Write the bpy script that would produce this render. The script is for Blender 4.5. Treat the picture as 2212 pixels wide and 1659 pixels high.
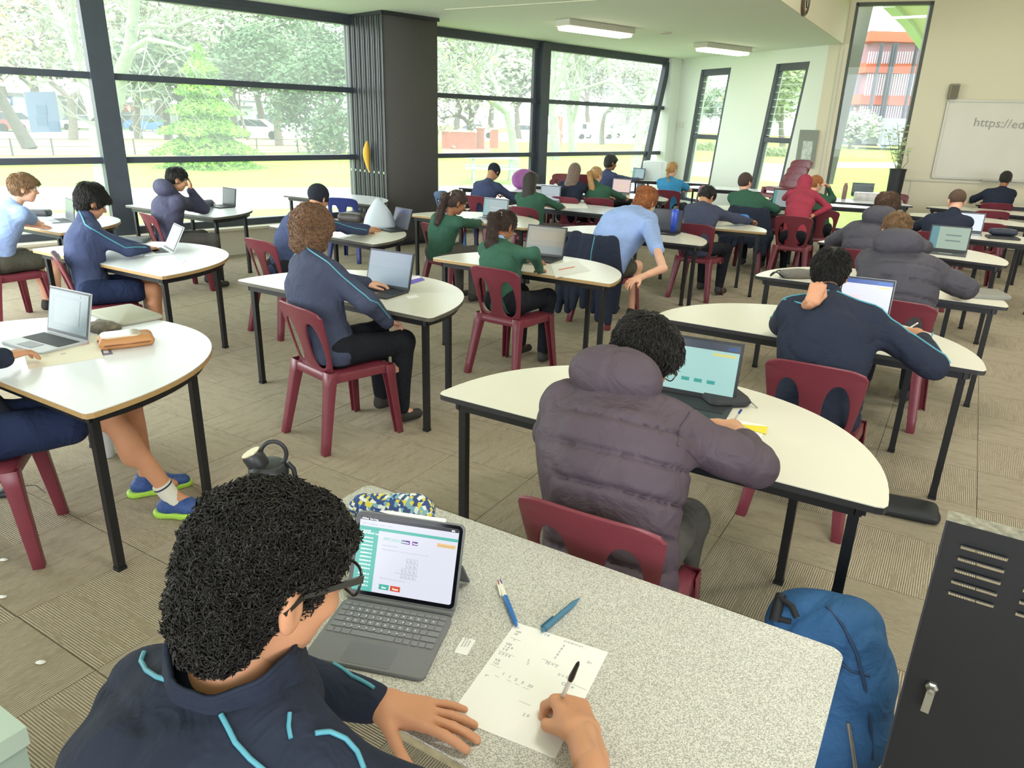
import bpy, bmesh, math, random
import numpy as np
from mathutils import Vector, Matrix, noise
from mathutils.bvhtree import BVHTree
import openvdb
random.seed(7); rng = np.random.default_rng(7)
for o in list(bpy.data.objects): bpy.data.objects.remove(o)
COL = bpy.context.scene.collection
R3 = math.radians
# ------------------------------------------------------------------ camera
FPX = 1564.0; H = 1.75
def _cam():
    up = np.array([-(980-1106), 5140-829.5, FPX]); up /= np.linalg.norm(up)
    up = np.array([-(980-1106), (5140-829.5), FPX]); up /= np.linalg.norm(up)
    fw = np.array([0, 0, -1.]); yw = fw-up*(fw@up); yw /= np.linalg.norm(yw)
    return np.array([np.cross(yw, up), yw, up])
RC = _cam()
cam = bpy.data.objects.new('camera', bpy.data.cameras.new('camera')); COL.objects.link(cam)
cam.data.sensor_width = 36; cam.data.lens = FPX/2212*36; cam.data.clip_start = 0.02; cam.data.clip_end = 500
M = Matrix([[*RC[0], 0], [*RC[1], 0], [*RC[2], H], [0, 0, 0, 1]]); cam.matrix_world = M
sc = bpy.context.scene; sc.camera = cam
# ------------------------------------------------------------------ sky, lights, exposure
sc.view_settings.view_transform = 'Standard'; sc.view_settings.look = 'None'; sc.view_settings.gamma = 1
sc.view_settings.use_curve_mapping = False
sc.view_settings.exposure = 0.56
W = bpy.data.worlds.new('overcast sky'); sc.world = W; W.use_nodes = True
wn = W.node_tree.nodes; wl = W.node_tree.links
bg = wn['Background']; bg.inputs['Strength'].default_value = 3.5
tc = wn.new('ShaderNodeTexCoord'); nz = wn.new('ShaderNodeTexNoise'); nz.inputs['Scale'].default_value = 2.2; nz.inputs['Detail'].default_value = 4
rp = wn.new('ShaderNodeValToRGB'); rp.color_ramp.elements[0].color = (.80, .87, .96, 1); rp.color_ramp.elements[1].color = (.97, .98, 1, 1)
rp.color_ramp.elements[0].position = .35; rp.color_ramp.elements[1].position = .62
wl.new(tc.outputs['Generated'], nz.inputs['Vector']); wl.new(nz.outputs['Fac'], rp.inputs['Fac']); wl.new(rp.outputs['Color'], bg.inputs['Color'])
sc.cycles.max_bounces = 7; sc.cycles.diffuse_bounces = 4; sc.cycles.glossy_bounces = 3; sc.cycles.transparent_max_bounces = 12; sc.cycles.transmission_bounces = 5
sc.cycles.sample_clamp_indirect = 6; sc.cycles.use_denoising = True; sc.cycles.caustics_reflective = False; sc.cycles.caustics_refractive = False

def area_lamp(name, loc, rot, sx, sy, e, col):
    l = bpy.data.lights.new(name, 'AREA'); l.shape = 'RECTANGLE'; l.size = sx; l.size_y = sy; l.energy = e; l.color = col
    o = bpy.data.objects.new(name, l); COL.objects.link(o); o.location = loc; o.rotation_euler = rot; return o
# added fill lamps: extra daylight at the glass walls, and unseen ceiling lamps
area_lamp('glass_wall_fill', (-6.9, 6.1, 1.9), (R3(90), 0, R3(-45)), 9.0, 2.6, 330, (.88, .95, 1))
area_lamp('rear_fill', (1.5, -4.7, 2.4), (R3(90), 0, 0), 9.0, 3.2, 250, (.90, .95, 1))
for i, (x, y) in enumerate([(1.2, 1.2), (4.6, 3.4), (3.6, 6.4), (6.6, 8.6)]):
    area_lamp('unseen_ceiling_lamp', (x, y, 4.6), (0, 0, 0), 1.3, .5, 48, (1, .955, .88))

# ------------------------------------------------------------------ pixel -> place
def ray(x, y): return RC @ np.array([x-1106, -(y-829.5), -FPX])
def on(x, y, z=0.0):
    r = ray(x, y); t = (z-H)/r[2]; return Vector((r[0]*t, r[1]*t, z))
def atY(x, y, Y):
    r = ray(x, y); t = Y/r[1]; return Vector((r[0]*t, Y, H+r[2]*t))
def onplane(x, y, P, n):
    r = ray(x, y); t = (P[0]*n[0]+P[1]*n[1])/(r[0]*n[0]+r[1]*n[1]); return Vector((r[0]*t, r[1]*t, H+r[2]*t))
def dirv(a): return Vector((math.cos(R3(a)), math.sin(R3(a)), 0))

# ------------------------------------------------------------------ materials
MATS = {}
def hexc(h):
    v = [int(h[i:i+2], 16)/255 for i in (0, 2, 4)]
    return tuple(c/12.92 if c <= .04045 else ((c+.055)/1.055)**2.4 for c in v)+(1,)
def mat(name, col, rough=.6, metal=0, spec=.5, bump=0, bscale=60, var=0, vscale=8, emit=0, coat=0, stretch=None, wave=None, sub=0, coord='Object', alpha=1):
    if name in MATS: return MATS[name]
    m = bpy.data.materials.new(name); m.use_nodes = True; nt = m.node_tree; b = nt.nodes['Principled BSDF']
    c = hexc(col) if isinstance(col, str) else (*col, 1)
    b.inputs['Base Color'].default_value = c; b.inputs['Roughness'].default_value = rough; b.inputs['Metallic'].default_value = metal
    b.inputs['Specular IOR Level'].default_value = spec
    if coat: b.inputs['Coat Weight'].default_value = coat; b.inputs['Coat Roughness'].default_value = .12
    if sub: b.inputs['Subsurface Weight'].default_value = sub; b.inputs['Subsurface Radius'].default_value = (.012, .005, .003); b.inputs['Subsurface Scale'].default_value = 1.0
    if emit: b.inputs['Emission Color'].default_value = c; b.inputs['Emission Strength'].default_value = emit
    if alpha < 1: b.inputs['Alpha'].default_value = alpha
    N = nt.nodes; L = nt.links
    t = N.new('ShaderNodeTexCoord'); mp = N.new('ShaderNodeMapping'); L.new(t.outputs[coord], mp.inputs['Vector'])
    if stretch: mp.inputs['Scale'].default_value = stretch
    if var:
        n = N.new('ShaderNodeTexNoise'); n.inputs['Scale'].default_value = vscale; n.inputs['Detail'].default_value = 5
        L.new(mp.outputs[0], n.inputs['Vector'])
        mx = N.new('ShaderNodeMix'); mx.data_type = 'RGBA'
        mx.inputs['A'].default_value = tuple(min(1, x*(1-var)) for x in c[:3])+(1,); mx.inputs['B'].default_value = tuple(min(1, x*(1+var)) for x in c[:3])+(1,)
        r = N.new('ShaderNodeMapRange'); r.inputs['From Min'].default_value = .3; r.inputs['From Max'].default_value = .7
        L.new(n.outputs['Fac'], r.inputs['Value']); L.new(r.outputs[0], mx.inputs['Factor']); L.new(mx.outputs['Result'], b.inputs['Base Color'])
    if bump:
        bp = N.new('ShaderNodeBump'); bp.inputs['Strength'].default_value = bump; bp.inputs['Distance'].default_value = .01
        if wave:
            w = N.new('ShaderNodeTexWave'); w.inputs['Scale'].default_value = bscale; w.inputs['Distortion'].default_value = wave; w.inputs['Detail'].default_value = 3; w.inputs['Detail Scale'].default_value = 2
            L.new(mp.outputs[0], w.inputs['Vector']); L.new(w.outputs['Fac'], bp.inputs['Height'])
        else:
            n2 = N.new('ShaderNodeTexNoise'); n2.inputs['Scale'].default_value = bscale; n2.inputs['Detail'].default_value = 4
            L.new(mp.outputs[0], n2.inputs['Vector']); L.new(n2.outputs['Fac'], bp.inputs['Height'])
        L.new(bp.outputs[0], b.inputs['Normal'])
    MATS[name] = m; return m
def glassmat(name, tint=(.97, 1, .985), gloss=.10, rough=0.0, veil=.055):
    m = bpy.data.materials.new(name); m.use_nodes = True; nt = m.node_tree; N = nt.nodes; L = nt.links; N.clear()
    o = N.new('ShaderNodeOutputMaterial'); tr = N.new('ShaderNodeBsdfTransparent'); tr.inputs[0].default_value = (*tint, 1)
    g = N.new('ShaderNodeBsdfGlossy'); g.inputs['Roughness'].default_value = rough; mx = N.new('ShaderNodeMixShader')
    f = N.new('ShaderNodeLayerWeight'); f.inputs['Blend'].default_value = .5; pw = N.new('ShaderNodeMath'); pw.operation = 'POWER'; pw.inputs[1].default_value = 4
    L.new(f.outputs['Facing'], pw.inputs[0])
    mm = N.new('ShaderNodeMath'); mm.operation = 'MULTIPLY_ADD'; mm.inputs[1].default_value = .7; mm.inputs[2].default_value = gloss*.25
    L.new(pw.outputs[0], mm.inputs[0]); L.new(mm.outputs[0], mx.inputs[0]); L.new(tr.outputs[0], mx.inputs[1]); L.new(g.outputs[0], mx.inputs[2])
    tl = N.new('ShaderNodeBsdfTranslucent'); tl.inputs[0].default_value = (.9, .95, .95, 1); md = N.new('ShaderNodeMixShader'); nd = N.new('ShaderNodeTexNoise'); nd.inputs['Scale'].default_value = .9; nd.inputs['Detail'].default_value = 5  # translucent veil imitates the bright haze over the windows
    td = N.new('ShaderNodeTexCoord'); L.new(td.outputs['Object'], nd.inputs['Vector']); dr = N.new('ShaderNodeMapRange'); dr.inputs['To Min'].default_value = veil*.5; dr.inputs['To Max'].default_value = veil*2.2; L.new(nd.outputs['Fac'], dr.inputs['Value'])
    L.new(dr.outputs[0], md.inputs[0]); L.new(mx.outputs[0], md.inputs[1]); L.new(tl.outputs[0], md.inputs[2]); L.new(md.outputs[0], o.inputs[0])
    MATS[name] = m; return m

# ------------------------------------------------------------------ objects
def tag(o, label=None, cat=None, group=None, kind=None):
    if label: o['label'] = label
    if cat: o['category'] = cat
    if group: o['group'] = group
    if kind: o['kind'] = kind
    return o
def empty(name, loc=(0, 0, 0), rz=0, label=None, cat=None, group=None, kind=None):
    o = bpy.data.objects.new(name, None); COL.objects.link(o); o.location = loc; o.rotation_euler = (0, 0, R3(rz)); o.empty_display_size = .05
    return tag(o, label, cat, group, kind)
def link(name, me, m=None, parent=None, loc=None, rz=None):
    o = bpy.data.objects.new(name, me); COL.objects.link(o)
    if m is not None and not me.materials: me.materials.append(m)
    if parent is not None: o.parent = parent
    if loc is not None: o.location = loc
    if rz is not None: o.rotation_euler = (0, 0, R3(rz))
    return o
def smooth(me, ang=None):
    me.polygons.foreach_set('use_smooth', [True]*len(me.polygons))
    if ang is not None and hasattr(me, 'set_sharp_from_angle'): me.set_sharp_from_angle(angle=R3(ang))
    me.update()
class MB:
    """collects simple solids, then links them as one mesh object"""
    def __init__(s): s.v = []; s.f = []; s.mi = []; s.k = 0
    def mat(s, k): s.k = k; return s
    def add(s, vs, fs):
        n = len(s.v); s.v += [tuple(v) for v in vs]; s.f += [tuple(i+n for i in f) for f in fs]; s.mi += [s.k]*len(fs); return s
    def box(s, c, d, rz=0, M=None, taper=1):
        c = Vector(c); x, y, z = d[0]/2, d[1]/2, d[2]/2; r = Matrix.Rotation(R3(rz), 3, 'Z')
        vs = []
        for sz in (-1, 1):
            k = taper if sz > 0 else 1
            for sx, sy in ((-1, -1), (1, -1), (1, 1), (-1, 1)):
                p = r @ Vector((sx*x*k, sy*y*k, sz*z)); p = p+c
                vs.append(M @ p if M else p)
        return s.add(vs, [(0, 3, 2, 1), (4, 5, 6, 7), (0, 1, 5, 4), (1, 2, 6, 5), (2, 3, 7, 6), (3, 0, 4, 7)])
    def bar(s, a, b, w, h=None, up=(0, 0, 1), w2=None, h2=None):
        """rectangular bar from a to b"""
        a = Vector(a); b = Vector(b); h = h or w; w2 = w2 or w; h2 = h2 or h; d = (b-a).normalized(); u = Vector(up)
        if abs(d.dot(u)) > .99: u = Vector((1, 0, 0))
        l = u.cross(d).normalized(); u = d.cross(l)
        vs = []
        for p, ww, hh in ((a, w, h), (b, w2, h2)):
            for i, j in ((-1, -1), (1, -1), (1, 1), (-1, 1)): vs.append(p+l*i*ww/2+u*j*hh/2)
        return s.add(vs, [(0, 3, 2, 1), (4, 5, 6, 7), (0, 1, 5, 4), (1, 2, 6, 5), (2, 3, 7, 6), (3, 0, 4, 7)])
    def tube(s, pts, r, n=8, cap=True, r2=None):
        pts = [Vector(p) for p in pts]; m = len(pts); rs = r if isinstance(r, (list, tuple)) else [r+(((r2 if r2 is not None else r)-r)*i/(m-1)) for i in range(m)]
        t0 = (pts[1]-pts[0]).normalized(); u = t0.orthogonal().normalized(); vs = []
        for i, p in enumerate(pts):
            t = (pts[min(i+1, m-1)]-pts[max(i-1, 0)]).normalized(); u = (u-t*u.dot(t)).normalized(); w = t.cross(u)
            for k in range(n):
                a = 2*math.pi*k/n; vs.append(p+(u*math.cos(a)+w*math.sin(a))*rs[i])
        fs = [(i*n+k, i*n+(k+1) % n, (i+1)*n+(k+1) % n, (i+1)*n+k) for i in range(m-1) for k in range(n)]
        if cap: fs += [tuple(range(n-1, -1, -1)), tuple((m-1)*n+k for k in range(n))]
        return s.add(vs, fs)
    def lathe(s, prof, c=(0, 0, 0), n=24, M=None):
        vs = []; c = Vector(c)
        for r, z in prof:
            for k in range(n):
                a = 2*math.pi*k/n; p = Vector((r*math.cos(a), r*math.sin(a), z)); vs.append((M @ p if M else p)+c)
        m = len(prof)
        fs = [(i*n+k, i*n+(k+1) % n, (i+1)*n+(k+1) % n, (i+1)*n+k) for i in range(m-1) for k in range(n)]
        return s.add(vs, fs+[tuple(range(n-1, -1, -1)), tuple((m-1)*n+k for k in range(n))])
    def prism(s, poly, z0, z1, inset=0):
        """flat outline (ccw) raised between two heights, top edge rounded by inset"""
        n = len(poly); rings = [(z0, 0), (z1, 0)] if not inset else [(z0, inset), (z0+inset, 0), (z1-inset, 0), (z1, inset)]
        c = Vector((sum(p[0] for p in poly)/n, sum(p[1] for p in poly)/n)); vs = []
        for z, i in rings:
            for p in poly:
                q = Vector((p[0], p[1])); d = (c-q); q = q+d.normalized()*min(i, d.length*.4); vs.append((q.x, q.y, z))
        m = len(rings); fs = [(i*n+k, i*n+(k+1) % n, (i+1)*n+(k+1) % n, (i+1)*n+k) for i in range(m-1) for k in range(n)]
        return s.add(vs, fs+[tuple(range(n-1, -1, -1)), tuple((m-1)*n+k for k in range(n))])
    def mesh(s, name='m', mats=None, sm=None):
        me = bpy.data.meshes.new(name); me.from_pydata(s.v, [], s.f)
        for m in (mats or []): me.materials.append(m)
        if mats and len(mats) > 1: me.polygons.foreach_set('material_index', s.mi)
        me.update()
        if sm: smooth(me, sm)
        return me
    def build(s, name, m, parent=None, sm=None, loc=None, rz=None):
        return link(name, s.mesh(name, m if isinstance(m, list) else [m], sm), None, parent, loc, rz)
def kids(o): return [c for c in KIDS.get(o.name, [])]
def copy_tree(o, loc, rz, label=None, group=None, cat=None):
    def cp(a, par):
        c = a.copy(); COL.objects.link(c); c.parent = par
        for ch in a.children: cp(ch, c)
        return c
    c = cp(o, None); c.location = loc; c.rotation_euler = (0, 0, R3(rz))
    if label: c['label'] = label
    if group: c['group'] = group
    if cat: c['category'] = cat
    return c
def rrect(w, d, r, n=5):
    o = []
    for cx, cy, a0 in ((w/2-r, d/2-r, 0), (-w/2+r, d/2-r, 90), (-w/2+r, -d/2+r, 180), (w/2-r, -d/2+r, 270)):
        for k in range(n+1): a = R3(a0+90*k/n); o.append((cx+r*math.cos(a), cy+r*math.sin(a)))
    return o
def text(body, size, m, parent, loc, rot=(0, 0, 0), name='lettering', ext=.0004, align='LEFT', bold=0):
    cu = bpy.data.curves.new(name, 'FONT'); cu.body = body; cu.size = size; cu.extrude = ext; cu.align_x = align; cu.offset = bold; cu.resolution_u = 2
    t = bpy.data.objects.new('tmp', cu); COL.objects.link(t); dg = bpy.context.evaluated_depsgraph_get(); dg.update()
    me = bpy.data.meshes.new_from_object(t.evaluated_get(dg)); bpy.data.objects.remove(t); me.materials.clear()
    o = link(name, me, m, parent, loc); o.rotation_euler = rot; return o
BEVC = {}
def bev(me, w, seg=2):
    """bevelled copy of a mesh's sharp edges"""
    bm = bmesh.new(); bm.from_mesh(me); bmesh.ops.recalc_face_normals(bm, faces=bm.faces)
    bmesh.ops.bevel(bm, geom=[e for e in bm.edges if len(e.link_faces) == 2 and e.calc_face_angle() > R3(35)], offset=w, segments=seg, affect='EDGES', profile=.6)
    bm.to_mesh(me); bm.free(); smooth(me, 50); return me
# ================================================================== THE SETTING
m_wall = mat('painted wall', 'D9D2B8', .85, bump=.03, bscale=120)
m_wall_white = mat('white plaster wall', 'E2E8DC', .85, bump=.03, bscale=120)
m_ceil = mat('ceiling paint', 'E2E8D8', .9, bump=.05, bscale=220)
m_alu = mat('dark grey aluminium', '3E434C', .42, spec=.5, var=.08)
m_panel = mat('charcoal panel felt', '55514F', .8, bump=.1, bscale=500, var=.05, vscale=40)
m_skirt = mat('plinth paint', 'CFC9B4', .7)
m_trim = mat('trim paint', 'CFCBB6', .6)
g_pane = glassmat('window glass')
def carpet_mat():
    m = bpy.data.materials.new('ribbed carpet'); m.use_nodes = True; nt = m.node_tree; N = nt.nodes; L = nt.links; b = N['Principled BSDF']
    uv = N.new('ShaderNodeUVMap'); geo = N.new('ShaderNodeNewGeometry')
    mp = N.new('ShaderNodeMapping'); mp.inputs['Scale'].default_value = (1, .16, 1)
    L.new(uv.outputs[0], mp.inputs['Vector'])
    nz1 = N.new('ShaderNodeTexNoise'); nz1.inputs['Scale'].default_value = 210; nz1.inputs['Detail'].default_value = 3; L.new(mp.outputs[0], nz1.inputs['Vector'])
    # ribs: sine across u, broken up by noise
    sx = N.new('ShaderNodeSeparateXYZ'); L.new(uv.outputs[0], sx.inputs[0])
    nzd = N.new('ShaderNodeTexNoise'); nzd.inputs['Scale'].default_value = 14; L.new(mp.outputs[0], nzd.inputs['Vector'])
    ad = N.new('ShaderNodeMath'); ad.operation = 'MULTIPLY_ADD'; L.new(nzd.outputs['Fac'], ad.inputs[0]); ad.inputs[1].default_value = .006; L.new(sx.outputs['X'], ad.inputs[2])
    mu = N.new('ShaderNodeMath'); mu.operation = 'MULTIPLY'; mu.inputs[1].default_value = 2*math.pi/.0085; L.new(ad.outputs[0], mu.inputs[0])
    si = N.new('ShaderNodeMath'); si.operation = 'SINE'; L.new(mu.outputs[0], si.inputs[0])
    mr = N.new('ShaderNodeMapRange'); mr.inputs['From Min'].default_value = -1; L.new(si.outputs[0], mr.inputs['Value'])
    # patches where ribs fade out
    nz2 = N.new('ShaderNodeTexNoise'); nz2.inputs['Scale'].default_value = 26; nz2.inputs['Detail'].default_value = 3; L.new(mp.outputs[0], nz2.inputs['Vector'])
    r2 = N.new('ShaderNodeMapRange'); r2.inputs['From Min'].default_value = .38; r2.inputs['From Max'].default_value = .52; L.new(nz2.outputs['Fac'], r2.inputs['Value'])
    pm = N.new('ShaderNodeMath'); pm.operation = 'MULTIPLY'; hs = N.new('ShaderNodeMath'); hs.operation = 'SUBTRACT'; hs.inputs[1].default_value = .5; L.new(mr.outputs[0], hs.inputs[0]); L.new(hs.outputs[0], pm.inputs[0]); L.new(r2.outputs[0], pm.inputs[1]); pa = N.new('ShaderNodeMath'); pa.inputs[1].default_value = .5; L.new(pm.outputs[0], pa.inputs[0])
    mixf = N.new('ShaderNodeMath'); mixf.operation = 'MULTIPLY_ADD'; L.new(nz1.outputs['Fac'], mixf.inputs[0]); mixf.inputs[1].default_value = .50; pb = N.new('ShaderNodeMath'); pb.operation = 'MULTIPLY_ADD'; L.new(nz2.outputs['Fac'], pb.inputs[0]); pb.inputs[1].default_value = .55; L.new(pa.outputs[0], pb.inputs[2]); pc = N.new('ShaderNodeMath'); pc.operation = 'SUBTRACT'; pc.inputs[1].default_value = .36; L.new(pb.outputs[0], pc.inputs[0]); L.new(pc.outputs[0], mixf.inputs[2])
    cr = N.new('ShaderNodeValToRGB'); e = cr.color_ramp.elements; e[0].position = .10; e[0].color = hexc('776C5A'); e[1].position = 1.15 if False else 1.0; e[1].color = hexc('C6BAA2')
    x = cr.color_ramp.elements.new(.62); x.color = hexc('9A8E79')
    L.new(mixf.outputs[0], cr.inputs['Fac']); L.new(cr.outputs['Color'], b.inputs['Base Color'])
    b.inputs['Roughness'].default_value = .95; b.inputs['Specular IOR Level'].default_value = .2
    bp = N.new('ShaderNodeBump'); bp.inputs['Strength'].default_value = .7; bp.inputs['Distance'].default_value = .004; L.new(mixf.outputs[0], bp.inputs['Height']); L.new(bp.outputs[0], b.inputs['Normal'])
    return m
m_carpet = carpet_mat()
TAU = dirv(-31); NU = dirv(59)                       # the hall's own grid: along the rows, and away from the camera
U45 = dirv(44.8); N45 = dirv(134.8)                  # along the glass wall, and outwards
G0 = Vector((-3.71, 9.76, 0))                        # a point of the glass wall
CE = 3.06
F0 = on(1460, 130, CE); F1 = on(1791, 97, CE); WB0 = on(1822, 96, CE); DWB = dirv(-18); NWB = dirv(72)
DF = (F1-F0); DF.z = 0; LF = DF.length; DF.normalize(); NF = Vector((-DF.y, DF.x, 0))
if NF.y < 0: NF = -NF
def gx(px, py): return onplane(px, py, G0, N45)
def gs(p): return (Vector((p[0], p[1], 0))-G0).dot(U45)
CG = gs(gx(1440, 130))                               # where the glass ends
def gp(s, z, off=0): return G0+U45*s+N45*off+Vector((0, 0, z))
# floor slab, carpet tiles
fl = empty('floor', kind='structure')
sl = [gp(-16, 0, .12), gp(CG+.1, 0, .12), Vector((F0.x, F0.y, 0))+NF*.1, Vector((F1.x, F1.y, 0))+NF*.1, Vector((WB0.x, WB0.y, 0))+NWB*.15, Vector((WB0.x, WB0.y, 0))+DWB*9.4+NWB*.15, Vector((14, -8, 0)), Vector((-9, -8, 0))]
sl = [Vector((p.x, p.y, -.11)) for p in sl]; ns = len(sl)
MB().add(sl+[p+Vector((0, 0, .10)) for p in sl], [tuple(range(ns-1, -1, -1)), tuple(range(ns, 2*ns))]+[(k, (k+1) % ns, ns+(k+1) % ns, ns+k) for k in range(ns)]).build('slab', mat('screed', '8A8070', .9), fl)
def tile_mesh(rot):
    me = bpy.data.meshes.new('tile'); h = .2497; z0, z1 = -.012, 0.0; b = .0015
    vs = [(-h, -h, z0), (h, -h, z0), (h, h, z0), (-h, h, z0), (-h+b, -h+b, z1), (h-b, -h+b, z1), (h-b, h-b, z1), (-h+b, h-b, z1)]
    fs = [(4, 5, 6, 7), (0, 1, 5, 4), (1, 2, 6, 5), (2, 3, 7, 6), (3, 0, 4, 7)]
    me.from_pydata(vs, [], fs); uv = me.uv_layers.new()
    for l in me.loops:
        v = me.vertices[l.vertex_index].co; uv.data[l.index].uv = (v.y+.31, v.x+.17) if rot else (v.x+.23, v.y+.07)
    me.materials.append(m_carpet); return me
tms = [tile_mesh(0), tile_mesh(1)]
cells = []
def proj(p):
    q = RC.T @ np.array([p[0], p[1], p[2]-H])
    return (1106+FPX*q[0]/-q[2], 829.5-FPX*q[1]/-q[2]) if q[2] < -.05 else None
for i in range(-30, 40):
    for j in range(-16, 36):
        c = TAU*(i*.5+.1)+NU*(j*.5+.2); c.z = 0
        if (c-G0).dot(N45) > -.1 or (c-WB0).dot(NWB) > .2 or (c-F0).dot(NF) > .2 or c.x > 10 or c.y < -3 or c.x < -9: continue
        q = proj(c); vis = q is not None and -90 < q[0] < 2300 and q[1] < 1800
        cells.append((c.length if vis else 99, i, j, c))
cells.sort(key=lambda t: t[0])
rest = MB(); ruv = []
for k, (d, i, j, c) in enumerate(cells):
    rt = (i+j) % 2
    if k < 290:
        o = link('carpet_tile', tms[rt], None, fl, c, -31)
        o.location.z = .0005*((i*7+j*3) % 3)
    else:
        M4 = Matrix.Translation(c) @ Matrix.Rotation(R3(-31), 4, 'Z')
        me = tms[rt]; rest.add([M4 @ v.co for v in me.vertices], [tuple(p.vertices) for p in me.polygons]); ruv += [tuple(l.uv) for l in me.uv_layers[0].data]
ro = rest.build('carpet_tile', m_carpet, fl); ro['kind'] = 'stuff'; ul = ro.data.uv_layers.new(); ul.data.foreach_set('uv', [a for t in ruv for a in t])

# ceilings
def poly3(name, pts, m, th=.12, parent=None, kind='structure'):
    n = len(pts); vs = [tuple(p) for p in pts]+[(p[0], p[1], p[2]+th) for p in pts]
    fs = [tuple(range(n-1, -1, -1)), tuple(range(n, 2*n))]+[(k, (k+1) % n, n+(k+1) % n, n+k) for k in range(n)]
    o = MB().add(vs, fs).build(name, m, parent)
    if kind: o['kind'] = kind
    return o
BK = dirv(59.5); B1 = WB0.copy(); B0 = WB0-BK*21
lowc = [gp(-16, CE, .2), gp(CG+.1, CE, .2), F0+NF*.3, F1+NF*.3+DF*.1, B1, B0]
poly3('ceiling', [Vector((p.x, p.y, CE)) for p in lowc], m_ceil)
HC = 4.9
poly3('ceiling', [Vector((p[0], p[1], HC)) for p in [(B0.x-.3, B0.y), (B1.x-.3, B1.y+.2), tuple(B1+DWB*9+NWB*.2)[:2], (14, -8), (-5.5, -8)]], m_ceil)
mb = MB(); nb = dirv(149.5); B1 = B1-nb*.012; B0 = B0-nb*.012
zz_ = Vector((0, 0, -.003)); B1 = B1+zz_; B0 = B0+zz_; mb.add([B1, B0, B0+Vector((0, 0, HC-CE)), B1+Vector((0, 0, HC-CE)), B1+nb*.011, B0+nb*.011, B0+nb*.011+Vector((0, 0, HC-CE)), B1+nb*.011+Vector((0, 0, HC-CE))],
       [(0, 1, 2, 3), (7, 6, 5, 4), (0, 4, 5, 1), (3, 2, 6, 7), (0, 3, 7, 4), (1, 5, 6, 2)])
mb.build('wall_bulkhead', m_wall)['kind'] = 'structure'
# a shallow joint strip across the low ceiling
mb = MB(); a = on(1275, 0, CE); b = on(962, 20, CE); d = (b-a).normalized(); mb.bar(a-d*3+Vector((0, 0, -.004)), b+Vector((0, 0, -.004)), .03, .01)
o = mb.build('trim_1', m_trim); o['kind'] = 'structure'
# glass wall: frame members and panes
def window_part(par, name, mb, m, **k): return mb.build(name, m, par, **k)
gw = empty('window_1', kind='structure')
SILL = .36; TR = (1.2, 2.1); TOPG = 2.98
sP = [gs(gx(235, 300)), gs(gx(752, 340)), gs(gx(962, 212)), gs(gx(1162, 300)), CG]
sL = [-13.5, -10.1, -6.8, -3.9+.35]
mull = [-13.5, -10.1, -6.8, -3.6+.0, sP[0], sP[1], sP[2], sP[3]]
mull = [-14.6, -11.3, -8.0, -4.75+.0] + sP[:4]
def hbar(s0, s1, z, h=.07, nm='transom', w=.11): MB().bar(gp(s0, z, -.02), gp(s1, z, -.02), w, h).build(nm, m_alu, gw)
ends = [-14.6, -11.3, -8.0, -4.75, sP[0], sP[1]+.2, None, sP[2]-.3, sP[3], CG]
def bay(s0, s1, slant=0):
    for z in TR: hbar(s0, s1, z)
    hbar(s0, s1, SILL+.03, .09); hbar(s0, s1, TOPG, .10)
    zz = (SILL,)+TR+(TOPG,)
    for k in range(3):
        z0, z1 = zz[k]+.03, zz[k+1]-.03
        MB().box((0, 0, 0), (s1-s0-.04, .008, z1-z0)).build('pane', g_pane, gw, loc=gp((s0+s1)/2, (z0+z1)/2), rz=44.8)
for a, b in zip(ends[:-1], ends[1:]):
    if a is not None and b is not None: bay(a, b)
for s in [-14.6, -11.3, -8.0, -4.75]: MB().bar(gp(s, SILL, -.05), gp(s, TOPG+.05, -.05), .10, .18, up=U45).build('mullion', m_alu, gw)
MB().bar(gp(sP[0], 0, -.07), gp(sP[0], TOPG+.08, -.07), .12, .24, up=U45).build('mullion', m_alu, gw)
MB().bar(gp(sP[3], 0.1, -.09), gp(sP[3], TOPG+.06, -.09), .11, .2, up=U45).build('mullion', m_alu, gw)
MB().bar(gp(sP[3]-.17, SILL, -.03), gp(sP[3]-.17, TOPG, -.03), .06, .1, up=U45).build('mullion', m_alu, gw)
pt = gx(1437, 132); pb = gx(1380, 400); pt.z = min(pt.z, TOPG); 
k = (pt-pb)/(pt.z-pb.z); MB().bar(pb-k*(pb.z-.1)-N45*.05, pt-N45*.05, .10, .14, up=U45).build('mullion', m_alu, gw)
mb = MB()
mb.bar(gp(-15, .16, -.10), gp(CG+.3, .16, -.10), .20, .32); mb.bar(gp(-15, .335, -.12), gp(CG+.3, .335, -.12), .26, .03)
mb.build('baseboard_left', m_skirt)['kind'] = 'structure'
MB().bar(gp(-15, CE-.0, 0), gp(CG+.2, CE, 0), .16, .14).build('trim_2', m_alu)['kind'] = 'structure'
# corner column and far wall with two leaning windows
mb = MB(); c0 = on(1438, 131, CE); c1 = F0.copy()
cc = gp(CG+.12, 0, -.05); mb.bar(Vector((cc.x, cc.y, 0)), Vector((cc.x, cc.y, CE)), .30, .30, up=U45)
mb.build('wall_corner', m_wall_white)['kind'] = 'structure'
MB().tube([Vector((F0.x, F0.y, 0))-NF*.12+DF*.1, Vector((F0.x, F0.y, CE))-NF*.12+DF*.1], .06, 12).build('trim_3', m_wall_white, sm=40)['kind'] = 'structure'
def fp(s, z, off=0): return Vector((F0.x, F0.y, 0))+DF*s+NF*off+Vector((0, 0, z))
def fs_(px, py):
    p = onplane(px, py, F0, NF); return ((p-F0).dot(DF), p.z)
wins = []
for (tl, tr, bl, br) in (((1515, 150), (1580, 145), (1473, 400), (1533, 400)), ((1677, 139), (1750, 133), (1621, 400), (1688, 400))):
    A, B, C, D = fs_(*tl), fs_(*tr), fs_(*bl), fs_(*br)
    wins.append((A, B, D, C))
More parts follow.
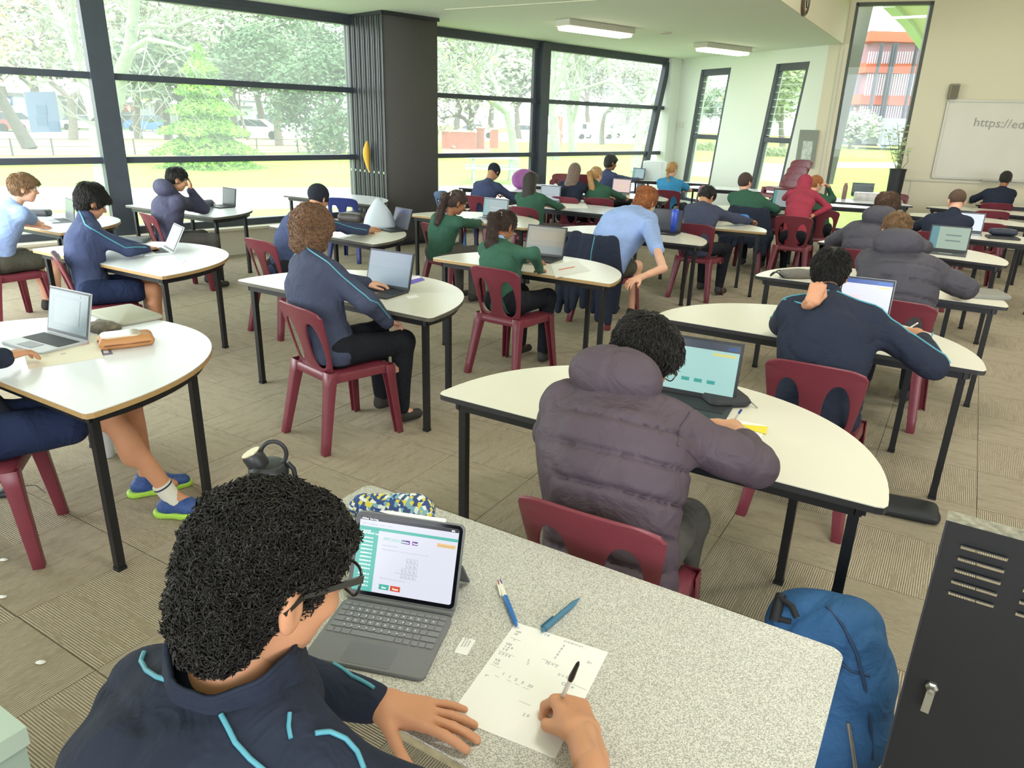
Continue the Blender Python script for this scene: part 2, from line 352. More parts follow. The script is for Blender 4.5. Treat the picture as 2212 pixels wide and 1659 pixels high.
def wall_strip(name, quad_list, m, th=.22):
    mb = MB()
    for q in quad_list:
        vs = [fp(s, z) for s, z in q]+[fp(s, z, th) for s, z in q]
        mb.add(vs, [(0, 1, 2, 3), (7, 6, 5, 4), (0, 4, 5, 1), (1, 5, 6, 2), (2, 6, 7, 3), (3, 7, 4, 0)])
    o = mb.build(name, m); o['kind'] = 'structure'; return o
def ext(t, b, z):   # follow the leaning edge down or up to height z
    k = (t[0]-b[0])/(t[1]-b[1]); return (b[0]+k*(z-b[1]), z)
(A1, B1_, D1, C1), (A2, B2, D2, C2) = wins
zt = (A1[1]+B2[1])/2; zb = .25
def L_(w, z): return ext(w[0], w[3], z)
def R_(w, z): return ext(w[1], w[2], z)
w1, w2 = wins
quads = [[(-.6, 0), L_(w1, 0), L_(w1, CE), (-.6, CE)],
         [R_(w1, 0), L_(w2, 0), L_(w2, CE), R_(w1, CE)],
         [R_(w2, 0), (LF, 0), (LF, CE), R_(w2, CE)]]
for w in wins:
    quads.append([L_(w, zt), R_(w, zt), R_(w, CE), L_(w, CE)]); quads.append([L_(w, 0), R_(w, 0), R_(w, zb), L_(w, zb)])
wall_strip('wall_far', quads, m_wall_white)
g_louvre = glassmat('louvre glass', (.93, .99, .96), .16, veil=.03); g_thin_veil = glassmat('thin veil window glass', veil=.018)
for n, w in enumerate(wins):
    we = empty('window_%d' % (n+2), kind='structure')
    zm = 1.56
    for z, h in ((zt-.06, .12), (zm, .09), (zb+.03, .06)):
        a, b = L_(w, z), R_(w, z); MB().bar(fp(a[0], z, .07), fp(b[0], z, .07), .10, h).build('transom', m_alu, we)
    for E in (L_, R_):
        a, b = E(w, zb), E(w, zt); sgn = 1 if E is L_ else -1
        MB().bar(fp(a[0]+sgn*.03, zb, .07), fp(b[0]+sgn*.03, zt, .07), .12, .07, up=DF).build('window_frame', m_alu, we)
    nb_ = 9
    for k in range(nb_):
        z = zm+.08+(zt-.16-zm-.02)*(k+.5)/nb_; hh = (zt-.16-zm)/nb_*1.12; a, b = L_(w, z), R_(w, z)
        A = fp(a[0]+.07, z, .07); B = fp(b[0]-.07, z, .07)
        MB().bar(A, B, .009, hh, up=(NF*.34+Vector((0, 0, 1))).normalized()).build('louvre_blade', g_louvre, we)
        MB().bar(A+Vector((0, 0, -hh*.46))-NF*.02, B+Vector((0, 0, -hh*.46))-NF*.02, .012, .010).build('blade_clip', mat('pale edge', 'E6F2EE', .4), we)
    a, b, c, d = L_(w, zb), R_(w, zb), R_(w, zm), L_(w, zm)
    MB().add([fp(s+dx, z, .07+o) for o in (0, .008) for (s, z), dx in ((a, .03), (b, -.03), (c, -.03), (d, .03))], [(0, 1, 2, 3), (7, 6, 5, 4)]).build('pane', g_pane, we)
# little return, whiteboard wall with its tall window
WB = Vector((WB0.x, WB0.y, 0)); FE = Vector((F1.x, F1.y, 0))
MB().add([FE, WB, WB+Vector((0, 0, CE)), FE+Vector((0, 0, CE)), FE+NF*.2, WB+NWB*.2, WB+NWB*.2+Vector((0, 0, CE)), FE+NF*.2+Vector((0, 0, CE))],
         [(0, 1, 2, 3), (7, 6, 5, 4), (3, 2, 6, 7)]).build('wall_return', m_wall)['kind'] = 'structure'
def wp(s, z, off=0): return WB+DWB*s+NWB*off+Vector((0, 0, z))
def ws(px, py):
    p = onplane(px, py, WB0, NWB); return ((p-WB0).dot(DWB), p.z)
ta = ws(1850, 8)[0]; tb = ws(2019, 2)[0]; tz = ws(1935, 4)[1]; tzb = .12
mb = MB()
def wq(s0, s1, z0, z1):
    mb.add([wp(s, z, o) for o in (0, .25) for s, z in ((s0, z0), (s1, z0), (s1, z1), (s0, z1))], [(0, 1, 2, 3), (7, 6, 5, 4), (0, 4, 5, 1), (1, 5, 6, 2), (2, 6, 7, 3), (3, 7, 4, 0)])
wq(0, ta, 0, HC); wq(tb, 9.5, 0, HC); wq(ta, tb, tz, HC); wq(ta, tb, 0, tzb)
mb.build('wall_right', m_wall)['kind'] = 'structure'
tw = empty('window_4', kind='structure')
m_dk = mat('dark window frame', '44483F', .5)
for s in (ta+.02, tb-.02): MB().bar(wp(s, tzb, .06), wp(s, tz, .06), .12, .05, up=DWB).build('window_frame', m_dk, tw)
for z in (tzb+.02, tz-.02): MB().bar(wp(ta, z, .06), wp(tb, z, .06), .12, .05).build('window_frame', m_dk, tw)
MB().box((0, 0, 0), (tb-ta, .008, tz-tzb)).build('pane', g_thin_veil, tw, loc=wp((ta+tb)/2, (tz+tzb)/2, .08), rz=-18)
MB().bar(wp(ta-.10, .0, -.01), wp(ta-.10, tz+.0, -.01), .02, .05, up=DWB).build('trim_4', m_trim)['kind'] = 'structure'
# wall mouldings below the whiteboard
zr = ws(1990, 388)[1]; mb = MB(); mb.bar(wp(tb+.1, zr, -.012), wp(9.4, zr, -.012), .024, .035)
s1 = ws(1968, 400)[0]; mb.bar(wp(s1, .1, -.01), wp(s1, zr-.03, -.01), .02, .03, up=DWB); mb.bar(wp(tb+.1, .08, -.01), wp(9.4, .08, -.01), .02, .12)
mb.build('trim_5', m_trim)['kind'] = 'structure'
# rest of the hall behind the camera
mb = MB(); mb.box((12.2, 2, HC/2), (.2, 22, HC)); mb.build('wall_side', m_wall)['kind'] = 'structure'
mb = MB(); mb.box((4, -7, .4), (26, .2, .8)); mb.box((4, -7, 4.4), (26, .2, 1.0))
for x in (-8, -3, 2, 7, 12): mb.box((x, -7, HC/2), (.5, .2, HC))
mb.build('wall_back', m_wall)['kind'] = 'structure'

# ------------------------------------------------------------------ folding partition stacked in front of the glass
PC = on(826, 22, CE); PC.z = 0; thick = .098; pw = .92
st = empty('folding_partition', PC, label='charcoal folding partition panels stacked together against the glass wall', cat='partition')
npan = 8
for k in range(npan):
    o0 = PC*0+N45*(.005+k*.118)
    M4 = Matrix.Rotation(R3(44.8), 4, 'Z')
    p = MB(); p.box((pw/2, 0, CE/2-.01), (pw, thick*.82, CE-.06), M=M4)
    po = p.build('panel', m_panel, st); po.location = o0+N45*thick*.5; bev(po.data, .004, 1)
    e = MB(); 
    for dy in (-thick*.40, thick*.40): e.bar(M4 @ Vector((-.008, dy, .03)), M4 @ Vector((-.008, dy, CE-.04)), .022, .014, up=U45)
    eo = e.build('edge_strip', mat('dark rubber seal', '3B3F46', .35, spec=.6), st); eo.location = po.location
    h = MB().box(M4 @ Vector((-.014, 0, 1.02)), (.012, .03, .03), rz=44.8); ho = h.build('latch', mat('steel', 'A9A9A9', .3, 1), po)
mb = MB(); 
mb.bar(U45*-.01+Vector((0, 0, CE-.02))-N45*.02, U45*-.01+N45*(.118*npan)+Vector((0, 0, CE-.02)), .04, .05); mb.bar(Vector((0, 0, CE-.02))-N45*.02, U45*pw+Vector((0, 0, CE-.02))-N45*.02, .03, .05)
mb.bar(Vector((0, 0, .03))-N45*.012, U45*pw+Vector((0, 0, .03))-N45*.012, .02, .05)
mb.build('trim_strip', mat('black trim', '24262A', .5), st)
# yellow strap hanging from the stack
p0 = onplane(797, 305, PC-U45*.05, U45); mb = MB()
pts = [p0+Vector((0, 0, -z))+N45*(.03*math.sin(z*9))-U45*.03 for z in np.linspace(0, .42, 9)]
mb.tube(pts, [.012, .03, .045, .05, .048, .04, .03, .018, .008], 8); tag(mb.build('strap', mat('yellow webbing', 'D8A93A', .7), sm=60), 'yellow fabric strap hanging on the edge of the folded partition', 'strap')

# ------------------------------------------------------------------ ceiling fittings
m_tube = mat('lit diffuser', 'FFF3DC', .5, emit=5.5); m_house = mat('fitting white enamel', 'C9C6B8', .6)
def fitting(pL, pR, label):
    a = on(*pL, CE-.06); b = on(*pR, CE-.06); c = (a+b)/2; d = (b-a); ang = math.degrees(math.atan2(d.y, d.x)); ln = d.length
    e = empty('ceiling_light', (c.x, c.y, CE), ang, label, 'light', 'surface ceiling lights')
    MB().prism(rrect(ln, .30, .02), -.08, -.003).build('housing', m_house, e, sm=40)
    MB().prism(rrect(ln-.06, .25, .03), -.125, -.08, .02).build('diffuser', m_tube, e, sm=40)
fitting((1213, 52), (1357, 72), 'lit white box ceiling light nearer to the charcoal partition')
fitting((1512, 100), (1610, 112), 'lit white box ceiling light nearer to the leaning windows')
def disc(px, py, label, r=.07, nm='smoke_detector', hh=.04):
    c = on(px, py, CE-.01); tag(MB().lathe([(r, 0), (r, -hh*.5), (r*.7, -hh), (.001, -hh)][::-1], n=20).build(nm, m_house, sm=40, loc=(c.x, c.y, CE)), label, 'ceiling fixture')
disc(1437, 72, 'small round grey ceiling fitting between the two box lights', .10, 'ceiling_vent', .02)
disc(703, 32, 'white round smoke detector on the ceiling left of the partition', .08)
# clock on the bulkhead
nbk = dirv(-30.5); P = onplane(1735, 2, WB0, nbk); q = P+nbk*.01
ck = empty('wall_clock', q, label='round dark rimmed wall clock high on the beige bulkhead', cat='clock')
Mc = Matrix.Rotation(R3(-30.5), 3, 'Z') @ Matrix.Rotation(R3(90), 3, 'Y')
MB().lathe([(.17, 0), (.17, .03), (.15, .045), (.145, .02), (.001, .02)], M=Mc, n=32).build('rim', mat('clock rim', '5B4E3C', .4), ck, sm=40)
f = MB().lathe([(.145, .018), (.145, .024), (.001, .024)], M=Mc, n=32).build('dial', mat('clock dial', 'B9B2A0', .5), ck)
mb = MB()
for k in range(12):
    a = R3(30*k); mb.bar(Mc @ Vector((.115*math.cos(a), .115*math.sin(a), .027)), Mc @ Vector((.135*math.cos(a), .135*math.sin(a), .027)), .008, .004)
mb.build('hour_mark', mat('black print', '1A1A1A', .5), ck)
mb = MB(); mb.bar(Mc @ Vector((0, 0, .03)), Mc @ Vector((.07, .05, .03)), .010, .004); mb.bar(Mc @ Vector((0, 0, .032)), Mc @ Vector((-.03, .11, .032)), .007, .004); mb.build('hand', MATS['black print'], ck)

# ------------------------------------------------------------------ whiteboard, projector speaker, wall switch
s0, zt_ = ws(2047, 217); zb_ = ws(2015, 382)[1]; s0 = ws(2030, 300)[0]; sw = 3.2
wb = empty('whiteboard', wp(s0, 0, -.02), -18, 'large framed whiteboard with faint handwriting on the beige wall', 'whiteboard')
MB().box((sw/2, 0, (zt_+zb_)/2), (sw, .02, zt_-zb_)).build('board', mat('whiteboard face', 'CFCBBA', .35, var=.03, vscale=2), wb)
m_af = mat('pale aluminium frame', 'B5B2A4', .4, .3); 
for a, b in (((0, 0, zb_), (sw, 0, zb_)), ((0, 0, zt_), (sw, 0, zt_)), ((0, 0, zb_), (0, 0, zt_)), ((sw, 0, zb_), (sw, 0, zt_))): MB().bar(Vector(a)+Vector((0, -.01, 0)), Vector(b)+Vector((0, -.01, 0)), .035, .03).build('frame', m_af, wb)
MB().box((sw/2+.3, -.05, zb_-.01), (sw-.8, .08, .015)).build('pen_tray', m_af, wb)
sx_, sz_ = ws(2100, 272)
text('https://ed', .185, mat('faded marker', '9B9A92', .7), wb, (sx_-s0, -.016, sz_), (R3(90), R3(2), 0), 'handwriting', .0006)
for k in range(2): pass
p = ws(2058, 198); sp = empty('speaker', wp(p[0], p[1], -.07), -18, 'small grey box speaker above the whiteboard corner', 'speaker')
so = MB().box((0, 0, 0), (.13, .14, .22)).build('cabinet', mat('speaker grey', '8B8577', .6), sp); bev(so.data, .015); MB().box((0, -.073, -.005), (.10, .006, .18)).build('grille', mat('speaker cloth', '77715F', .9, bump=.4, bscale=900), sp)
s_, z_ = fs_(1467, 270); tag(MB().box((0, 0, 0), (.34, .02, .12), rz=0).build('wall_switch', mat('white plastic', 'DADCCB', .4), loc=fp(s_, z_, -.012), rz=math.degrees(math.atan2(DF.y, DF.x))), 'cream switch plate on the white wall beside the first leaning window', 'switch')
s_, z_ = fs_(1743, 322); pe = empty('poster', fp(s_, z_, -.01), math.degrees(math.atan2(DF.y, DF.x)), 'grey printed notice on the white wall above the stacked chairs', 'poster')
MB().box((0, 0, 0), (.42, .006, .62)).build('sheet', mat('poster grey', '7E8377', .6), pe); MB().box((.02, -.005 if NF.y > 0 else .005, -.02), (.22, .004, .3)).build('picture', mat('poster pale', 'B9BFB5', .6, var=.3, vscale=12), pe)
# sheet of paper taped on the window
P = [gx(50, 198), gx(118, 198), gx(133, 285), gx(66, 286)]
pp = empty('notice_sheet', P[0], label='sheet of paper taped inside the left window pane', cat='paper')
MB().add([p-P[0]-N45*(.02+o) for o in (0, .002) for p in P], [(0, 1, 2, 3), (7, 6, 5, 4), (0, 4, 5, 1), (1, 5, 6, 2), (2, 6, 7, 3), (3, 7, 4, 0)]).build('sheet', mat('backlit paper', 'A9BACB', .8), pp)
mb = MB()
for (a, b) in ((.45, .45), (.4, .72), (.75, .85)):
    c = P[0].lerp(P[1], a).lerp(P[3].lerp(P[2], a), b)-P[0]-N45*.024; mb.box(c, (.10, .003, .10), rz=44.8)
mb.build('picture', mat('paper smudge', '9FB3C5', .8), pp)
# ================================================================== OUTSIDE THE GLASS
GZ = -.10
m_grass = mat('lawn', '84A049', .95, var=.16, vscale=.5, spec=.1); m_path = mat('concrete path', 'BDBCB5', .9, var=.05, vscale=1.5)
m_road = mat('asphalt', 'A9ABAD', .9, var=.05); m_leaf_litter = mat('leaf litter', 'A89A6A', .95, var=.25, vscale=1.2); m_kerb = mat('kerb', '9A9C92', .9)
o = MB().box((0, 90, GZ-.25), (420, 300, .5)).build('ground', m_grass); o['kind'] = 'structure'
def band(name, near, far, m, z, n=2):
    pts = [on(*p, z) for p in near]+[on(*p, z) for p in reversed(far)]
    o = MB().add(pts+[Vector((p.x, p.y, z-.06)) for p in pts], [tuple(range(len(pts)))]+[(k, k+len(pts), (k+1) % len(pts)+len(pts), (k+1) % len(pts)) for k in range(len(pts))]).build(name, m)
    o['kind'] = 'structure'; return o
band('path', [(-400, 446), (300, 452), (800, 446), (1460, 425)], [(-400, 402), (300, 410), (800, 408), (1460, 396)], m_path, GZ+.03)
band('kerb', [(-400, 402), (300, 410), (800, 408), (1460, 396)], [(-400, 398), (300, 406), (800, 404.5), (1460, 393)], m_kerb, GZ+.06)
band('path', [(1480, 378), (1640, 386), (1790, 410)], [(1480, 350), (1640, 352), (1790, 356)], m_path, GZ+.03)
band('path', [(1790, 361), (2050, 362)], [(1790, 350), (2050, 351)], m_path, GZ+.04)
band('road', [(-600, 301), (300, 298), (800, 296)], [(-600, 281), (300, 281), (800, 281)], m_road, GZ+.03)
band('verge', [(-600, 328), (300, 327), (800, 322)], [(-600, 301.5), (300, 298.5), (800, 296.5)], m_leaf_litter, GZ+.02)
band('path', [(-600, 333), (300, 331), (760, 326)], [(-600, 330.5), (300, 328.5), (760, 324)], mat('pale kerb', 'BDB9A9', .9), GZ+.05)
band('road', [(950, 303), (1470, 312)], [(950, 285), (1470, 290)], m_road, GZ+.03)
band('plaza', [(955, 332), (1060, 328)], [(955, 316), (1060, 316)], mat('red pavers', 'B9715C', .9, var=.1), GZ+.04)
# trees -------------------------------------------------------------
m_bark_pale = mat('pale lichen bark', '8E9684', .9, var=.18, vscale=6, bump=.3, bscale=30); m_bark = mat('grey brown bark', '6F675C', .9, var=.2, vscale=8, bump=.3, bscale=30)
m_bark_dk = mat('dark bark', '4E4A45', .9, var=.15, vscale=8)
def leafmat(n, c): return mat(n, c, .8, var=.3, vscale=1.5, spec=.2)
LM = dict(dark=leafmat('dark evergreen leaf', '5B7654'), conifer=leafmat('fresh conifer needle', '82B348'), brown=leafmat('russet leaf', 'C79F82'), grey=leafmat('grey green leaf', 'A0AA92'), olive=leafmat('olive leaf', '93A070'))
def tree(base, height, r0, label, kind='bare', leaf=None, bark=None, seed=1, spread=.55, lean=(0, 0), levels=5, nleaf=0, lsize=.16, crown=.35, name='tree', limbs=None, droop=0, group=None):
    rd = random.Random(seed); t = empty(name, base, label=label, cat='tree', group=group); mb = MB(); tips = []
    def grow(p, d, L, r, lv):
        n = 3; pts = [p]; q = p
        for k in range(n):
            d = (d+Vector((rd.uniform(-1, 1), rd.uniform(-1, 1), rd.uniform(-.6, .6)-droop*(levels-lv)*.12))*.16).normalized(); q = q+d*L/n; pts.append(q)
        mb.tube(pts, r, 7 if lv > 2 else 4, cap=False, r2=r*.62)
        if lv <= 2: tips.extend(pts[1:])
        if lv <= 0: return
        for k in range(3 if lv > 1 else 3):
            a = rd.uniform(0, 6.28); s = d.orthogonal().normalized(); w = d.cross(s)
            nd = (d*(1-spread*.5)+(s*math.cos(a)+w*math.sin(a))*spread*rd.uniform(.7, 1.5)+Vector((0, 0, .12-droop*.3))).normalized()
            grow(pts[-1] if k else pts[rd.choice((2, 3))], nd, L*rd.uniform(.62, .82), r*.58, lv-1)
    if limbs:
        for pts, r1, r2, sub in limbs:
            pts = [Vector(p)-base for p in pts]; mb.tube(pts, r1, 8, cap=False, r2=r2)
            for k in range(1, len(pts)):
                for _ in range(sub):
                    d = (pts[k]-pts[k-1]).normalized(); s = d.orthogonal(); a = rd.uniform(0, 6.28); s = Matrix.Rotation(a, 3, d) @ s
                    grow(pts[k-1].lerp(pts[k], rd.random()), (d*.5+s*.8).normalized(), rd.uniform(.6, 1.1), max(.012, r2*.3), 2)
    elif kind == 'conifer':
        mb.tube([Vector((0, 0, 0)), Vector((lean[0], lean[1], height))], r0, 7, r2=.02)
    else:
        L = height*.34 if kind == 'bare' else height*.30
        grow(Vector((0, 0, 0)), Vector((lean[0], lean[1], 1)).normalized(), L, r0, levels)
    mb.build('trunk', bark or m_bark, t, sm=60)
    if leaf:
        fm = MB(); vs = fm.v; fs = fm.f
        if kind == 'conifer':
            pts = []
            for k in range(nleaf):
                z = rd.random()**1.25; rr = spread*(1-z)**.75*(.75+.25*math.sin(z*40))*math.sqrt(rd.uniform(.25, 1)); a = rd.uniform(0, 6.28)
                rr *= 1+.18*math.sin(a*5+z*9); pts.append(Vector((rr*math.cos(a), rr*math.sin(a), height*(.06+.94*z)-rr*.25)))
        else:
            pts = [tips[rd.randrange(len(tips))]+Vector((rd.gauss(0, 1), rd.gauss(0, 1), rd.gauss(0, .7)))*crown for k in range(nleaf)]
        for p in pts:
            u = Vector((rd.gauss(0, 1), rd.gauss(0, 1), rd.gauss(0, .6))).normalized(); w = u.orthogonal().normalized(); s = lsize*rd.uniform(.6, 1.4); i = len(vs)
            vs.extend([tuple(p-u*s), tuple(p+w*s*.5), tuple(p+u*s), tuple(p-w*s*.5)]); fs.append((i, i+1, i+2, i+3)); fm.mi.append(0)
        f = fm.build('foliage', LM[leaf], t); f['kind'] = 'stuff'
    return t
def tb_(px, py): return on(px, py, GZ)
# big pale tree just outside the left pane
Yt = 15.0
def yy(x, y, dy=0): return atY(x, y, Yt+dy)
bs = atY(236, 455, Yt); bs.z = GZ
tree(bs, 8, .2, 'big pale barked tree just outside, forking behind the thick window mullion', bark=m_bark_pale, seed=3, limbs=[
    ([bs, yy(232, 400), yy(224, 330), yy(214, 262)], .24, .20, 0),
    ([yy(214, 262), yy(190, 200, .3), yy(170, 135, .5), yy(148, 70, .8), yy(118, 20, 1), yy(90, -40, 1.3)], .16, .06, 2),
    ([yy(170, 135, .5), yy(160, 60, 0), yy(155, -20, -.5)], .08, .03, 2), ([yy(148, 70, .8), yy(100, 40, .5), yy(60, 30, .2)], .05, .02, 2),
    ([yy(222, 300), yy(252, 215, -.3), yy(262, 150, -.5), yy(280, 110, -.7), yy(288, 30, -1), yy(292, -60, -1)], .16, .08, 2),
    ([yy(280, 110, -.7), yy(320, 85, -1.2), yy(370, 95, -1.6), yy(420, 110, -2)], .06, .02, 3), ([yy(284, 60, -1), yy(330, 55, 0), yy(372, 60, .5), yy(470, 25, 1)], .06, .02, 3),
    ([yy(262, 150, -.5), yy(300, 60, 1), yy(250, 10, 2)], .06, .02, 2), ([yy(290, 20, -1), yy(250, 0, -1), yy(236, -30, -1)], .05, .03, 1)])
b = tb_(455, 362); tree(b, 4.0, .10, 'bright green bushy conifer standing on the lawn', 'conifer', 'conifer', m_bark, 5, spread=2.0, nleaf=24000, lsize=.075)
tree(tb_(604, 315), 7.6, .28, 'round dark evergreen tree in the middle of the left glazing', 'leafy', 'dark', m_bark, 8, spread=.62, levels=4, nleaf=9000, lsize=.16, crown=.6)
tree(tb_(737, 330), 6.6, .26, 'low branching evergreen tree beside the charcoal partition', 'leafy', 'dark', m_bark, 12, spread=.8, levels=4, nleaf=7000, lsize=.13, crown=.5)
tree(tb_(66, 323), 7.8, .33, 'leaning dark trunk tree with russet leaves behind the taped sheet', 'leafy', 'brown', m_bark_dk, 21, spread=.65, lean=(-.35, 0), levels=4, nleaf=3500, lsize=.12, crown=.8)
tree(tb_(158, 303), 7, .3, 'small rough barked tree between taped sheet and pale tree', 'bare', 'grey', m_bark, 23, spread=.7, levels=4, nleaf=700, lsize=.25, crown=.8)
tree(tb_(536, 303), 9, .12, 'thin straight bare trunk right of the bright conifer', 'bare', None, m_bark, 31, spread=.4, levels=4)
tree(tb_(365, 303), 8, .3, 'dark spreading tree half hidden behind the bright conifer', 'leafy', 'dark', m_bark_dk, 33, spread=.7, levels=4, nleaf=1800, lsize=.3, crown=.8)
tree(tb_(300, 300), 10, .3, 'grey barked tree by the road left of the conifer', 'bare', 'grey', m_bark, 37, spread=.55, levels=5, nleaf=900, lsize=.3, crown=1)
tree(tb_(1015, 322), 6.6, .30, 'dark forked bare tree in front of the red brick wall', 'bare', 'grey', m_bark_dk, 41, spread=.9, levels=5, nleaf=900, lsize=.16, crown=.6)
tree(tb_(1110, 372), 6.5, .2, 'pale many limbed bare tree outside the middle glazing', 'bare', 'olive', m_bark_pale, 44, spread=.55, levels=5, nleaf=500, lsize=.09, crown=.4)
tree(tb_(1198, 345), 9, .33, 'thick pale trunk right of the middle mullion', 'bare', 'olive', m_bark_pale, 47, spread=.45, levels=5, nleaf=500, lsize=.12, crown=.6)
tree(tb_(1238, 335), 8, .28, 'second pale trunk right of the middle mullion', 'bare', 'grey', m_bark_pale, 49, spread=.5, levels=5, nleaf=600, lsize=.14, crown=.6)
tree(tb_(1300, 312), 8, .28, 'grey spreading bare tree before the parked vans', 'bare', 'grey', m_bark, 51, spread=.75, levels=5, nleaf=1200, lsize=.22, crown=.8)
tree(tb_(1372, 372), 7.5, .22, 'pale bare tree with drooping branches near the glass corner', 'bare', None, m_bark_pale, 53, spread=.75, levels=5, droop=.5)
tree(tb_(1120, 300), 11, .4, 'tall grey green tree far behind the brick wall', 'leafy', 'grey', m_bark, 55, spread=.6, levels=5, nleaf=3000, lsize=.4, crown=1.2)
tree(tb_(1500, 318), 7, .2, 'bare tree seen through the first leaning window', 'bare', 'grey', m_bark_pale, 57, spread=.6, levels=5, nleaf=300, lsize=.2, crown=.6)
tree(tb_(1690, 330), 8, .3, 'green leafy tree seen through the second leaning window', 'leafy', 'olive', m_bark, 59, spread=.5, levels=4, nleaf=3000, lsize=.25, crown=.9)
tree(tb_(1835, 322), 4.5, .2, 'grey green shrub beside the dark building base', 'leafy', 'grey', m_bark, 61, spread=.7, levels=3, nleaf=1200, lsize=.3, crown=.8)
# far tree belt behind the road
for k, (x, h, lf) in enumerate(((-80, 17, 'brown'), (20, 15, 'grey'), (95, 18, 'brown'), (180, 15, 'grey'), (250, 17, 'grey'), (345, 16, 'grey'), (430, 18, 'grey'), (510, 20, 'dark'), (570, 19, 'dark'), (640, 16, 'grey'), (720, 17, 'dark'), (985, 16, 'grey'), (1060, 18, 'olive'), (1180, 17, 'grey'), (1270, 18, 'grey'), (1350, 17, 'grey'), (1440, 16, 'grey'), (1560, 12, 'dark'), (1640, 12, 'olive'), (1735, 12, 'grey'))):
    b = tb_(x, 284 if x < 800 else 297); b = Vector((b.x*1.15, b.y*1.15, GZ)) if x < 800 else b*1.25; b.z = GZ
    tree(b, h, .5, 'tall %s tree behind the road, %s' % ({'brown': 'russet', 'grey': 'grey green', 'dark': 'dark green', 'olive': 'olive green'}[lf], ('above the shop at the left edge', 'above the white parked car', 'above the taped sheet', 'over the mauve shop', 'behind the thick mullion', 'above the yellow sign', 'right behind the bright conifer', 'just right of the conifer top', 'between conifer and round evergreen', 'over the round evergreen', 'beside the charcoal partition', 'just right of the partition', 'above the brick piers', 'at the middle mullion', 'above the white vans', 'left of the glass corner', 'at the glass corner', 'in the first leaning window', 'between the leaning windows', 'in the second leaning window')[k]), 'leafy', lf, m_bark, 100+k, spread=.6, levels=4, nleaf=4500 if lf != 'dark' else 7000, lsize=.30, crown=1.4)
# cars ------------------------------------------------------------
m_glassdk = mat('car window', '3A444C', .15); m_tyre = mat('tyre', '1C1C1E', .9)
def car(px, py, col, label, rz=0, van=0, s=1):
    b = on(px, py, GZ); t = empty('car' if not van else 'van', b, rz, label, 'car' if not van else 'van'); m = mat('car paint '+col, col, .3, coat=.5)
    hb = .75 if not van else 1.0; top = 1.42 if not van else 2.0
    mb = MB(); prof = [(-2.1, .25), (2.1, .25), (2.15, .6), (1.95, .82), (1.2, .92), (-1.9, .95), (-2.15, .7)] if not van else [(-2.3, .3), (2.3, .3), (2.35, .8), (2.0, 1.1), (1.5, 1.95), (-2.25, 2.0)]
    n = len(prof); vs = [(x*s, y*.85*s, z*s) for y in (-1, 1) for x, z in prof]; mb.add(vs, [tuple(range(n)), tuple(range(2*n-1, n-1, -1))]+[(k, k+n, (k+1) % n+n, (k+1) % n) for k in range(n)]); bo = mb.build('body', m, t)
    if not van:
        pr = [(1.15, .9), (.45, 1.42), (-1.0, 1.45), (-1.75, .94)]; n = 4; vs = [(x*s, y*(.78 if z > 1 else .84)*s, z*s) for y in (-1, 1) for x, z in pr]
        MB().add(vs, [tuple(range(n)), tuple(range(2*n-1, n-1, -1))]+[(k, k+n, (k+1) % n+n, (k+1) % n) for k in range(n)]).build('cabin', m_glassdk, t)
        MB().box((-.3*s, 0, 1.45*s), (1.4*s, 1.5*s, .05)).build('roof', m, t)
    else: MB().box((1.62*s, 0, 1.5*s), (.5*s, 1.72*s, .55*s)).build('windscreen', m_glassdk, t)
    for x in (-1.3, 1.35):
        for y in (-.84, .84): MB().tube([(x*s, (y-.09)*s, .32*s), (x*s, (y+.09)*s, .32*s)], .32*s, 14).build('wheel', m_tyre, t)
car(28, 284, 'E8EAEC', 'white car parked across the road at far left'); car(-12, 284, 'B0303A', 'red car cut by the left edge of the window')
car(328, 285, '2F66C4', 'blue car parked across the road left of the conifer'); car(185, 282, 'D9DCE2', 'silver car behind the pale tree', s=.9)
car(560, 300, 'DDE0E4', 'white car beside the thin trunk'); car(640, 284, 'E4E6E8', 'pale car right of the round evergreen trunk'); car(712, 284, 'CBD0D6', 'pale car nearest the charcoal partition')
car(1232, 300, 'E6E8EA', 'white van behind the pale trunks', van=1); car(1292, 300, 'E9EBED', 'white van parked in the middle of the row', van=1); car(1352, 298, 'D8DCE0', 'light grey van at the right of the row', van=1)
car(1030, 298, 'DADDE0', 'silver car glimpsed between brick walls'); car(1135, 298, 'E1E3E6', 'white car left of the middle mullion')
# shops across the road ---------------------------------------------
def shop(x0, x1, ytop, wall, sign, label, signh=.28, ybase=276, win='6F7C8C', roof='8C8F92'):
    Y = on((x0+x1)/2, ybase, GZ).y*1.04; a = atY(x0, ybase, Y); b = atY(x1, ybase, Y); top = atY((x0+x1)/2, ytop, Y).z; w = (b-a).length; c = (a+b)/2
    t = empty('shop_building', (c.x, c.y, GZ), label=label, cat='building'); h = top-GZ
    MB().box((0, 4, h/2), (w, 8, h)).build('wall', mat('wall '+wall, wall, .8), t); MB().box((0, 4, h+.15), (w+.4, 8.4, .3)).build('roof', mat('roof '+roof, roof, .8), t)
    MB().box((0, -.12, h*(1-signh/2)), (w*.96, .2, h*signh)).build('fascia', mat('sign '+sign, sign, .6), t)
    k = max(2, int(w/3.2))
    for i in range(k):
        cx = -w/2+(i+.5)*w/k; f = MB().box((cx, -.03, h*.32), (w/k*.82, .12, h*.50)).build('window', mat('shop frame', 'C9CCD0', .5), t); MB().box((cx, -.10, h*.32), (w/k*.70, .06, h*.42)).build('pane', mat('win '+win, win, .15), f)
shop(-160, 42, 205, 'DCE2EA', '3C5FA8', 'pale shop with blue fascia across the road at far left'); shop(44, 150, 225, 'C7CBD0', '9AA2AD', 'grey shop behind the leaning trunk')
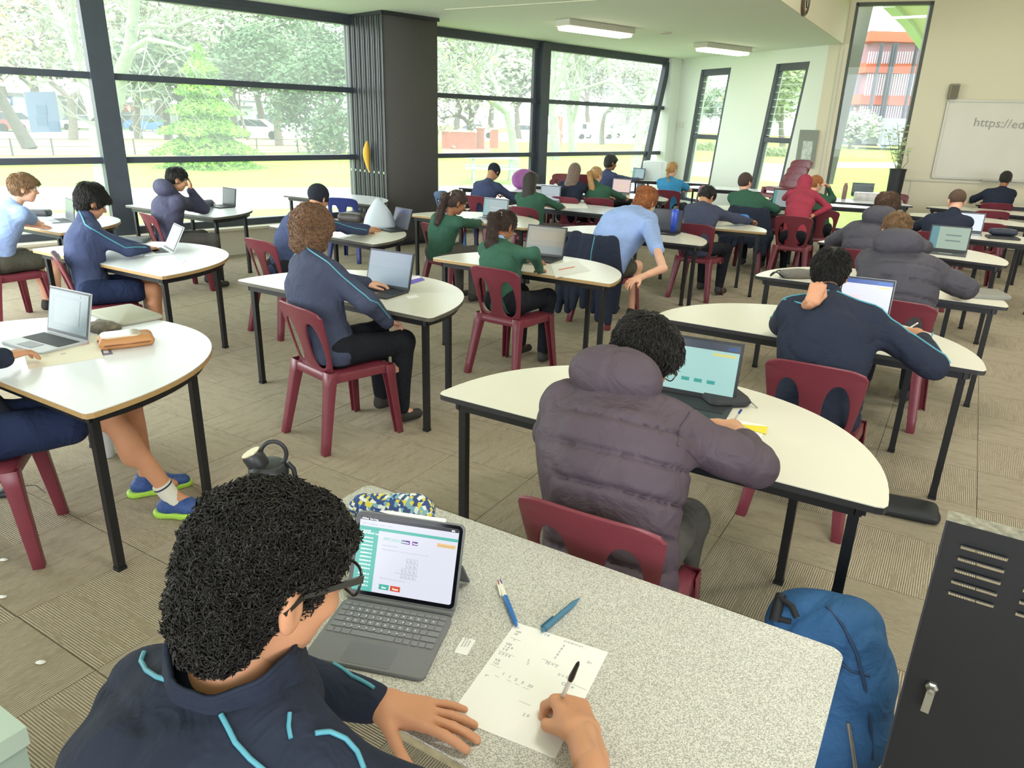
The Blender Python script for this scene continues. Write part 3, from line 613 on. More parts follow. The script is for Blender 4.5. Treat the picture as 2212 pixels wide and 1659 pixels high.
shop(152, 215, 226, 'C9A0B8', 'B57FA6', 'mauve fronted shop behind the pale tree', .6); shop(216, 300, 226, 'B8BCC8', 'D05A5A', 'shop with red sign left of the conifer')
shop(300, 345, 232, 'C9CCD2', 'E8C23A', 'shop with large yellow panel beside the conifer', .7); shop(346, 500, 230, 'D3D6DA', 'AEB4BC', 'long pale building behind the conifer')
shop(500, 600, 222, 'E2E4E6', 'D9DBDE', 'low white roofed building right of the conifer'); shop(602, 790, 236, 'D6D8DA', 'C0C5CB', 'white low building behind the evergreen trees'); 
shop(1215, 1470, 252, 'DCDEDF', 'C7CBD0', 'pale building behind the parked vans', .3, 285)
# yellow road sign, brick walls, bench, fence
b = on(330, 284, GZ); sg = empty('road_sign', b, label='yellow panel sign high on a pole near the pale tree', cat='sign'); zt2 = atY(328, 208, b.y).z-GZ
MB().tube([(0, 0, 0), (0, 0, zt2+.6)], .08, 8).build('pole', MATS['kerb'], sg); MB().box((0, -.1, zt2), (1.3, .1, .75)).build('panel', mat('yellow sign', 'E2B23C', .6), sg)
def brickwall(x0, x1, yt, yb, label, th=.5):
    Y = on((x0+x1)/2, yb, GZ).y; a = atY(x0, yb, Y); b = atY(x1, yb, Y); z = atY((x0+x1)/2, yt, Y).z; c = (a+b)/2; t = empty('brick_wall', (c.x, c.y, GZ), label=label, cat='wall')
    MB().box((0, 0, (z-GZ)/2), (b.x-a.x, th, z-GZ)).build('masonry', mat('red brick', 'B26A58', .9, var=.12, vscale=3), t); MB().box((0, 0, z-GZ+.06), (b.x-a.x+.1, th+.1, .12)).build('coping', mat('pale coping', 'D6C9BC', .8), t)
brickwall(955, 1028, 285, 322, 'red brick wall seen right of the charcoal partition'); brickwall(1029, 1046, 277, 322, 'square red brick pier at the end of the wall'); brickwall(1058, 1076, 280, 320, 'second red brick pier behind the pale tree'); brickwall(1192, 1212, 252, 318, 'tall red brick pier right of the middle mullion', .8)
b = on(1062, 393, GZ); bn = empty('park_bench', b, 6, 'pale mint park table with benches on the lawn', 'bench'); m_mint = mat('mint painted slats', 'A9CFC0', .7)
for y, z, w in ((0, .74, .7), (-.7, .45, .25), (.7, .45, .25)):
    for k in range(3): MB().box((0, y+(k-1)*w/3, z), (1.7, w/3*.85, .04)).build('slat', m_mint, bn)
for x in (-.6, .6): MB().bar((x, -.75, .0), (x, .05, .72), .06).build('leg', m_mint, bn); MB().bar((x, .75, .0), (x, -.05, .72), .06).build('leg', m_mint, bn); MB().box((x, 0, .42), (.05, 1.5, .05)).build('crossbar', m_mint, bn)
fe = empty('fence', tb_(-60, 338), label='low dark post and wire fence crossing the lawn', cat='fence'); fo = fe.location.copy(); pts = [tb_(x, 338-(x+60)*.012) for x in range(-60, 800, 88)]
for p in pts: MB().box(p-fo+Vector((0, 0, .34)), (.05, .05, .68)).build('post', m_bark_dk, fe)
for z in (.35, .64):
    mb = MB(); mb.tube([p-fo+Vector((0, 0, z)) for p in pts], .012, 4); mb.build('wire', m_bark_dk, fe)
ra = tb_(664, 318); rb = tb_(722, 320); rl = empty('handrail', ra, label='short dark handrail near the right evergreen trunk', cat='rail'); 
for p in (ra, (ra+rb)/2, rb): MB().box(p-ra+Vector((0, 0, .5)), (.07, .07, 1.0)).build('post', m_bark_dk, rl)
MB().bar(Vector((0, 0, 1.0)), rb-ra+Vector((0, 0, 1.0)), .06).build('rail', m_bark_dk, rl)
# orange banded school block seen through the tall window
Yb = 88.0
def q4(x0, y0, x1, y1, dY=0):
    ym = (y0+y1)/2; a = atY(x0, ym, Yb+dY); b = atY(x1, ym, Yb+dY); a.z = atY((x0+x1)/2, y1, Yb+dY).z; b.z = atY((x0+x1)/2, y0, Yb+dY).z; return a, b
bl = empty('school_building', (atY(1900, 320, Yb).x, Yb, GZ), label='tall school block with orange bands and slatted balconies behind the tall window', cat='building'); bo = bl.location.copy()
def bpart(nm, x0, y0, x1, y1, m, dY=0, th=6):
    a, b = q4(x0, y0, x1, y1, dY); return MB().box(((a.x+b.x)/2-bo.x, (Yb+dY+th/2)-bo.y, (a.z+b.z)/2-bo.z), (abs(b.x-a.x), th, abs(b.z-a.z))).build(nm, m, bl)
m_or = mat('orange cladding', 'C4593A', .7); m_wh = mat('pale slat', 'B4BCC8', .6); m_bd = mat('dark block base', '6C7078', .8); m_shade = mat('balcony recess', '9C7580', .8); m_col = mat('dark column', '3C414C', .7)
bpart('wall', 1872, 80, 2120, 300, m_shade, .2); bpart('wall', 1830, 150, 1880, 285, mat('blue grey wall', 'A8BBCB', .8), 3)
bpart('orange_band', 1878, 70, 2120, 92, m_or, -.8, 3); bpart('orange_band', 1870, 138, 2120, 160, m_or, -.8, 3); bpart('orange_band', 1858, 207, 2120, 229, m_or, -.8, 3)
bpart('base', 1846, 264, 2120, 318, m_bd, .5); bpart('base', 1900, 258, 2120, 316, mat('grey annexe', '888A92', .8), -4, 4)
for (y0, y1, xs) in ((112, 138, 1872), (160, 207, 1868), (229, 272, 1852)):
    mb = MB()
    for x in np.arange(xs, 2110, 5.2): a, b = q4(x, y0, x+1.7, y1, -1); mb.box(((a.x+b.x)/2-bo.x, -1.3, (a.z+b.z)/2-bo.z), (b.x-a.x, .1, b.z-a.z))
    f = mb.build('balcony_slat', m_wh, bl); f['kind'] = 'stuff'
for x in (1890, 1916, 1921, 1966, 2010): bpart('column', x, 92, x+4, 264, m_col, -1.8, .4)
mb = MB()
for x in np.arange(1832, 1876, 3.6): a, b = q4(x, 165, x+1.6, 275, 2.5); mb.box(((a.x+b.x)/2-bo.x, 2.5, (a.z+b.z)/2-bo.z), (b.x-a.x, .1, b.z-a.z))
mb.build('screen_slat', m_wh, bl)['kind'] = 'stuff'
b = on(1909, 318, GZ); bi = empty('wheelie_bin', b, label='bright blue bin against the dark building base', cat='bin'); hb = atY(1909, 301, b.y).z-GZ
o = MB().box((0, 0, hb/2), (hb*.55, hb*.6, hb), taper=1.15).build('body', mat('blue bin', '2F7FD0', .5), bi); MB().box((0, 0, hb+.05), (hb*.68, hb*.72, .1)).build('lid', MATS['blue bin'], bi)
# neighbouring roof eave and leaning fin outside the tall window
pts = [on(x, y, 4.4) for x, y in ((1922, 6), (2120, -60), (2160, 130), (1999, 104), (1962, 48))]
ev = empty('roof_eave', pts[0], label='pale green underside of a roof eave outside the tall window', cat='roof')
vs = [p-pts[0] for p in pts]; MB().add(vs+[v+Vector((0, 0, .18)) for v in vs], [(4, 3, 2, 1, 0), (5, 6, 7, 8, 9)]+[(k, (k+1) % 5, (k+1) % 5+5, k+5) for k in range(5)]).build('soffit', mat('soffit paint', 'BEB2BC', .8), ev)
MB().bar(vs[0]+Vector((0, 0, .06)), vs[4]+Vector((0, 0, .06)), .25, .3).build('gutter', mat('gutter', '9FA79D', .6), ev); MB().bar(vs[4]+Vector((0, 0, .06)), vs[3]+Vector((0, 0, .06)), .25, .3).build('gutter', MATS['gutter'], ev)
nw = NWB; Pf = WB0+NWB*.55
Q = [onplane(x, y, Pf, NWB) for x, y in ((1845, -10), (1893, -14), (1799, 398), (1780, 398))]
MB().add(Q+[q+NWB*.2 for q in Q], [(0, 3, 2, 1), (4, 5, 6, 7), (0, 1, 5, 4), (1, 2, 6, 5), (2, 3, 7, 6), (3, 0, 4, 7)]).build('trim_6', mat('grey fin', '7E8077', .7))['kind'] = 'structure'
# hedge and low boxes outside the leaning windows
def hedge(px0, px1, y0, yb, label, col):
    Y = on((px0+px1)/2, yb, GZ).y; a = atY(px0, yb, Y); b = atY(px1, yb, Y); z = atY(px0, y0, Y).z; c = (a+b)/2; c.z = GZ; t = empty('hedge', c, label=label, cat='hedge'); fm = MB(); rd = random.Random(int(px0))
    w, h = b.x-a.x, z-GZ
    MB().box((0, .5, h*.45), (w*.96, .8, h*.85)).build('mass', mat('hedge core '+col, col, .95, var=.3, vscale=3), t)
    for k in range(1400):
        p = Vector((rd.uniform(-w/2, w/2), rd.uniform(0, .9), rd.uniform(.02, h))); u = Vector((rd.gauss(0, 1), rd.gauss(0, 1), rd.gauss(0, 1))).normalized(); q = u.orthogonal().normalized(); s = .14; fm.add([p-u*s, p+q*s*.5, p+u*s, p-q*s*.5], [(0, 1, 2, 3)])
    f = fm.build('foliage', LM['olive'], t); f['kind'] = 'stuff'
hedge(1640, 1700, 318, 338, 'clipped green hedge outside the second leaning window', '8FA93F')
hedge(1480, 1545, 308, 325, 'loose green hedge outside the first leaning window', '93A65A')
# ================================================================== FURNITURE
m_black = mat('black steel tube', '17181B', .42, spec=.5, var=.15, vscale=30)
m_lam = mat('cream laminate', 'E6E2D2', .27, spec=.55, var=.015, vscale=3)
m_lamw = mat('white laminate', 'E3E6EA', .25, spec=.55)
m_ply = mat('birch ply edge', 'B08F5E', .6, var=.18, vscale=40, stretch=(1, 1, 30))
m_edge = mat('black edge strip', '2A2A2C', .5)
m_edgew = mat('worn dark edge', '5A564C', .6, var=.2)
def speckle():
    m = bpy.data.materials.new('speckled grey laminate'); m.use_nodes = True; nt = m.node_tree; N = nt.nodes; L = nt.links; b = N['Principled BSDF']
    t = N.new('ShaderNodeTexCoord'); n = N.new('ShaderNodeTexNoise'); n.inputs['Scale'].default_value = 420; n.inputs['Detail'].default_value = 1; L.new(t.outputs['Object'], n.inputs['Vector'])
    c = N.new('ShaderNodeValToRGB'); c.color_ramp.elements[0].position = .44; c.color_ramp.elements[0].color = hexc('A09E95'); c.color_ramp.elements[1].position = .54; c.color_ramp.elements[1].color = hexc('D3D1C9')
    L.new(n.outputs['Fac'], c.inputs['Fac']); L.new(c.outputs['Color'], b.inputs['Base Color']); b.inputs['Roughness'].default_value = .38
    MATS['speck'] = m; return m
m_speck = speckle()
def dshape(hl, dp, n=44, pw=2.15):
    pts = []
    for k in range(n+1):
        a = math.pi*k/n; c, s = math.cos(a), math.sin(a)
        pts.append((hl*math.copysign(abs(c)**(2/pw), c), dp*abs(s)**(2/pw)))
    o = []
    for k, p in enumerate(pts):     # soften the two corners
        if k == 0: o += [(hl-.03, -.0), (hl-.009, .006), (hl, .028)]
        elif k == n: o += [(-hl, .028), (-hl+.009, .006), (-hl+.03, 0)]
        elif p[1] > .04: o.append(p)
    return o
TABLE_CACHE = {}
TZ = .72
def d_table(M, ang=-31, hl=.8, dp=.85, top='cream', edge='black', label='', legs=None, name='half_round_table', group=None):
    key = (round(hl, 2), round(dp, 2))
    t = empty(name, (M[0], M[1], 0), ang, label, 'table', group)
    sh = dshape(hl, dp)
    mt = m_lam if top == 'cream' else m_lamw; me_ = {'black': m_edge, 'ply': m_ply, 'worn': m_edgew}[edge]
    MB().prism(sh, TZ-.0035, TZ).build('tabletop', mt, t)
    MB().prism([(x*1.0, y) for x, y in sh], TZ-.025, TZ-.0036).build('edge_band', me_, t)
    ins = .045; fr = [(max(-hl+ins+.02, min(hl-ins-.02, x*.93)), ins+y*.90) for x, y in sh]
    mb = MB(); n = len(fr)
    for i in range(0, n):
        a, b = fr[i], fr[(i+1) % n]
        if (Vector(a)-Vector(b)).length > .004: mb.bar((*a, TZ-.045), (*b, TZ-.045), .025, .04)
    mb.build('frame', m_black, t)
    lp = legs or [(-hl+.085, .065), (hl-.085, .065), (-hl*.60, dp*.70), (hl*.60, dp*.70)]
    for x, y in lp:
        l = MB().box((x, y, (TZ-.03+.015)/2+.003), (.032, .032, TZ-.045)).build('leg', m_black, t)
        MB().box((x, y, .008), (.037, .037, .016)).build('foot', mat('black rubber foot', '101010', .8), l)
    return t
def Mab(A=None, B=None, ang=-31, hl=.8):
    d = dirv(ang); return (B-d*hl) if A is None else ((A+d*hl) if B is None else (A+B)/2)
T = {}
P7 = lambda x, y: on(x, y, TZ)
def dt(key, M, **k): T[key] = (M, k.get('ang', -31)); return d_table(M, **k)
dt('purple', Mab(P7(935, 855), P7(1918, 1090)), hl=.815, dp=.82, label='cream half-round table at which the purple-grey puffer jacket boy writes, nearest of all half-round tables')
dt('leftD', Mab(B=P7(185, 895)), dp=.93, top='white', edge='ply', label='white half-round table with ply edge under the tan pencil case at left')
dt('midD', Mab(P7(535, 600), P7(907, 695)), dp=.86, label='cream half-round table where the boy with long curly brown hair sits', edge='worn')
dt('eD', Mab(P7(1397, 685), P7(2142, 800)), hl=.82, dp=.80, label='cream half-round table behind the purple-grey jacket, under the boy holding his ear', legs=[(-.735, .065), (.735, .065), (-.10, .70), (-.02, .70), (.17, .065), (.5, .58)])
dt('l2', Mab(B=P7(350, 597), hl=.82), dp=.95, hl=.82, top='white', edge='ply', label='white half-round table with ply edge under the laptop with pale sky picture')
dt('l3', Mab(B=P7(465, 470)), dp=.9, top='white', edge='worn', label='white half-round table by the window in front of the dark hooded boy')
dt('girl1', Mab(P7(945, 557), P7(1305, 613)), hl=.77, dp=.76, edge='ply', label='cream half-round table with ply edge at which the ponytail girl in green writes', legs=[(-.69, .065), (.69, .065), (-.28, .6), (.33, .6)])
dt('girl2', Mab(P7(883, 463), P7(1130, 492)), dp=.85, edge='ply', label='cream half-round table with ply edge beside the charcoal partition', ang=-33)
dt('g2', Mab(P7(588, 486), P7(800, 530), ang=-37), hl=.76, dp=.82, ang=-37, edge='worn', label='cream half-round table carrying the dark bag and bent white folder behind the curly haired boy')
dt('g3', Mab(B=P7(803, 442)), ang=-31, dp=.78, top='white', edge='worn', label='empty white half-round table in front of the folded partition')
dt('r3', Mab(P7(1630, 595), None), dp=.85, label='cream half-round table with grey case on its right end at the right edge', top='cream')
A = P7(1765, 522); B = P7(2212, 579); d = (B-A).normalized(); dt('r4', A+d*.8, ang=math.degrees(math.atan2(d.y, d.x)), dp=.8, label='cream table in front of the two grey puffer jackets, carrying a thick black laptop')
A = P7(1925, 505); A = P7(1940, 500); B = P7(2212, 527); d = (B-A).normalized(); dt('r5', P7(2212, 527)-d*.55, ang=math.degrees(math.atan2(d.y, d.x)), dp=.8, label='cream table with dark pencil case on a black folder at right')
A = P7(1930, 462); B = P7(2212, 490); d = (B-A).normalized(); dt('r6', A+d*.8, ang=math.degrees(math.atan2(d.y, d.x)), dp=.7, label='empty cream table behind the boy with cropped brown hair')
A = P7(2000, 447); B = P7(2212, 466); d = (B-A).normalized(); dt('r7', A+d*.8, ang=math.degrees(math.atan2(d.y, d.x)), dp=.6, label='long cream table just before the far right boy\'s chair')
A = P7(2088, 434); dt('r8', A+dirv(-20)*.8-NWB*.62, ang=-20, dp=.35, label='farthest cream table at the whiteboard wall with the far right boy\'s laptop')
dt('sky', Mab(P7(1203, 495), P7(1500, 531)), hl=.8, dp=.8, label='cream half-round table in front of the ginger boy in light blue shirt')
dt('navy', Mab(B=P7(1655, 502), hl=.75, ang=-25), hl=.75, dp=.7, ang=-25, edge='ply', label='cream half-round table where the bent over navy boy lays his arm')
dt('green', Mab(B=P7(1775, 468), hl=.8, ang=-22), hl=.8, dp=.75, ang=-22, edge='worn', label='cream half-round table with black tablet case and white handbag')
dt('g4', Mab(P7(1165, 445), P7(1283, 465)), hl=.8, dp=.85, label='white half-round table in front of the girl with very long dark hair', top='white')
dt('g5', Mab(P7(1225, 420), P7(1430, 432)), hl=.8, dp=.8, label='cream half-round table with the pink screened laptop')
dt('w1', P7(1085, 412), hl=.8, dp=.7, ang=-25, top='white', label='white table at the window where a navy figure rests head on arm')
dt('w2', P7(1212, 405), hl=.8, dp=.5, ang=-25, top='white', label='white table behind the very long dark hair, near the window mullion')
dt('b1', P7(1560, 410), hl=.9, dp=.7, ang=-18, top='white', label='white table stretching in front of the blue shirt girl with braid')
dt('b2', P7(1445, 393), hl=.75, dp=.35, ang=-20, top='white', label='white table in the far corner carrying a laptop and white box')
dt('k1', wp(.55, 0, -1.38), hl=.7, dp=.7, ang=-18, top='white', label='white table with clear container before the tall window')
dt('k2', P7(1800, 446), hl=.75, dp=.45, ang=-20, top='white', label='white table at which the red hooded figure and neighbour lean')
# the left boy's table, only its near corner shows
dt('l0', Mab(B=P7(130, 503), hl=.8), hl=.8, dp=.9, top='white', edge='ply', label='white half-round table where the boy in light blue shirt types at left')
# front speckled desk
gA, gB, gC = P7(375, 1305), P7(795, 1045), P7(1825, 1406); w_ = (gC-gB).length; d_ = (gB-gA).length; gang = math.degrees(math.atan2((gC-gB).y, (gC-gB).x))
gy = dirv(gang+90); gc = (gB+gC)/2-gy*d_/2
desk = empty('desk', (gc.x, gc.y, 0), gang, 'speckled grey rectangular desk in the foreground with tablet and paper', 'desk')
MB().prism(rrect(w_, d_, .028, 6), TZ-.0045, TZ, .0015).build('desktop', m_speck, desk)
MB().prism(rrect(w_-.001, d_-.001, .028, 6), TZ-.024, TZ-.0046).build('edge_band', mat('chipped beige edge', 'A39878', .6, var=.3, vscale=30), desk)
mb = MB()
for a, b in (((-1, -1), (1, -1)), ((1, -1), (1, 1)), ((1, 1), (-1, 1)), ((-1, 1), (-1, -1))):
    mb.bar((a[0]*(w_/2-.05), a[1]*(d_/2-.05), TZ-.045), (b[0]*(w_/2-.05), b[1]*(d_/2-.05), TZ-.045), .025, .04)
mb.build('frame', m_black, desk)
for x in (-1, 1):
    for y in (-1, 1):
        l = MB().box((x*(w_/2-.05), y*(d_/2-.05), .355), (.032, .032, .69)).build('leg', m_black, desk); MB().box((x*(w_/2-.05), y*(d_/2-.05), .008), (.037, .037, .016)).build('foot', MATS['black rubber foot'], l)

# ------------------------------------------------------------------ stacking chair
m_maroon = mat('maroon plastic', '74303C', .36, spec=.5, var=.05, vscale=12, bump=.02, bscale=300)
m_blue = mat('navy blue plastic', '2F3A78', .36, spec=.5)
m_lblue = mat('mid blue plastic', '4A78B8', .36, spec=.5)
def bake(me, mods):
    o = bpy.data.objects.new('tmp', me); COL.objects.link(o)
    for t, kw in mods:
        md = o.modifiers.new(t, t)
        for k, v in kw.items(): setattr(md, k, v)
    dg = bpy.context.evaluated_depsgraph_get(); dg.update(); r = bpy.data.meshes.new_from_object(o.evaluated_get(dg)); bpy.data.objects.remove(o); smooth(r, 45); return r
def chair_back():
    vs, fs = [], []; rows = []
    v0h, v1h = .05, .76        # the long holes span these heights of the back
    vl = [0, .03]+[v0h+(v1h-v0h)*(1-math.cos(math.pi*k/14))/2 for k in range(15)]+[.80, .84, .88, .93, .97, 1.0]
    for v in vl:
        w = .165+.056*v**.8
        if v > .80: w *= math.sqrt(max(0, 1-((v-.80)/.27)**2.6))*.5+.5 if v < 1 else .70
        hc = .098+.010*v; 
        if v0h <= v <= v1h:
            t = (v-v0h)/(v1h-v0h); h = (.059-.008*t)*max(0, 1-abs(2*t-1)**2.6)**.5
        else: h = 0
        a, b = hc-h, hc+h
        us = [-w, -w*.97+(-b+w)*.35 if 0 else -(b+(w-b)*.5), -b, -a, -a*.5, 0, a*.5, a, b, b+(w-b)*.5, w]
        rows.append((v, w, us))
    for v, w, us in rows:
        for u in us:
            x = -.185-.085*v-.012*v*v+.045*(abs(u)/.22)**2*(1-.3*v); z = .435+.375*v-.02*(abs(u)/.22)**3*(v > .9)
            if v >= 1: z -= .004
            vs.append((x, u, z))
    nc = 11
    for i in range(len(rows)-1):
        vm = (rows[i][0]+rows[i+1][0])/2
        for k in range(nc-1):
            if v0h < vm < v1h and k in (2, 7): continue
            fs.append((i*nc+k, i*nc+k+1, (i+1)*nc+k+1, (i+1)*nc+k))
    me = bpy.data.meshes.new('back'); me.from_pydata(vs, [], fs)
    bm = bmesh.new(); bm.from_mesh(me); bmesh.ops.remove_doubles(bm, verts=bm.verts, dist=.0008); bm.to_mesh(me); bm.free()
    return bake(me, [('SOLIDIFY', dict(thickness=.011, offset=0)), ('BEVEL', dict(width=.003, segments=2, limit_method='ANGLE'))])
def chair_seat():
    vs, fs = [], []; nx, ny = 9, 9
    for i in range(nx):
        for j in range(ny):
            u, v = i/(nx-1)*2-1, j/(ny-1)*2-1
            w = .205-.025*(1-(u+1)/2); x = .20*u; y = w*v
            if abs(u) == 1 or abs(v) == 1: pass
            z = .44-.012*(1-u*u)*(1-v*v)-.02*max(0, u-.6)**2*4+.0
            if abs(v) > .9: z -= .012
            vs.append((x, y*(1-.06*max(0, abs(u)-.7)), z))
    for i in range(nx-1):
        for j in range(ny-1): fs.append((i*ny+j, i*ny+j+1, (i+1)*ny+j+1, (i+1)*ny+j))
    # apron
    ring = [i*ny for i in range(nx)]+[(nx-1)*ny+j for j in range(1, ny)]+[i*ny+ny-1 for i in range(nx-2, -1, -1)]+[j for j in range(ny-2, 0, -1)]
    n0 = len(vs)
    for r in ring: x, y, z = vs[r]; vs.append((x*1.02, y*1.02, z-.045))
    m = len(ring); fs += [(ring[k], ring[(k+1) % m], n0+(k+1) % m, n0+k) for k in range(m)]
    me = bpy.data.meshes.new('seat'); me.from_pydata(vs, [], fs)
    return bake(me, [('SOLIDIFY', dict(thickness=.008, offset=0)), ('BEVEL', dict(width=.003, segments=1, limit_method='ANGLE'))])
def chair_leg(front, s):
    """open channel leg, tapering and splayed"""
    if front: top = Vector((.185, s*.185, .425)); bot = Vector((.225, s*.225, 0)); wx, wy = .055, .050
    else: top = Vector((-.175, s*.165, .45)); bot = Vector((-.265, s*.215, 0)); wx, wy = .050, .060
    d = bot-top; vs = []; prof = [(-1, -1), (-1, 1), (1, 1), (1, -1)]; n = 6
    for k in range(n+1):
        t = k/n; c = top+d*t; kx = wx*(1.0-.30*t)*(1+.5*max(0, .25-t)); ky = wy*(1-.30*t)*(1+.6*max(0, .25-t))
        for i in (-1, -.6, .6, 1):
            x = c.x+(kx/2)*(1 if abs(i) < 1 else -1)*(1 if front else -1); y = c.y+i/abs(i)*ky/2*(.9 if abs(i) < 1 else 1); vs.append((x, y, c.z))
    fs = [(k*4+j, k*4+j+1, (k+1)*4+j+1, (k+1)*4+j) for k in range(n) for j in range(3)]
    me = bpy.data.meshes.new('leg'); me.from_pydata(vs, [], fs)
    return bake(me, [('SOLIDIFY', dict(thickness=.007, offset=0)), ('BEVEL', dict(width=.002, segments=1, limit_method='ANGLE'))])
CM = dict(back=chair_back(), seat=chair_seat(), legs=[chair_leg(f, s) for f in (0, 1) for s in (-1, 1)])
CPROTO = {}
def chair(loc, ang, label, color='maroon', group=None, tilt=0):
    loc = Vector((loc[0], loc[1], loc[2] if len(loc) > 2 else 0))
    if color in CPROTO:
        c = copy_tree(CPROTO[color], loc, ang, label, group)
        if group is None and 'group' in c: del c['group']
    else:
        m = {'maroon': m_maroon, 'navy': m_blue, 'blue': m_lblue}[color]; c = empty('chair', loc, ang, label, 'chair', group)
        for nm, me in (('backrest', CM['back']), ('seat', CM['seat']))+tuple(('leg', l) for l in CM['legs']):
            me = me if color == 'maroon' else me.copy(); me.materials.clear(); me.materials.append(m); link(nm, me, None, c)
        CPROTO[color] = c
    if tilt: c.rotation_euler = (0, R3(tilt), R3(ang))
    return c
CH = {}
def chair_at(key, pl, pr, ang, label, **k):
    """the two ends of the top of the back, as seen"""
    m = (on(*pl, .79)+on(*pr, .79))/2 if pr else on(*pl, .79); f = dirv(ang); s = m+f*.275; s.z = 0
    CH[key] = (s, ang); chair(s, ang, label, **k)
chair_at('purple', (1095, 1068), (1447, 1175), 61, 'maroon chair under the boy in the purple-grey puffer jacket')
chair_at('e', (1642, 772), (1890, 820), 59, 'maroon chair under the navy jacket boy who holds his ear')
CH['curly'] = (Vector((-.98, 3.93, 0)), 46); chair(CH['curly'][0], 46, 'maroon chair under the boy with long curly brown hair')
chair_at('pony', (1005, 575), (1122, 592), 55, 'maroon chair under the ponytail girl in green at the ply edged table')
chair_at('girl2', (932, 486), None, 45, 'maroon chair under the girl in green beside the partition')
chair_at('gin', (1280, 517), None, 50, 'maroon chair hung with a navy jacket under the ginger boy')
chair_at('nav', (1500, 487), None, 58, 'maroon chair under the bent over navy boy')
chair_at('r24', (1940, 655), None, 56, 'maroon chair under the grey puffer jacket with cropped light brown hair')
chair_at('long', (1128, 450), None, 50, 'maroon chair under the girl in green with very long dark hair')
chair_at('blond', (1292, 430), None, 65, 'maroon chair under the girl in green with blond ponytail')
chair_at('braid', (1441, 413), None, 60, 'maroon chair under the girl in blue shirt with braid')
chair_at('fr', (2156, 441), None, 72, 'maroon chair under the far right boy at the whiteboard')
_h = on(1242, 370, 1.12)-dirv(66)*.14; CH['lng2'] = (Vector((_h.x, _h.y, 0)), 66); chair(CH['lng2'][0], 66, 'maroon chair under the figure with long light brown hair')
_h = on(1066, 372, 1.08)-dirv(62)*.30; CH['win'] = (Vector((_h.x, _h.y, 0)), 62); chair(CH['win'][0], 62, 'maroon chair under the navy figure resting at the window')
chair_at('red', (1715, 470), None, 62, 'maroon chair under the red hooded figure')
chair_at('grn', (1617, 455), None, 58, 'maroon chair draped with a dark jacket under the boy in green jumper')
chair_at('r23', (1850, 543), None, 56, 'maroon chair under the grey puffer jacket with wavy brown hair')
chair_at('r25', (2020, 505), None, 60, 'maroon chair under the navy boy with cropped brown hair')
chair_at('e6', (2145, 458), None, 72, 'empty maroon chair tucked behind the white screened laptop')
chair_at('e5', (2130, 484), None, 66, 'empty maroon chair tucked at the table with the dark pencil case')
chair(wp(1.15, 0, -.46), 252, 'empty maroon chair before the tall window')
chair_at('bl', (735, 430), None, 75, 'navy blue chair in front of the empty white table by the partition', color='navy')
chair_at('lb', (948, 415), None, -20, 'mid blue chair beside the partition panel', color='blue')
chair_at('bb', (1530, 403), None, 200, 'empty maroon chair at the white table behind the bent over navy boy')
# chairs on the left side
CH['l2'] = (Vector((-2.98, 5.14, 0)), 33); chair(CH['l2'][0], 33, 'maroon chair under the navy jacket boy at the left laptop, seen from its side')
CH['sky'] = (Vector((-4.30, 6.05, 0)), 62); chair(CH['sky'][0], 62, 'maroon chair under the boy in light blue shirt at left edge')
CH['hood'] = (Vector((-3.46, 7.40, 0)), 45); chair(CH['hood'][0], 45, 'maroon chair under the boy in dark hooded jacket by the window')
CH['near'] = (Vector((-2.13, 2.86, 0)), 10); chair((-2.18, 2.62, 0), 20, 'maroon chair under the shorts wearer cut off by the left edge')
CH['back'] = (Vector((-1.92, 6.05, 0)), 52); chair(CH['back'][0], 52, 'maroon chair under the person in dark beanie behind the curly haired boy')
for k, (x, a_) in enumerate(((1204, 250), (1258, 80))):
    p = atY(x, 380, (13.2, 13.7)[k]); p.z = 0
    for j in (0, 1): chair((p.x+.04*j, p.y, .09*j), a_, ('lower', 'upper')[j]+(' chair of the pair facing the room by the mullion', ' chair of the pair seen from behind by the far glass')[k], group='maroon chairs by the far window')
# stack of chairs before the second leaning window
P = atY(1655, 420, 10.6); P.z = 0
for k in range(7):
    chair((P.x+.045*k, P.y+.015*k, .09*k), 200, ['lowest', 'second lowest', 'third', 'fourth', 'fifth', 'second highest', 'topmost'][k]+' maroon chair in the tall stack by the leaning window', group='maroon chairs in the tall stack')
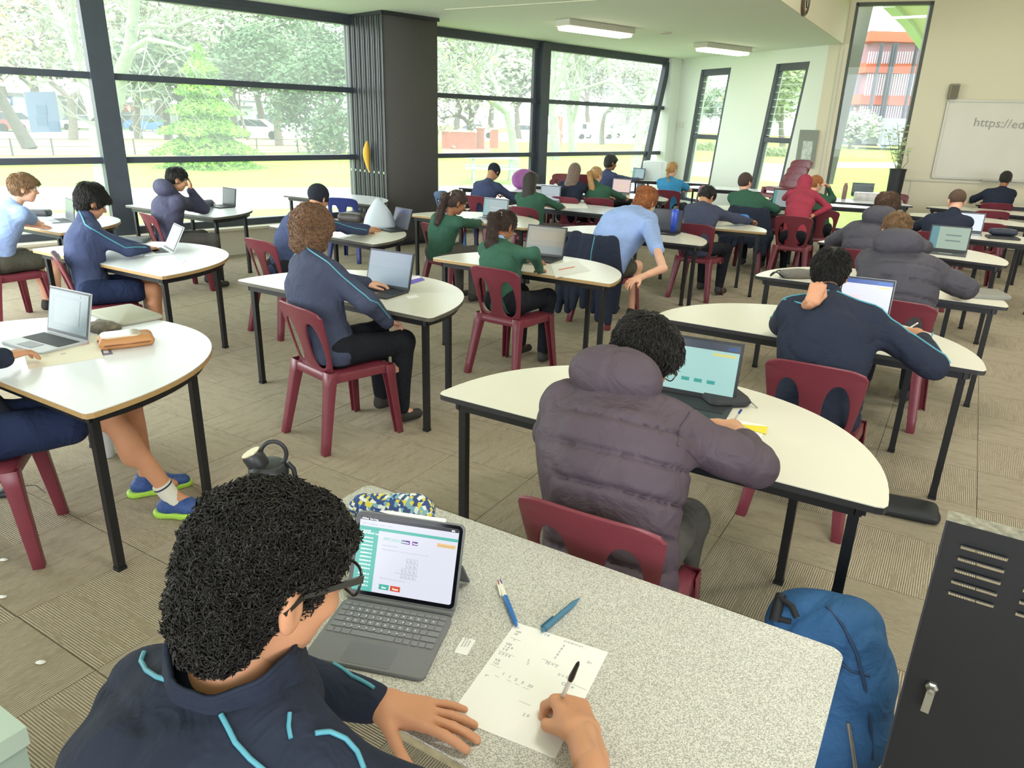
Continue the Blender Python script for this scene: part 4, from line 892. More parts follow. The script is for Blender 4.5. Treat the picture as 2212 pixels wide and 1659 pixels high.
# ================================================================== PEOPLE: figures grown from smooth distance fields
V = lambda *a: np.array(a, dtype=np.float64)
def nrm(v): v = np.asarray(v, float); return v/(np.linalg.norm(v)+1e-9)
class SDF:
    def __init__(s, lo, hi, vox):
        s.lo = np.asarray(lo, float); s.vox = vox; s.n = np.ceil((np.asarray(hi)-s.lo)/vox).astype(int)+1
        s.D = np.full(s.n, .12, np.float32); s.ax = [s.lo[i]+np.arange(s.n[i])*vox for i in range(3)]
    def _blk(s, lo, hi, pad):
        a = np.maximum(np.floor((lo-pad-s.lo)/s.vox).astype(int), 0); b = np.minimum(np.ceil((hi+pad-s.lo)/s.vox).astype(int)+1, s.n)
        if np.any(b <= a): return None
        sl = tuple(slice(a[i], b[i]) for i in range(3))
        return sl, s.ax[0][sl[0]][:, None, None].astype(np.float32), s.ax[1][sl[1]][None, :, None].astype(np.float32), s.ax[2][sl[2]][None, None, :].astype(np.float32)
    def _mix(s, sl, d, k, sub):
        D = s.D[sl]
        if sub:
            h = np.clip(.5-.5*(D+d)/k, 0, 1) if k > 0 else 0; s.D[sl] = D*(1-h)-d*h+k*h*(1-h) if k > 0 else np.maximum(D, -d)
        elif k > 0:
            h = np.maximum(k-np.abs(D-d), 0)/k; s.D[sl] = np.minimum(D, d)-h*h*k*.25
        else: s.D[sl] = np.minimum(D, d)
    def cap(s, a, b, ra, rb=None, k=.02, flat=None, puff=None, sub=False):
        a = np.asarray(a, float); b = np.asarray(b, float); rb = ra if rb is None else rb; R = max(ra, rb)
        if flat is not None: R = R/flat[1]
        bl = s._blk(np.minimum(a, b)-R, np.maximum(a, b)+R, k+3*s.vox)
        if bl is None: return
        sl, X, Y, Z = bl; ba = b-a; L2 = max(ba@ba, 1e-9)
        px, py, pz = X-a[0], Y-a[1], Z-a[2]; t = np.clip((px*ba[0]+py*ba[1]+pz*ba[2])/L2, 0, 1)
        qx, qy, qz = px-t*ba[0], py-t*ba[1], pz-t*ba[2]; r = ra+(rb-ra)*t
        if puff: r = r+puff[1]*(np.sqrt(np.abs(np.sin(np.pi*(t*puff[0]+puff[2]))))-.75)
        if flat is not None:
            ax, f = np.asarray(flat[0], float), flat[1]; dl = qx*ax[0]+qy*ax[1]+qz*ax[2]; g = 1-f*f
            d = np.sqrt(np.maximum(qx*qx+qy*qy+qz*qz-g*dl*dl, 1e-9))-r
            d = d*.9
        else: d = np.sqrt(qx*qx+qy*qy+qz*qz)-r
        s._mix(sl, d, k, sub)
    def ell(s, c, rad, F=None, k=.02, sub=False):
        c = np.asarray(c, float); R = max(rad); bl = s._blk(c-R, c+R, k+3*s.vox)
        if bl is None: return
        sl, X, Y, Z = bl; px, py, pz = X-c[0], Y-c[1], Z-c[2]
        if F is None: F = np.eye(3)
        u = [(px*F[i][0]+py*F[i][1]+pz*F[i][2])/rad[i] for i in range(3)]
        q = np.sqrt(u[0]**2+u[1]**2+u[2]**2+1e-9); g = np.sqrt((u[0]/rad[0])**2+(u[1]/rad[1])**2+(u[2]/rad[2])**2+1e-9)
        s._mix(sl, q*(q-1)/g, k, sub)
    def cut(s, p, n):     # keep the side the normal points away from
        d = sum((s.ax[i].reshape([-1 if j == i else 1 for j in range(3)])-p[i])*n[i] for i in range(3)); s.D = np.maximum(s.D, d.astype(np.float32))
    def field(s, f): s.D = (s.D+f(s.ax[0][:, None, None], s.ax[1][None, :, None], s.ax[2][None, None, :])).astype(np.float32)
    def mesh(s, iso=0.0):
        g = openvdb.FloatGrid(.12); g.copyFromArray(np.ascontiguousarray(s.D, dtype=np.float32)); g.transform = openvdb.createLinearTransform(s.vox)
        P, Q = g.convertToQuads(iso); return P+s.lo, Q
def waves(seed, n=5, f0=20, f1=60, st=(1, 1, 1)):
    r = np.random.default_rng(seed); K = [(nrm(r.normal(size=3))*r.uniform(f0, f1)*np.array(st), r.uniform(0, 6.28)) for _ in range(n)]
    def f(X, Y, Z):
        o = 0
        for k, p in K: o = o+np.sin(X*k[0]+Y*k[1]+Z*k[2]+p)
        return o/n
    return f
def quads_obj(name, parts, m, parent, loc):
    """join several surfaces into one mesh object (verts given in world space)"""
    vs, fs = [], []; n = 0
    for P, Q in parts:
        vs.append(P-np.array(loc)); fs.append(Q+n); n += len(P)
    P = np.vstack(vs); Q = np.vstack(fs).astype(np.int32); me = bpy.data.meshes.new(name)
    me.vertices.add(len(P)); me.vertices.foreach_set('co', P.ravel().astype(np.float32)); me.loops.add(Q.size); me.loops.foreach_set('vertex_index', Q[:, ::-1].ravel())
    me.polygons.add(len(Q)); me.polygons.foreach_set('loop_start', np.arange(len(Q), dtype=np.int32)*4); me.update(calc_edges=True); me.validate()
    bm = bmesh.new(); bm.from_mesh(me)
    for _ in range(2): bmesh.ops.smooth_vert(bm, verts=bm.verts, factor=.5, use_axis_x=True, use_axis_y=True, use_axis_z=True)
    bmesh.ops.recalc_face_normals(bm, faces=bm.faces)
    bm.to_mesh(me); bm.free(); smooth(me); me.materials.append(m); return link(name, me, None, parent)
def skinm(c, n): return mat('skin '+n, c, .55, spec=.35, sub=.15, var=.05, vscale=14, bump=.04, bscale=260)
SK = dict(tan=skinm('C58E6C', 'tan'), fair=skinm('E3AE92', 'fair'), warm=skinm('D09A78', 'warm'), brown=skinm('9C6A4C', 'brown'), pale=skinm('E9BCA2', 'pale'))
def cloth(n, c, r=.85, b=.12, bs=35, var=.06):
    m = mat(n, c, r, spec=.25, bump=b*2.2, bscale=bs, var=var, vscale=10)
    nt = m.node_tree; N = nt.nodes; L = nt.links; old = [x for x in N if x.type == 'BUMP'][0]; t = [x for x in N if x.type == 'TEX_COORD'][0]
    nz = N.new('ShaderNodeTexNoise'); nz.inputs['Scale'].default_value = 8; nz.inputs['Detail'].default_value = 3; nz.inputs['Distortion'].default_value = 1.2; L.new(t.outputs['Object'], nz.inputs['Vector'])
    b2 = N.new('ShaderNodeBump'); b2.inputs['Strength'].default_value = .55; b2.inputs['Distance'].default_value = .035; L.new(nz.outputs['Fac'], b2.inputs['Height']); L.new(b2.outputs[0], old.inputs['Normal']); return m
CL = dict(navy=cloth('navy fleece', '2A3042'), blue=cloth('washed navy fleece', '3F4868'), green=cloth('green knit', '3C6350', .95, .3, 260), puff=cloth('purple grey nylon', '51454E', .62, .10, 26), gpuff=cloth('dark grey nylon', '4B4850', .65, .12, 24),
          sky=cloth('light blue shirt', '93A9D6', .8, .12, 22), hood=cloth('dark blue grey jacket', '4A4A60', .75, .1, 22), black=cloth('black trousers', '191B22'), grey=cloth('grey trousers', '55524F'), shorts=cloth('dark green grey shorts', '4E4C42'), nshort=cloth('navy shorts', '1F2A48'),
          slate=cloth('slate fleece', '40455A'), red=cloth('red cloth', 'A03A4C'), turq=cloth('bright blue shirt', '3F8FC0'), white=cloth('white cotton', 'E2E2DC'), shirt=cloth('pale blue cotton', '9FB2DC'), dnavy=cloth('deep navy', '252B3B'), beanie=cloth('charcoal knit beanie', '2A2C35', .95, .3, 200), shoe=mat('dark shoe', '33302E', .7, bump=.1), sole=mat('shoe sole', '6E6A62', .8))
HM = {}
def hairm(n, c, sc=1): 
    if n not in HM: HM[n] = mat('hair '+n, c, .5, spec=.5, bump=.5, bscale=90, wave=6, var=.3, vscale=50)
    return HM[n]
hairm('black', '1B1714'); hairm('dark', '2E241F'); hairm('brown', '5A4030'); hairm('curly', '86644A'); hairm('light', '8C6B4A'); hairm('ginger', 'A9683A'); hairm('blond', 'B98D58'); hairm('ash', '7C6659'); hairm('fawn', '8F7654'); hairm('dbrown', '44332B')
m_pipe = mat('teal piping', '5097AA', .5); m_eye = mat('eye white', 'E8E4DC', .2); m_iris = mat('dark iris', '2A1B12', .15); m_lens = glassmat('spectacle lens', (.93, .97, .98), .2, veil=0)
m_spec = mat('black spectacle frame', '141416', .25, coat=.5)
def frame_of(f, up=(0, 0, 1)):
    f = nrm(f); l = nrm(np.cross(up, f)); return f, l, np.cross(f, l)
def hand_sdf(S, W_, d, n, pose='type', side=1, sc=1.0):
    """palm and five fingers: W_ wrist, d pointing, n back of the hand, side +1 when the thumb lies towards +s"""
    d = nrm(d); n = nrm(n-np.dot(n, d)*d); s = np.cross(n, d)*side; W_ = np.asarray(W_, float)
    pl = .088*sc; base = W_+d*.012*sc
    for j, o in enumerate((.027, .009, -.009, -.027)): S.cap(base+s*o*.6*sc, W_+d*pl*(1-.05*abs(j-1))+s*o*sc, .0135*sc, .0115*sc, k=.012*sc)
    S.cap(base+s*.012*sc-n*.004*sc, W_+d*.05*sc+s*.02*sc-n*.008*sc, .017*sc, .013*sc, k=.012*sc)
    curl = {'type': (18, 28, 18), 'flat': (6, 8, 5), 'grip': (48, 58, 30), 'fist': (75, 85, 50), 'spread': (5, 9, 6)}[pose]
    L = [(.040, .024, .019), (.044, .027, .020), (.041, .025, .019), (.032, .019, .017)]
    tips = []
    for j, o in enumerate((.027, .009, -.009, -.027)):
        p = W_+d*pl*(1-.05*abs(j-1))+s*o*sc; a = 0; r = (.0096, .0098, .0093, .0083)[j]*sc
        fan = {'spread': (.16, .03, -.12, -.30)[j], 'flat': (.10, .02, -.05, -.14)[j]}.get(pose, (.06, .01, -.04, -.09)[j])
        dd = nrm(d+s*fan)
        for q in range(3):
            a += curl[q]*(1.15 if (j > 1 and pose == 'grip') else 1); v = dd*math.cos(R3(a))-n*math.sin(R3(a)); e = p+v*L[j][q]*sc; S.cap(p, e, r*(1-.07*q), r*(.93-.07*q), k=.003*sc); p = e
        tips.append(p)
    tb0 = W_+d*.028*sc+s*.024*sc-n*.006*sc
    if pose in ('grip', 'fist'): t1 = tb0+(d*.6+s*.55-n*.55)*.036*sc; t2 = t1+nrm(d*.9-s*.35-n*.5)*.03*sc; t3 = t2+nrm(d*.8-s*.6-n*.35)*.022*sc
    elif pose == 'spread': t1 = tb0+nrm(d*.45+s*.95-n*.15)*.042*sc; t2 = t1+nrm(d*.65+s*.75-n*.12)*.032*sc; t3 = t2+nrm(d*.75+s*.6-n*.1)*.024*sc
    else: t1 = tb0+nrm(d*.7+s*.7-n*.3)*.038*sc; t2 = t1+nrm(d*.9+s*.35-n*.2)*.030*sc; t3 = t2+nrm(d+s*.1-n*.2)*.022*sc
    S.cap(tb0-d*.014*sc, t1, .014*sc, .0105*sc, k=.012*sc); S.cap(t1, t2, .0102*sc, .0092*sc, k=.004*sc); S.cap(t2, t3, .0090*sc, .0078*sc, k=.003*sc)
    tips.append(t3); return tips
def head_sdf(S, C, F, sc=1.0, fair=True):
    f, l, u = F
    def P(a, b, c): return C+(f*a+l*b+u*c)*sc
    E = lambda a, b, c, r, k=.02, sub=False: S.ell(P(a, b, c), tuple(x*sc for x in r), F, k*sc, sub)
    E(-.012, 0, .028, (.094, .074, .086)); E(.036, 0, -.028, (.058, .058, .078), .03); E(.028, 0, -.068, (.050, .046, .040), .025); E(.062, 0, -.094, (.020, .024, .017), .02)
    for sg in (-1, 1): E(.068, sg*.034, -.028, (.022, .022, .020), .02); E(.078, sg*.026, .006, (.014, .017, .010), .012, True); E(.074, sg*.027, .022, (.018, .024, .008), .012)
    S.cap(P(.086, 0, .004), P(.106, 0, -.026), .008*sc, .0125*sc, k=.012*sc); 
    for sg in (-1, 1): S.cap(P(.098, sg*.009, -.030), P(.094, sg*.013, -.030), .007*sc, .006*sc, k=.006*sc)
    S.cap(P(.088, -.014, -.056), P(.088, .014, -.056), .0065*sc, k=.006*sc); S.cap(P(.085, -.012, -.067), P(.085, .012, -.067), .0075*sc, k=.006*sc); S.cap(P(.097, -.02, -.0612), P(.097, .02, -.0612), .0028*sc, k=.003*sc, sub=True)
    for sg in (-1, 1):
        S.ell(P(-.006, sg*.080, -.012), (.019*sc, .0085*sc, .034*sc), [nrm(f+u*.18+l*sg*-.25), nrm(l*sg+f*.28), nrm(u-f*.18)], .006*sc)
        S.ell(P(.002, sg*.087, -.008), (.009*sc, .005*sc, .018*sc), [nrm(f+u*.18), nrm(l*sg+f*.28), nrm(u-f*.18)], .004*sc, True)
def bez(a, b, c, n=6):
    return [np.asarray(a)*(1-t)**2+2*np.asarray(b)*t*(1-t)+np.asarray(c)*t*t for t in np.linspace(0, 1, n)]
def ik(A, B, la, lb, pole):
    A = np.asarray(A, float); B = np.asarray(B, float); d = np.linalg.norm(B-A); la2, lb2 = la, lb
    if d > la+lb-.004: k = (d+.004)/(la+lb); la2 *= k; lb2 *= k
    d = max(d, .05); n = (B-A)/d; x = (la2*la2-lb2*lb2+d*d)/(2*d); h = math.sqrt(max(la2*la2-x*x, 0)); p = np.asarray(pole, float); p = nrm(p-np.dot(p, n)*n); return A+n*x+p*h
PEOPLE = {}
def person(key, label, hip, ang, neck, head, look, hands, top='navy', skin='tan', hair=('short', 'dark'), legs=('black',), sc=1.0, bulk=1.0, vox=.013, hv=.006, handv=.0048, poles=((0, .9, -.35), (0, -.9, -.35)), sleeve=1.0,
           poses=('type', 'type'), hooded=False, quilt=0, piping=False, collar=None, feet=None, knees=None, glasses=False, shw=.165, cls=None, hip_z=.535, hn=None, seed=1, skirt=None, fancy=0, hem=None, shoes='shoe', build=('body', 'top', 'legs', 'hair'), hairvox=None, roll=0, elbows=(None, None), hoodsz=(.105, .15, .095), hoodoff=(.075, .03), wr_amp=None, hair_sc=1.0, shdrop=.055):
    F2 = nrm([math.cos(R3(ang)), math.sin(R3(ang)), 0]); Lf = np.array([-F2[1], F2[0], 0.]); Up = V(0, 0, 1)
    hip = V(hip[0], hip[1], hip_z); neck = np.asarray(neck, float); head = np.asarray(head, float); rt = empty('person', (hip[0], hip[1], 0), 0, label, 'person'); loc = V(hip[0], hip[1], 0)
    sl = nrm(Lf*.9+np.cross(nrm(neck-hip), F2)*0); lean = nrm(neck-hip)
    back = nrm(np.cross(Lf, lean))                      # points out of the chest side
    if np.dot(back, F2) < 0: back = -back
    mid = (hip+neck)/2-back*.035*sc; chest = hip*.28+neck*.72-back*.025*sc
    sh = [neck-lean*shdrop*sc+Lf*s*shw*sc+back*.01 for s in (1, -1)]
    hp = [hip+Lf*s*.088*sc+V(0, 0, -.01) for s in (1, -1)]
    if knees is None: knees = [None, None]
    kn = [np.asarray(k, float) if k is not None else hp[i]+F2*.41*sc+Lf*(1, -1)[i]*.05*sc+V(0, 0, -.01) for i, k in enumerate(knees)]
    if feet is None: feet = [None, None]
    an = [np.asarray(k, float) if k is not None else V(kn[i][0], kn[i][1], .09)+F2*(.02, -.03)[i] for i, k in enumerate(feet)]
    wr = []; el = []
    for i in (0, 1):
        w = np.asarray(hands[i], float); p = poles[i]; pole = F2*p[0]+Lf*p[1]+Up*p[2]; e = ik(sh[i], w, .285*sc, .245*sc, pole) if elbows[i] is None else np.asarray(elbows[i], float); wr.append(w); el.append(e)
    look = nrm(look); Fh = frame_of(look)
    if roll: f_, l_, u_ = Fh; a = R3(roll); l2 = l_*math.cos(a)+u_*math.sin(a); Fh = (f_, l2, np.cross(f_, l2))
    f, l, u = Fh
    nb = head-(f*.022+u*.085)*sc
    allp = np.array([hip, neck, head]+sh+wr+el+kn+an); lo = allp.min(0)-.20; hi = allp.max(0)+.20; lo[2] = max(lo[2], -.01)
    ms = SK[skin]; out = {}
    if 'body' in build:
        S = SDF(lo, hi, vox)
        S.cap(nb+u*.01, neck-lean*.02, .050*sc, .056*sc, k=.03); S.cap(neck-lean*.06, chest, .075*sc, .095*sc, k=.06, flat=(Lf, .68)); S.cap(chest, hip, .095*sc, .10*sc, k=.06, flat=(Lf, .72))
        for i in (0, 1):
            S.cap(sh[i], el[i], .042*sc, .035*sc, k=.03); S.cap(el[i], wr[i], .036*sc, .025*sc, k=.02)
            S.cap(hp[i], kn[i], .078*sc, .054*sc, k=.03); S.cap(kn[i], an[i], .052*sc, .034*sc, k=.02)
            c = kn[i]*.65+an[i]*.35-F2*.018; S.ell(c, (.046*sc, .046*sc, .10*sc), None, .03)
            S.cap(an[i], an[i]+F2*.12*sc-V(0, 0, .05), .03*sc, .022*sc, k=.02)
        parts = [S.mesh()]
        Sh = SDF(head-.17*sc, head+.17*sc, hv); head_sdf(Sh, head, Fh, sc); Sh.cap(nb+u*.02, nb*.3+neck*.7, .049*sc, .052*sc, k=.03); parts.append(Sh.mesh())
        tips = []
        for i in (0, 1):
            d = nrm(wr[i]-el[i]); hdn = hn[i] if hn and hn[i] is not None else None
            if hdn is not None: dd, nn = hdn
            else: dd = nrm(d*V(1, 1, .35)); nn = V(0, 0, 1)
            h0 = wr[i]; Sx = SDF(h0-.24*sc, h0+.24*sc, handv); Sx.cap(wr[i]-d*.05*sc, wr[i]+dd*.012*sc, .026*sc, .024*sc, k=.01, flat=(nrm(np.cross(nn, dd)), .82)); tips.append(hand_sdf(Sx, wr[i], np.asarray(dd, float), np.asarray(nn, float), poses[i], -1 if i == 0 else 1, sc)); parts.append(Sx.mesh())
        b = quads_obj('body', parts, ms, rt, loc); out['body'] = b; out['tips'] = tips
        for sg in (-1, 1):
            ep = head+(f*.077+l*sg*.030+u*.006)*sc
            MB().lathe([(.001, -.0115*sc), (.0085*sc, -.008*sc), (.0118*sc, 0), (.0085*sc, .008*sc), (.001, .0115*sc)], c=ep-loc, n=10).build('eye', m_eye, rt, sm=60)
            Mx = Matrix((l*1, u, f)).transposed(); e2 = ep+f*.0085*sc; MB().lathe([(.0055*sc, 0), (.0048*sc, .0022*sc), (.001, .003*sc)], c=e2-loc, n=10, M=Mx).build('iris', m_iris, rt, sm=60)
    r = bulk; mt = CL[top]
    if 'top' in build:
        S = SDF(lo-.04, hi+.04, vox*.85)
        pf = quilt
        S.cap(neck-lean*.055, chest, .088*sc*r, .118*sc*r, k=.06, flat=(Lf, .66)); S.cap(chest, mid, .118*sc*r, .116*sc*r, k=.06, flat=(Lf, .70)); S.cap(mid, hip+V(0, 0, -.02), .114*sc*r, .122*sc*r, k=.05, flat=(Lf, .72))
        lens_ = [sleeve, sleeve] if not isinstance(sleeve, (tuple, list)) else sleeve
        for i in (0, 1):
            sr = .054*sc*(1+(r-1)*1.5); S.cap(neck-lean*.03, sh[i], .058*sc*r, .062*sc*r, k=.05)
            fq = .0 if not quilt else .012
            if lens_[i] < .5: S.cap(sh[i], sh[i]*.35+el[i]*.65, .062*sc*r, .060*sc, k=.03)
            else:
                S.cap(sh[i], el[i], sr*1.08, sr*.92, k=.035, puff=(2.0, fq, .1) if quilt else None); e_ = el[i]*(1-lens_[i])+wr[i]*lens_[i]; S.cap(el[i], e_, sr*.94, sr*.66 if not quilt else sr*.56, k=.02, puff=(2.0, fq, .0) if quilt else None)
        # collar
        if collar == 'stand': S.cap(neck-lean*.02, nb*.55+neck*.45-f*.004, .072*sc, .064*sc, k=.02)
        elif not hooded and collar != 'none': S.cap(neck-lean*.03, nb*.25+neck*.75, .066*sc, .060*sc, k=.02)
        if hooded:
            S.cap(neck+Lf*.04+back*.03, neck-Lf*.04+back*.03, .058*sc, k=.03)
            hb = neck*.6+nb*.4-back*hoodoff[0]*sc+Up*hoodoff[1]; SH = SDF(hb-.26, hb+.26, vox*.7); FH = frame_of(nrm(back*.75-Up*.45), Up)
            SH.ell(hb, tuple(x*sc for x in hoodsz), FH, .02); SH.cap(neck+Lf*.075*sc+back*.01+Up*.02, hb+Lf*.06*sc, .048*sc, .06*sc, k=.04); SH.cap(neck-Lf*.075*sc+back*.01+Up*.02, hb-Lf*.06*sc, .048*sc, .06*sc, k=.04)
            SH.ell(head-f*.0-u*.02, (.098*sc, .092*sc, .115*sc), Fh, .015, True)
            ww = waves(seed+20, 6, 22, 50); SH.field(lambda X, Y, Z: .004*ww(X, Y, Z)+.012*np.exp(-(((X-hb[0])*Lf[0]+(Y-hb[1])*Lf[1]+.0)/.012)**2)*.5)
            out['hoodP'] = SH.mesh()
        w = waves(seed, 7, 14, 40, (1, 1, .8)); w_b = waves(seed+50, 8, 45, 95, (.6, .6, 1.3)); amp = wr_amp or (.0075 if not quilt else .005)
        S.field(lambda X, Y, Z: amp*w(X, Y, Z)+(amp*.32*w_b(X, Y, Z) if vox < .018 else 0))
        if vox < .016:
            w_c = waves(seed+77, 4, 16, 34, (1, 1, 1.5)); w_d = waves(seed+78, 4, 9, 20); S.field(lambda X, Y, Z: (.0075 if not quilt else .005)*np.exp(-np.abs(w_c(X, Y, Z)/.10)**1.4)*np.clip(w_d(X, Y, Z)*2.2+.35, 0, 1))
        if quilt:
            n_ = quilt; ax = nrm(lean-Lf*np.dot(lean, Lf)); L_ = np.linalg.norm(neck-hip)
            def q(X, Y, Z):
                t = ((X-hip[0])*ax[0]+(Y-hip[1])*ax[1]+(Z-hip[2])*ax[2])/L_; dl = np.abs((X-hip[0])*Lf[0]+(Y-hip[1])*Lf[1]); ph = t*n_-.15; m = np.clip((.155*sc*r-dl)/.03, 0, 1)*np.clip((.92-t)/.10, 0, 1)
                return m*(.019*np.exp(-np.abs((ph-np.round(ph))/.06)**1.3)-.006)
            S.field(q)
        lw = (lo-.04)
        if hem is None: S.cut(hip+V(0, 0, -.075), V(0, 0, -1))
        o = quads_obj({'sky': 'shirt', 'turq': 'shirt', 'green': 'jumper', 'shirt': 'shirt'}.get(top, 'jacket'), [S.mesh()], mt, rt, loc); out['top'] = o
        if hooded: quads_obj('hood', [out['hoodP']], mt, rt, loc)
        bvh = BVHTree.FromPolygons([v.co.copy() for v in o.data.vertices], [tuple(p.vertices) for p in o.data.polygons])
        def hit(p, dr, off=.003):
            p = np.asarray(p, float)-loc; dr = nrm(dr); h = bvh.ray_cast(Vector(p+dr*.30), Vector(-dr), .32)
            return (h[0]+Vector(dr)*off) if h[0] is not None else Vector(p+dr*.06)
        out['hit'] = hit
        if piping:
            for i in (0, 1):
                s = (1, -1)[i]; A = []
                for t in np.linspace(0, 1, 7): A.append(hit(neck*(1-t)+sh[i]*t-lean*.01, lean*1+Lf*s*(.2+.5*t)-back*.35))
                for t in np.linspace(.12, 1, 8): A.append(hit(sh[i]*(1-t)+el[i]*t, (Lf*s*.8+lean*(.6-.3*t)-back*.25)))
                for t in np.linspace(.15, .9, 6): A.append(hit(el[i]*(1-t)+wr[i]*t, (Lf*s*.9+Up*.35)))
                MB().tube(A, .0038*sc if vox < .012 else .005, 6).build('piping', m_pipe, rt, sm=60)
        if collar == 'shirt' or collar == 'blue':
            S = SDF(head-.2, head+.2, .006); S.cap(neck-lean*.005, nb*.35+neck*.65, .066*sc, .062*sc, k=.01); S.cap(neck-lean*.05, nb+u*.05, .054*sc, .050*sc, k=.002, sub=True); S.cut(nb*.5+neck*.5, nrm(nb-neck)); quads_obj('collar', [S.mesh()], CL['shirt' if collar == 'shirt' else top], rt, loc)
        if cls: pass
    if 'legs' in build:
        kind = legs[0]; S = SDF(lo, hi, vox*.85); full = len(legs) < 2
        S.cap(hip+Lf*.07, hip-Lf*.07, .106*sc, k=.04)
        for i in (0, 1):
            if full: S.cap(hp[i], kn[i], .092*sc, .070*sc, k=.035); S.cap(kn[i], an[i]+V(0, 0, .02), .070*sc, .052*sc, k=.03)
            else: S.cap(hp[i], hp[i]*.32+kn[i]*.68, .095*sc, .088*sc, k=.035)
        w2 = waves(seed+9, 6, 20, 50); S.field(lambda X, Y, Z: .004*w2(X, Y, Z))
        quads_obj('trousers' if full else 'shorts', [S.mesh()], CL[kind], rt, loc)
        for i in (0, 1):
            mb = MB(); a = an[i]-loc; a[2] = 0; df = F2; sS = SDF(an[i]-V(.2, .2, .12), an[i]+V(.2, .2, .12), .008)
            t0 = V(an[i][0], an[i][1], an[i][2]-.04); sS.cap(t0-df*.02, t0+df*.13*sc-V(0, 0, .012), .040*sc, .034*sc, k=.02, flat=(Up, 1)); sS.cap(an[i]-df*.01, an[i]-V(0, 0, .02), .040*sc, .040*sc, k=.02); sS.cut(t0-V(0, 0, .048), V(0, 0, -1))
            so = quads_obj('shoe', [sS.mesh()], CL[shoes], rt, loc)
    # ---- hair
    if 'hair' in build and hair:
        st, hc = hair[0], hair[1]; hm = HM[hc] if hc in HM else CL[hc]; hvx = hairvox or hv*1.0
        S = SDF(head-.24*sc, head+.24*sc, hvx)
        def P(a, b, c): return head+(f*a+l*b+u*c)*sc
        def E(a, b, c, r_, k=.02, sub=False): S.ell(P(a, b, c), tuple(x*sc for x in r_), Fh, k*sc, sub)
        big = hair_sc*{'short': 1.0, 'buzz': .965, 'mop': 1.10, 'curly': 1.12, 'afro': 1.04, 'bowl': 1.07, 'long': 1.03, 'pony': 1.0, 'braid': 1.0, 'beanie': 1.05, 'hood': 1.15, 'fringe': 1.04}[st]
        E(-.014, 0, .034, (.104*big, .086*big, .092*big))
        if st in ('mop', 'curly', 'bowl', 'fringe', 'long', 'pony', 'braid', 'short'): E(-.045, 0, -.005, (.062*big, .076*big, .085), .03)
        if st == 'afro': E(-.055, 0, -.035, (.058*big, .074*big, .085), .03); E(.04, 0, .06, (.05, .066, .035), .03)
        if st in ('mop', 'curly'): E(-.03, 0, .06, (.10, .09, .08), .04); E(-.055, 0, -.045, (.058, .082, .06), .03)
        if st == 'curly' and fancy: E(-.045, 0, -.075, (.065, .098, .075), .03); E(.0, .065, -.04, (.05, .035, .075), .03); E(.0, -.065, -.04, (.05, .035, .075), .03)
        if st in ('fringe', 'mop', 'bowl'): E(.06, 0, .062, (.045, .068, .028), .03)
        if st == 'hood': E(-.03, 0, -.02, (.10, .10, .13), .05); E(-.03, 0, -.13, (.10, .13, .07), .05)
        # face opening
        E(.105, 0, -.03, (.075, .105, .082), .012, True)
        if st in ('short', 'buzz', 'fringe', 'bowl', 'pony', 'braid', 'mop', 'afro'):
            for sg in (-1, 1): E(.020, sg*.096, -.035, (.046, .034, .062), .008, True)
        if st in ('short', 'buzz'): E(-.06, 0, -.125, (.09, .10, .045), .01, True)
        if st not in ('beanie', 'hood'):
            fr = {'curly': (45, 110, .017), 'afro': (90, 200, .0075), 'mop': (40, 90, .010)}.get(st, (60, 120, .0035)); w = waves(seed+3, 10, fr[0], fr[1]); w3 = waves(seed+4, 8, 110, 230)
            S.field(lambda X, Y, Z: fr[2]*w(X, Y, Z)+.0022*w3(X, Y, Z))
        if st == 'beanie': E(.0, 0, .005, (.104, .088, .035), .005)
        if st in ('afro', 'short', 'buzz', 'mop', 'fringe'):
            for sg in (-1, 1): E(.006, sg*.100, -.016, (.032, .036, .046), .006, True)
        if st == 'long':
            dwn = -lean; S.cap(P(-.04, 0, .0), neck-back*.04-lean*.06, .080*sc, .088*sc, k=.03, flat=(l, .85)); S.cap(neck-back*.04-lean*.06, chest-back*.085-lean*.04, .080*sc, .055*sc, k=.03, flat=(Lf, .7))
        if st == 'pony':
            q0 = P(-.10, 0, .035); q1 = P(-.155, 0, -.01); q2 = neck-back*.10-lean*.03+Lf*.02; q3 = neck*.55+chest*.45-back*.125-Lf*.01; 
            for a, b, ra, rb in ((q0, q1, .026, .036), (q1, q2, .038, .048), (q2, q3, .046, .018)): S.cap(a, b, ra*sc, rb*sc, k=.02)
        if st == 'braid':
            pts = [P(-.09, 0, .02), P(-.125, 0, -.05), neck-back*.10-lean*.03, neck-back*.115-lean*.13, neck-back*.12-lean*.24]
            pts = np.array(pts)
            for k in range(len(pts)-1):
                for t in np.linspace(0, 1, 4)[:-1]: S.ell(pts[k]*(1-t)+pts[k+1]*t, (.026*sc, .024*sc, .030*sc), None, .008)
        nm = {'beanie': 'beanie', 'hood': 'hood'}.get(st, 'hair')
        if st != 'skip': hobj = quads_obj(nm, [S.mesh()], hm, rt, loc); out['hair'] = hobj
        if st == 'pony':
            MB().tube([Vector(P(-.11, 0, .03)-loc)+Vector(l)*.030*math.cos(a)+Vector(u)*.030*math.sin(a) for a in np.linspace(0, 6.28, 14)], .006, 6).build('hair_tie', CL['white'], rt, sm=60)
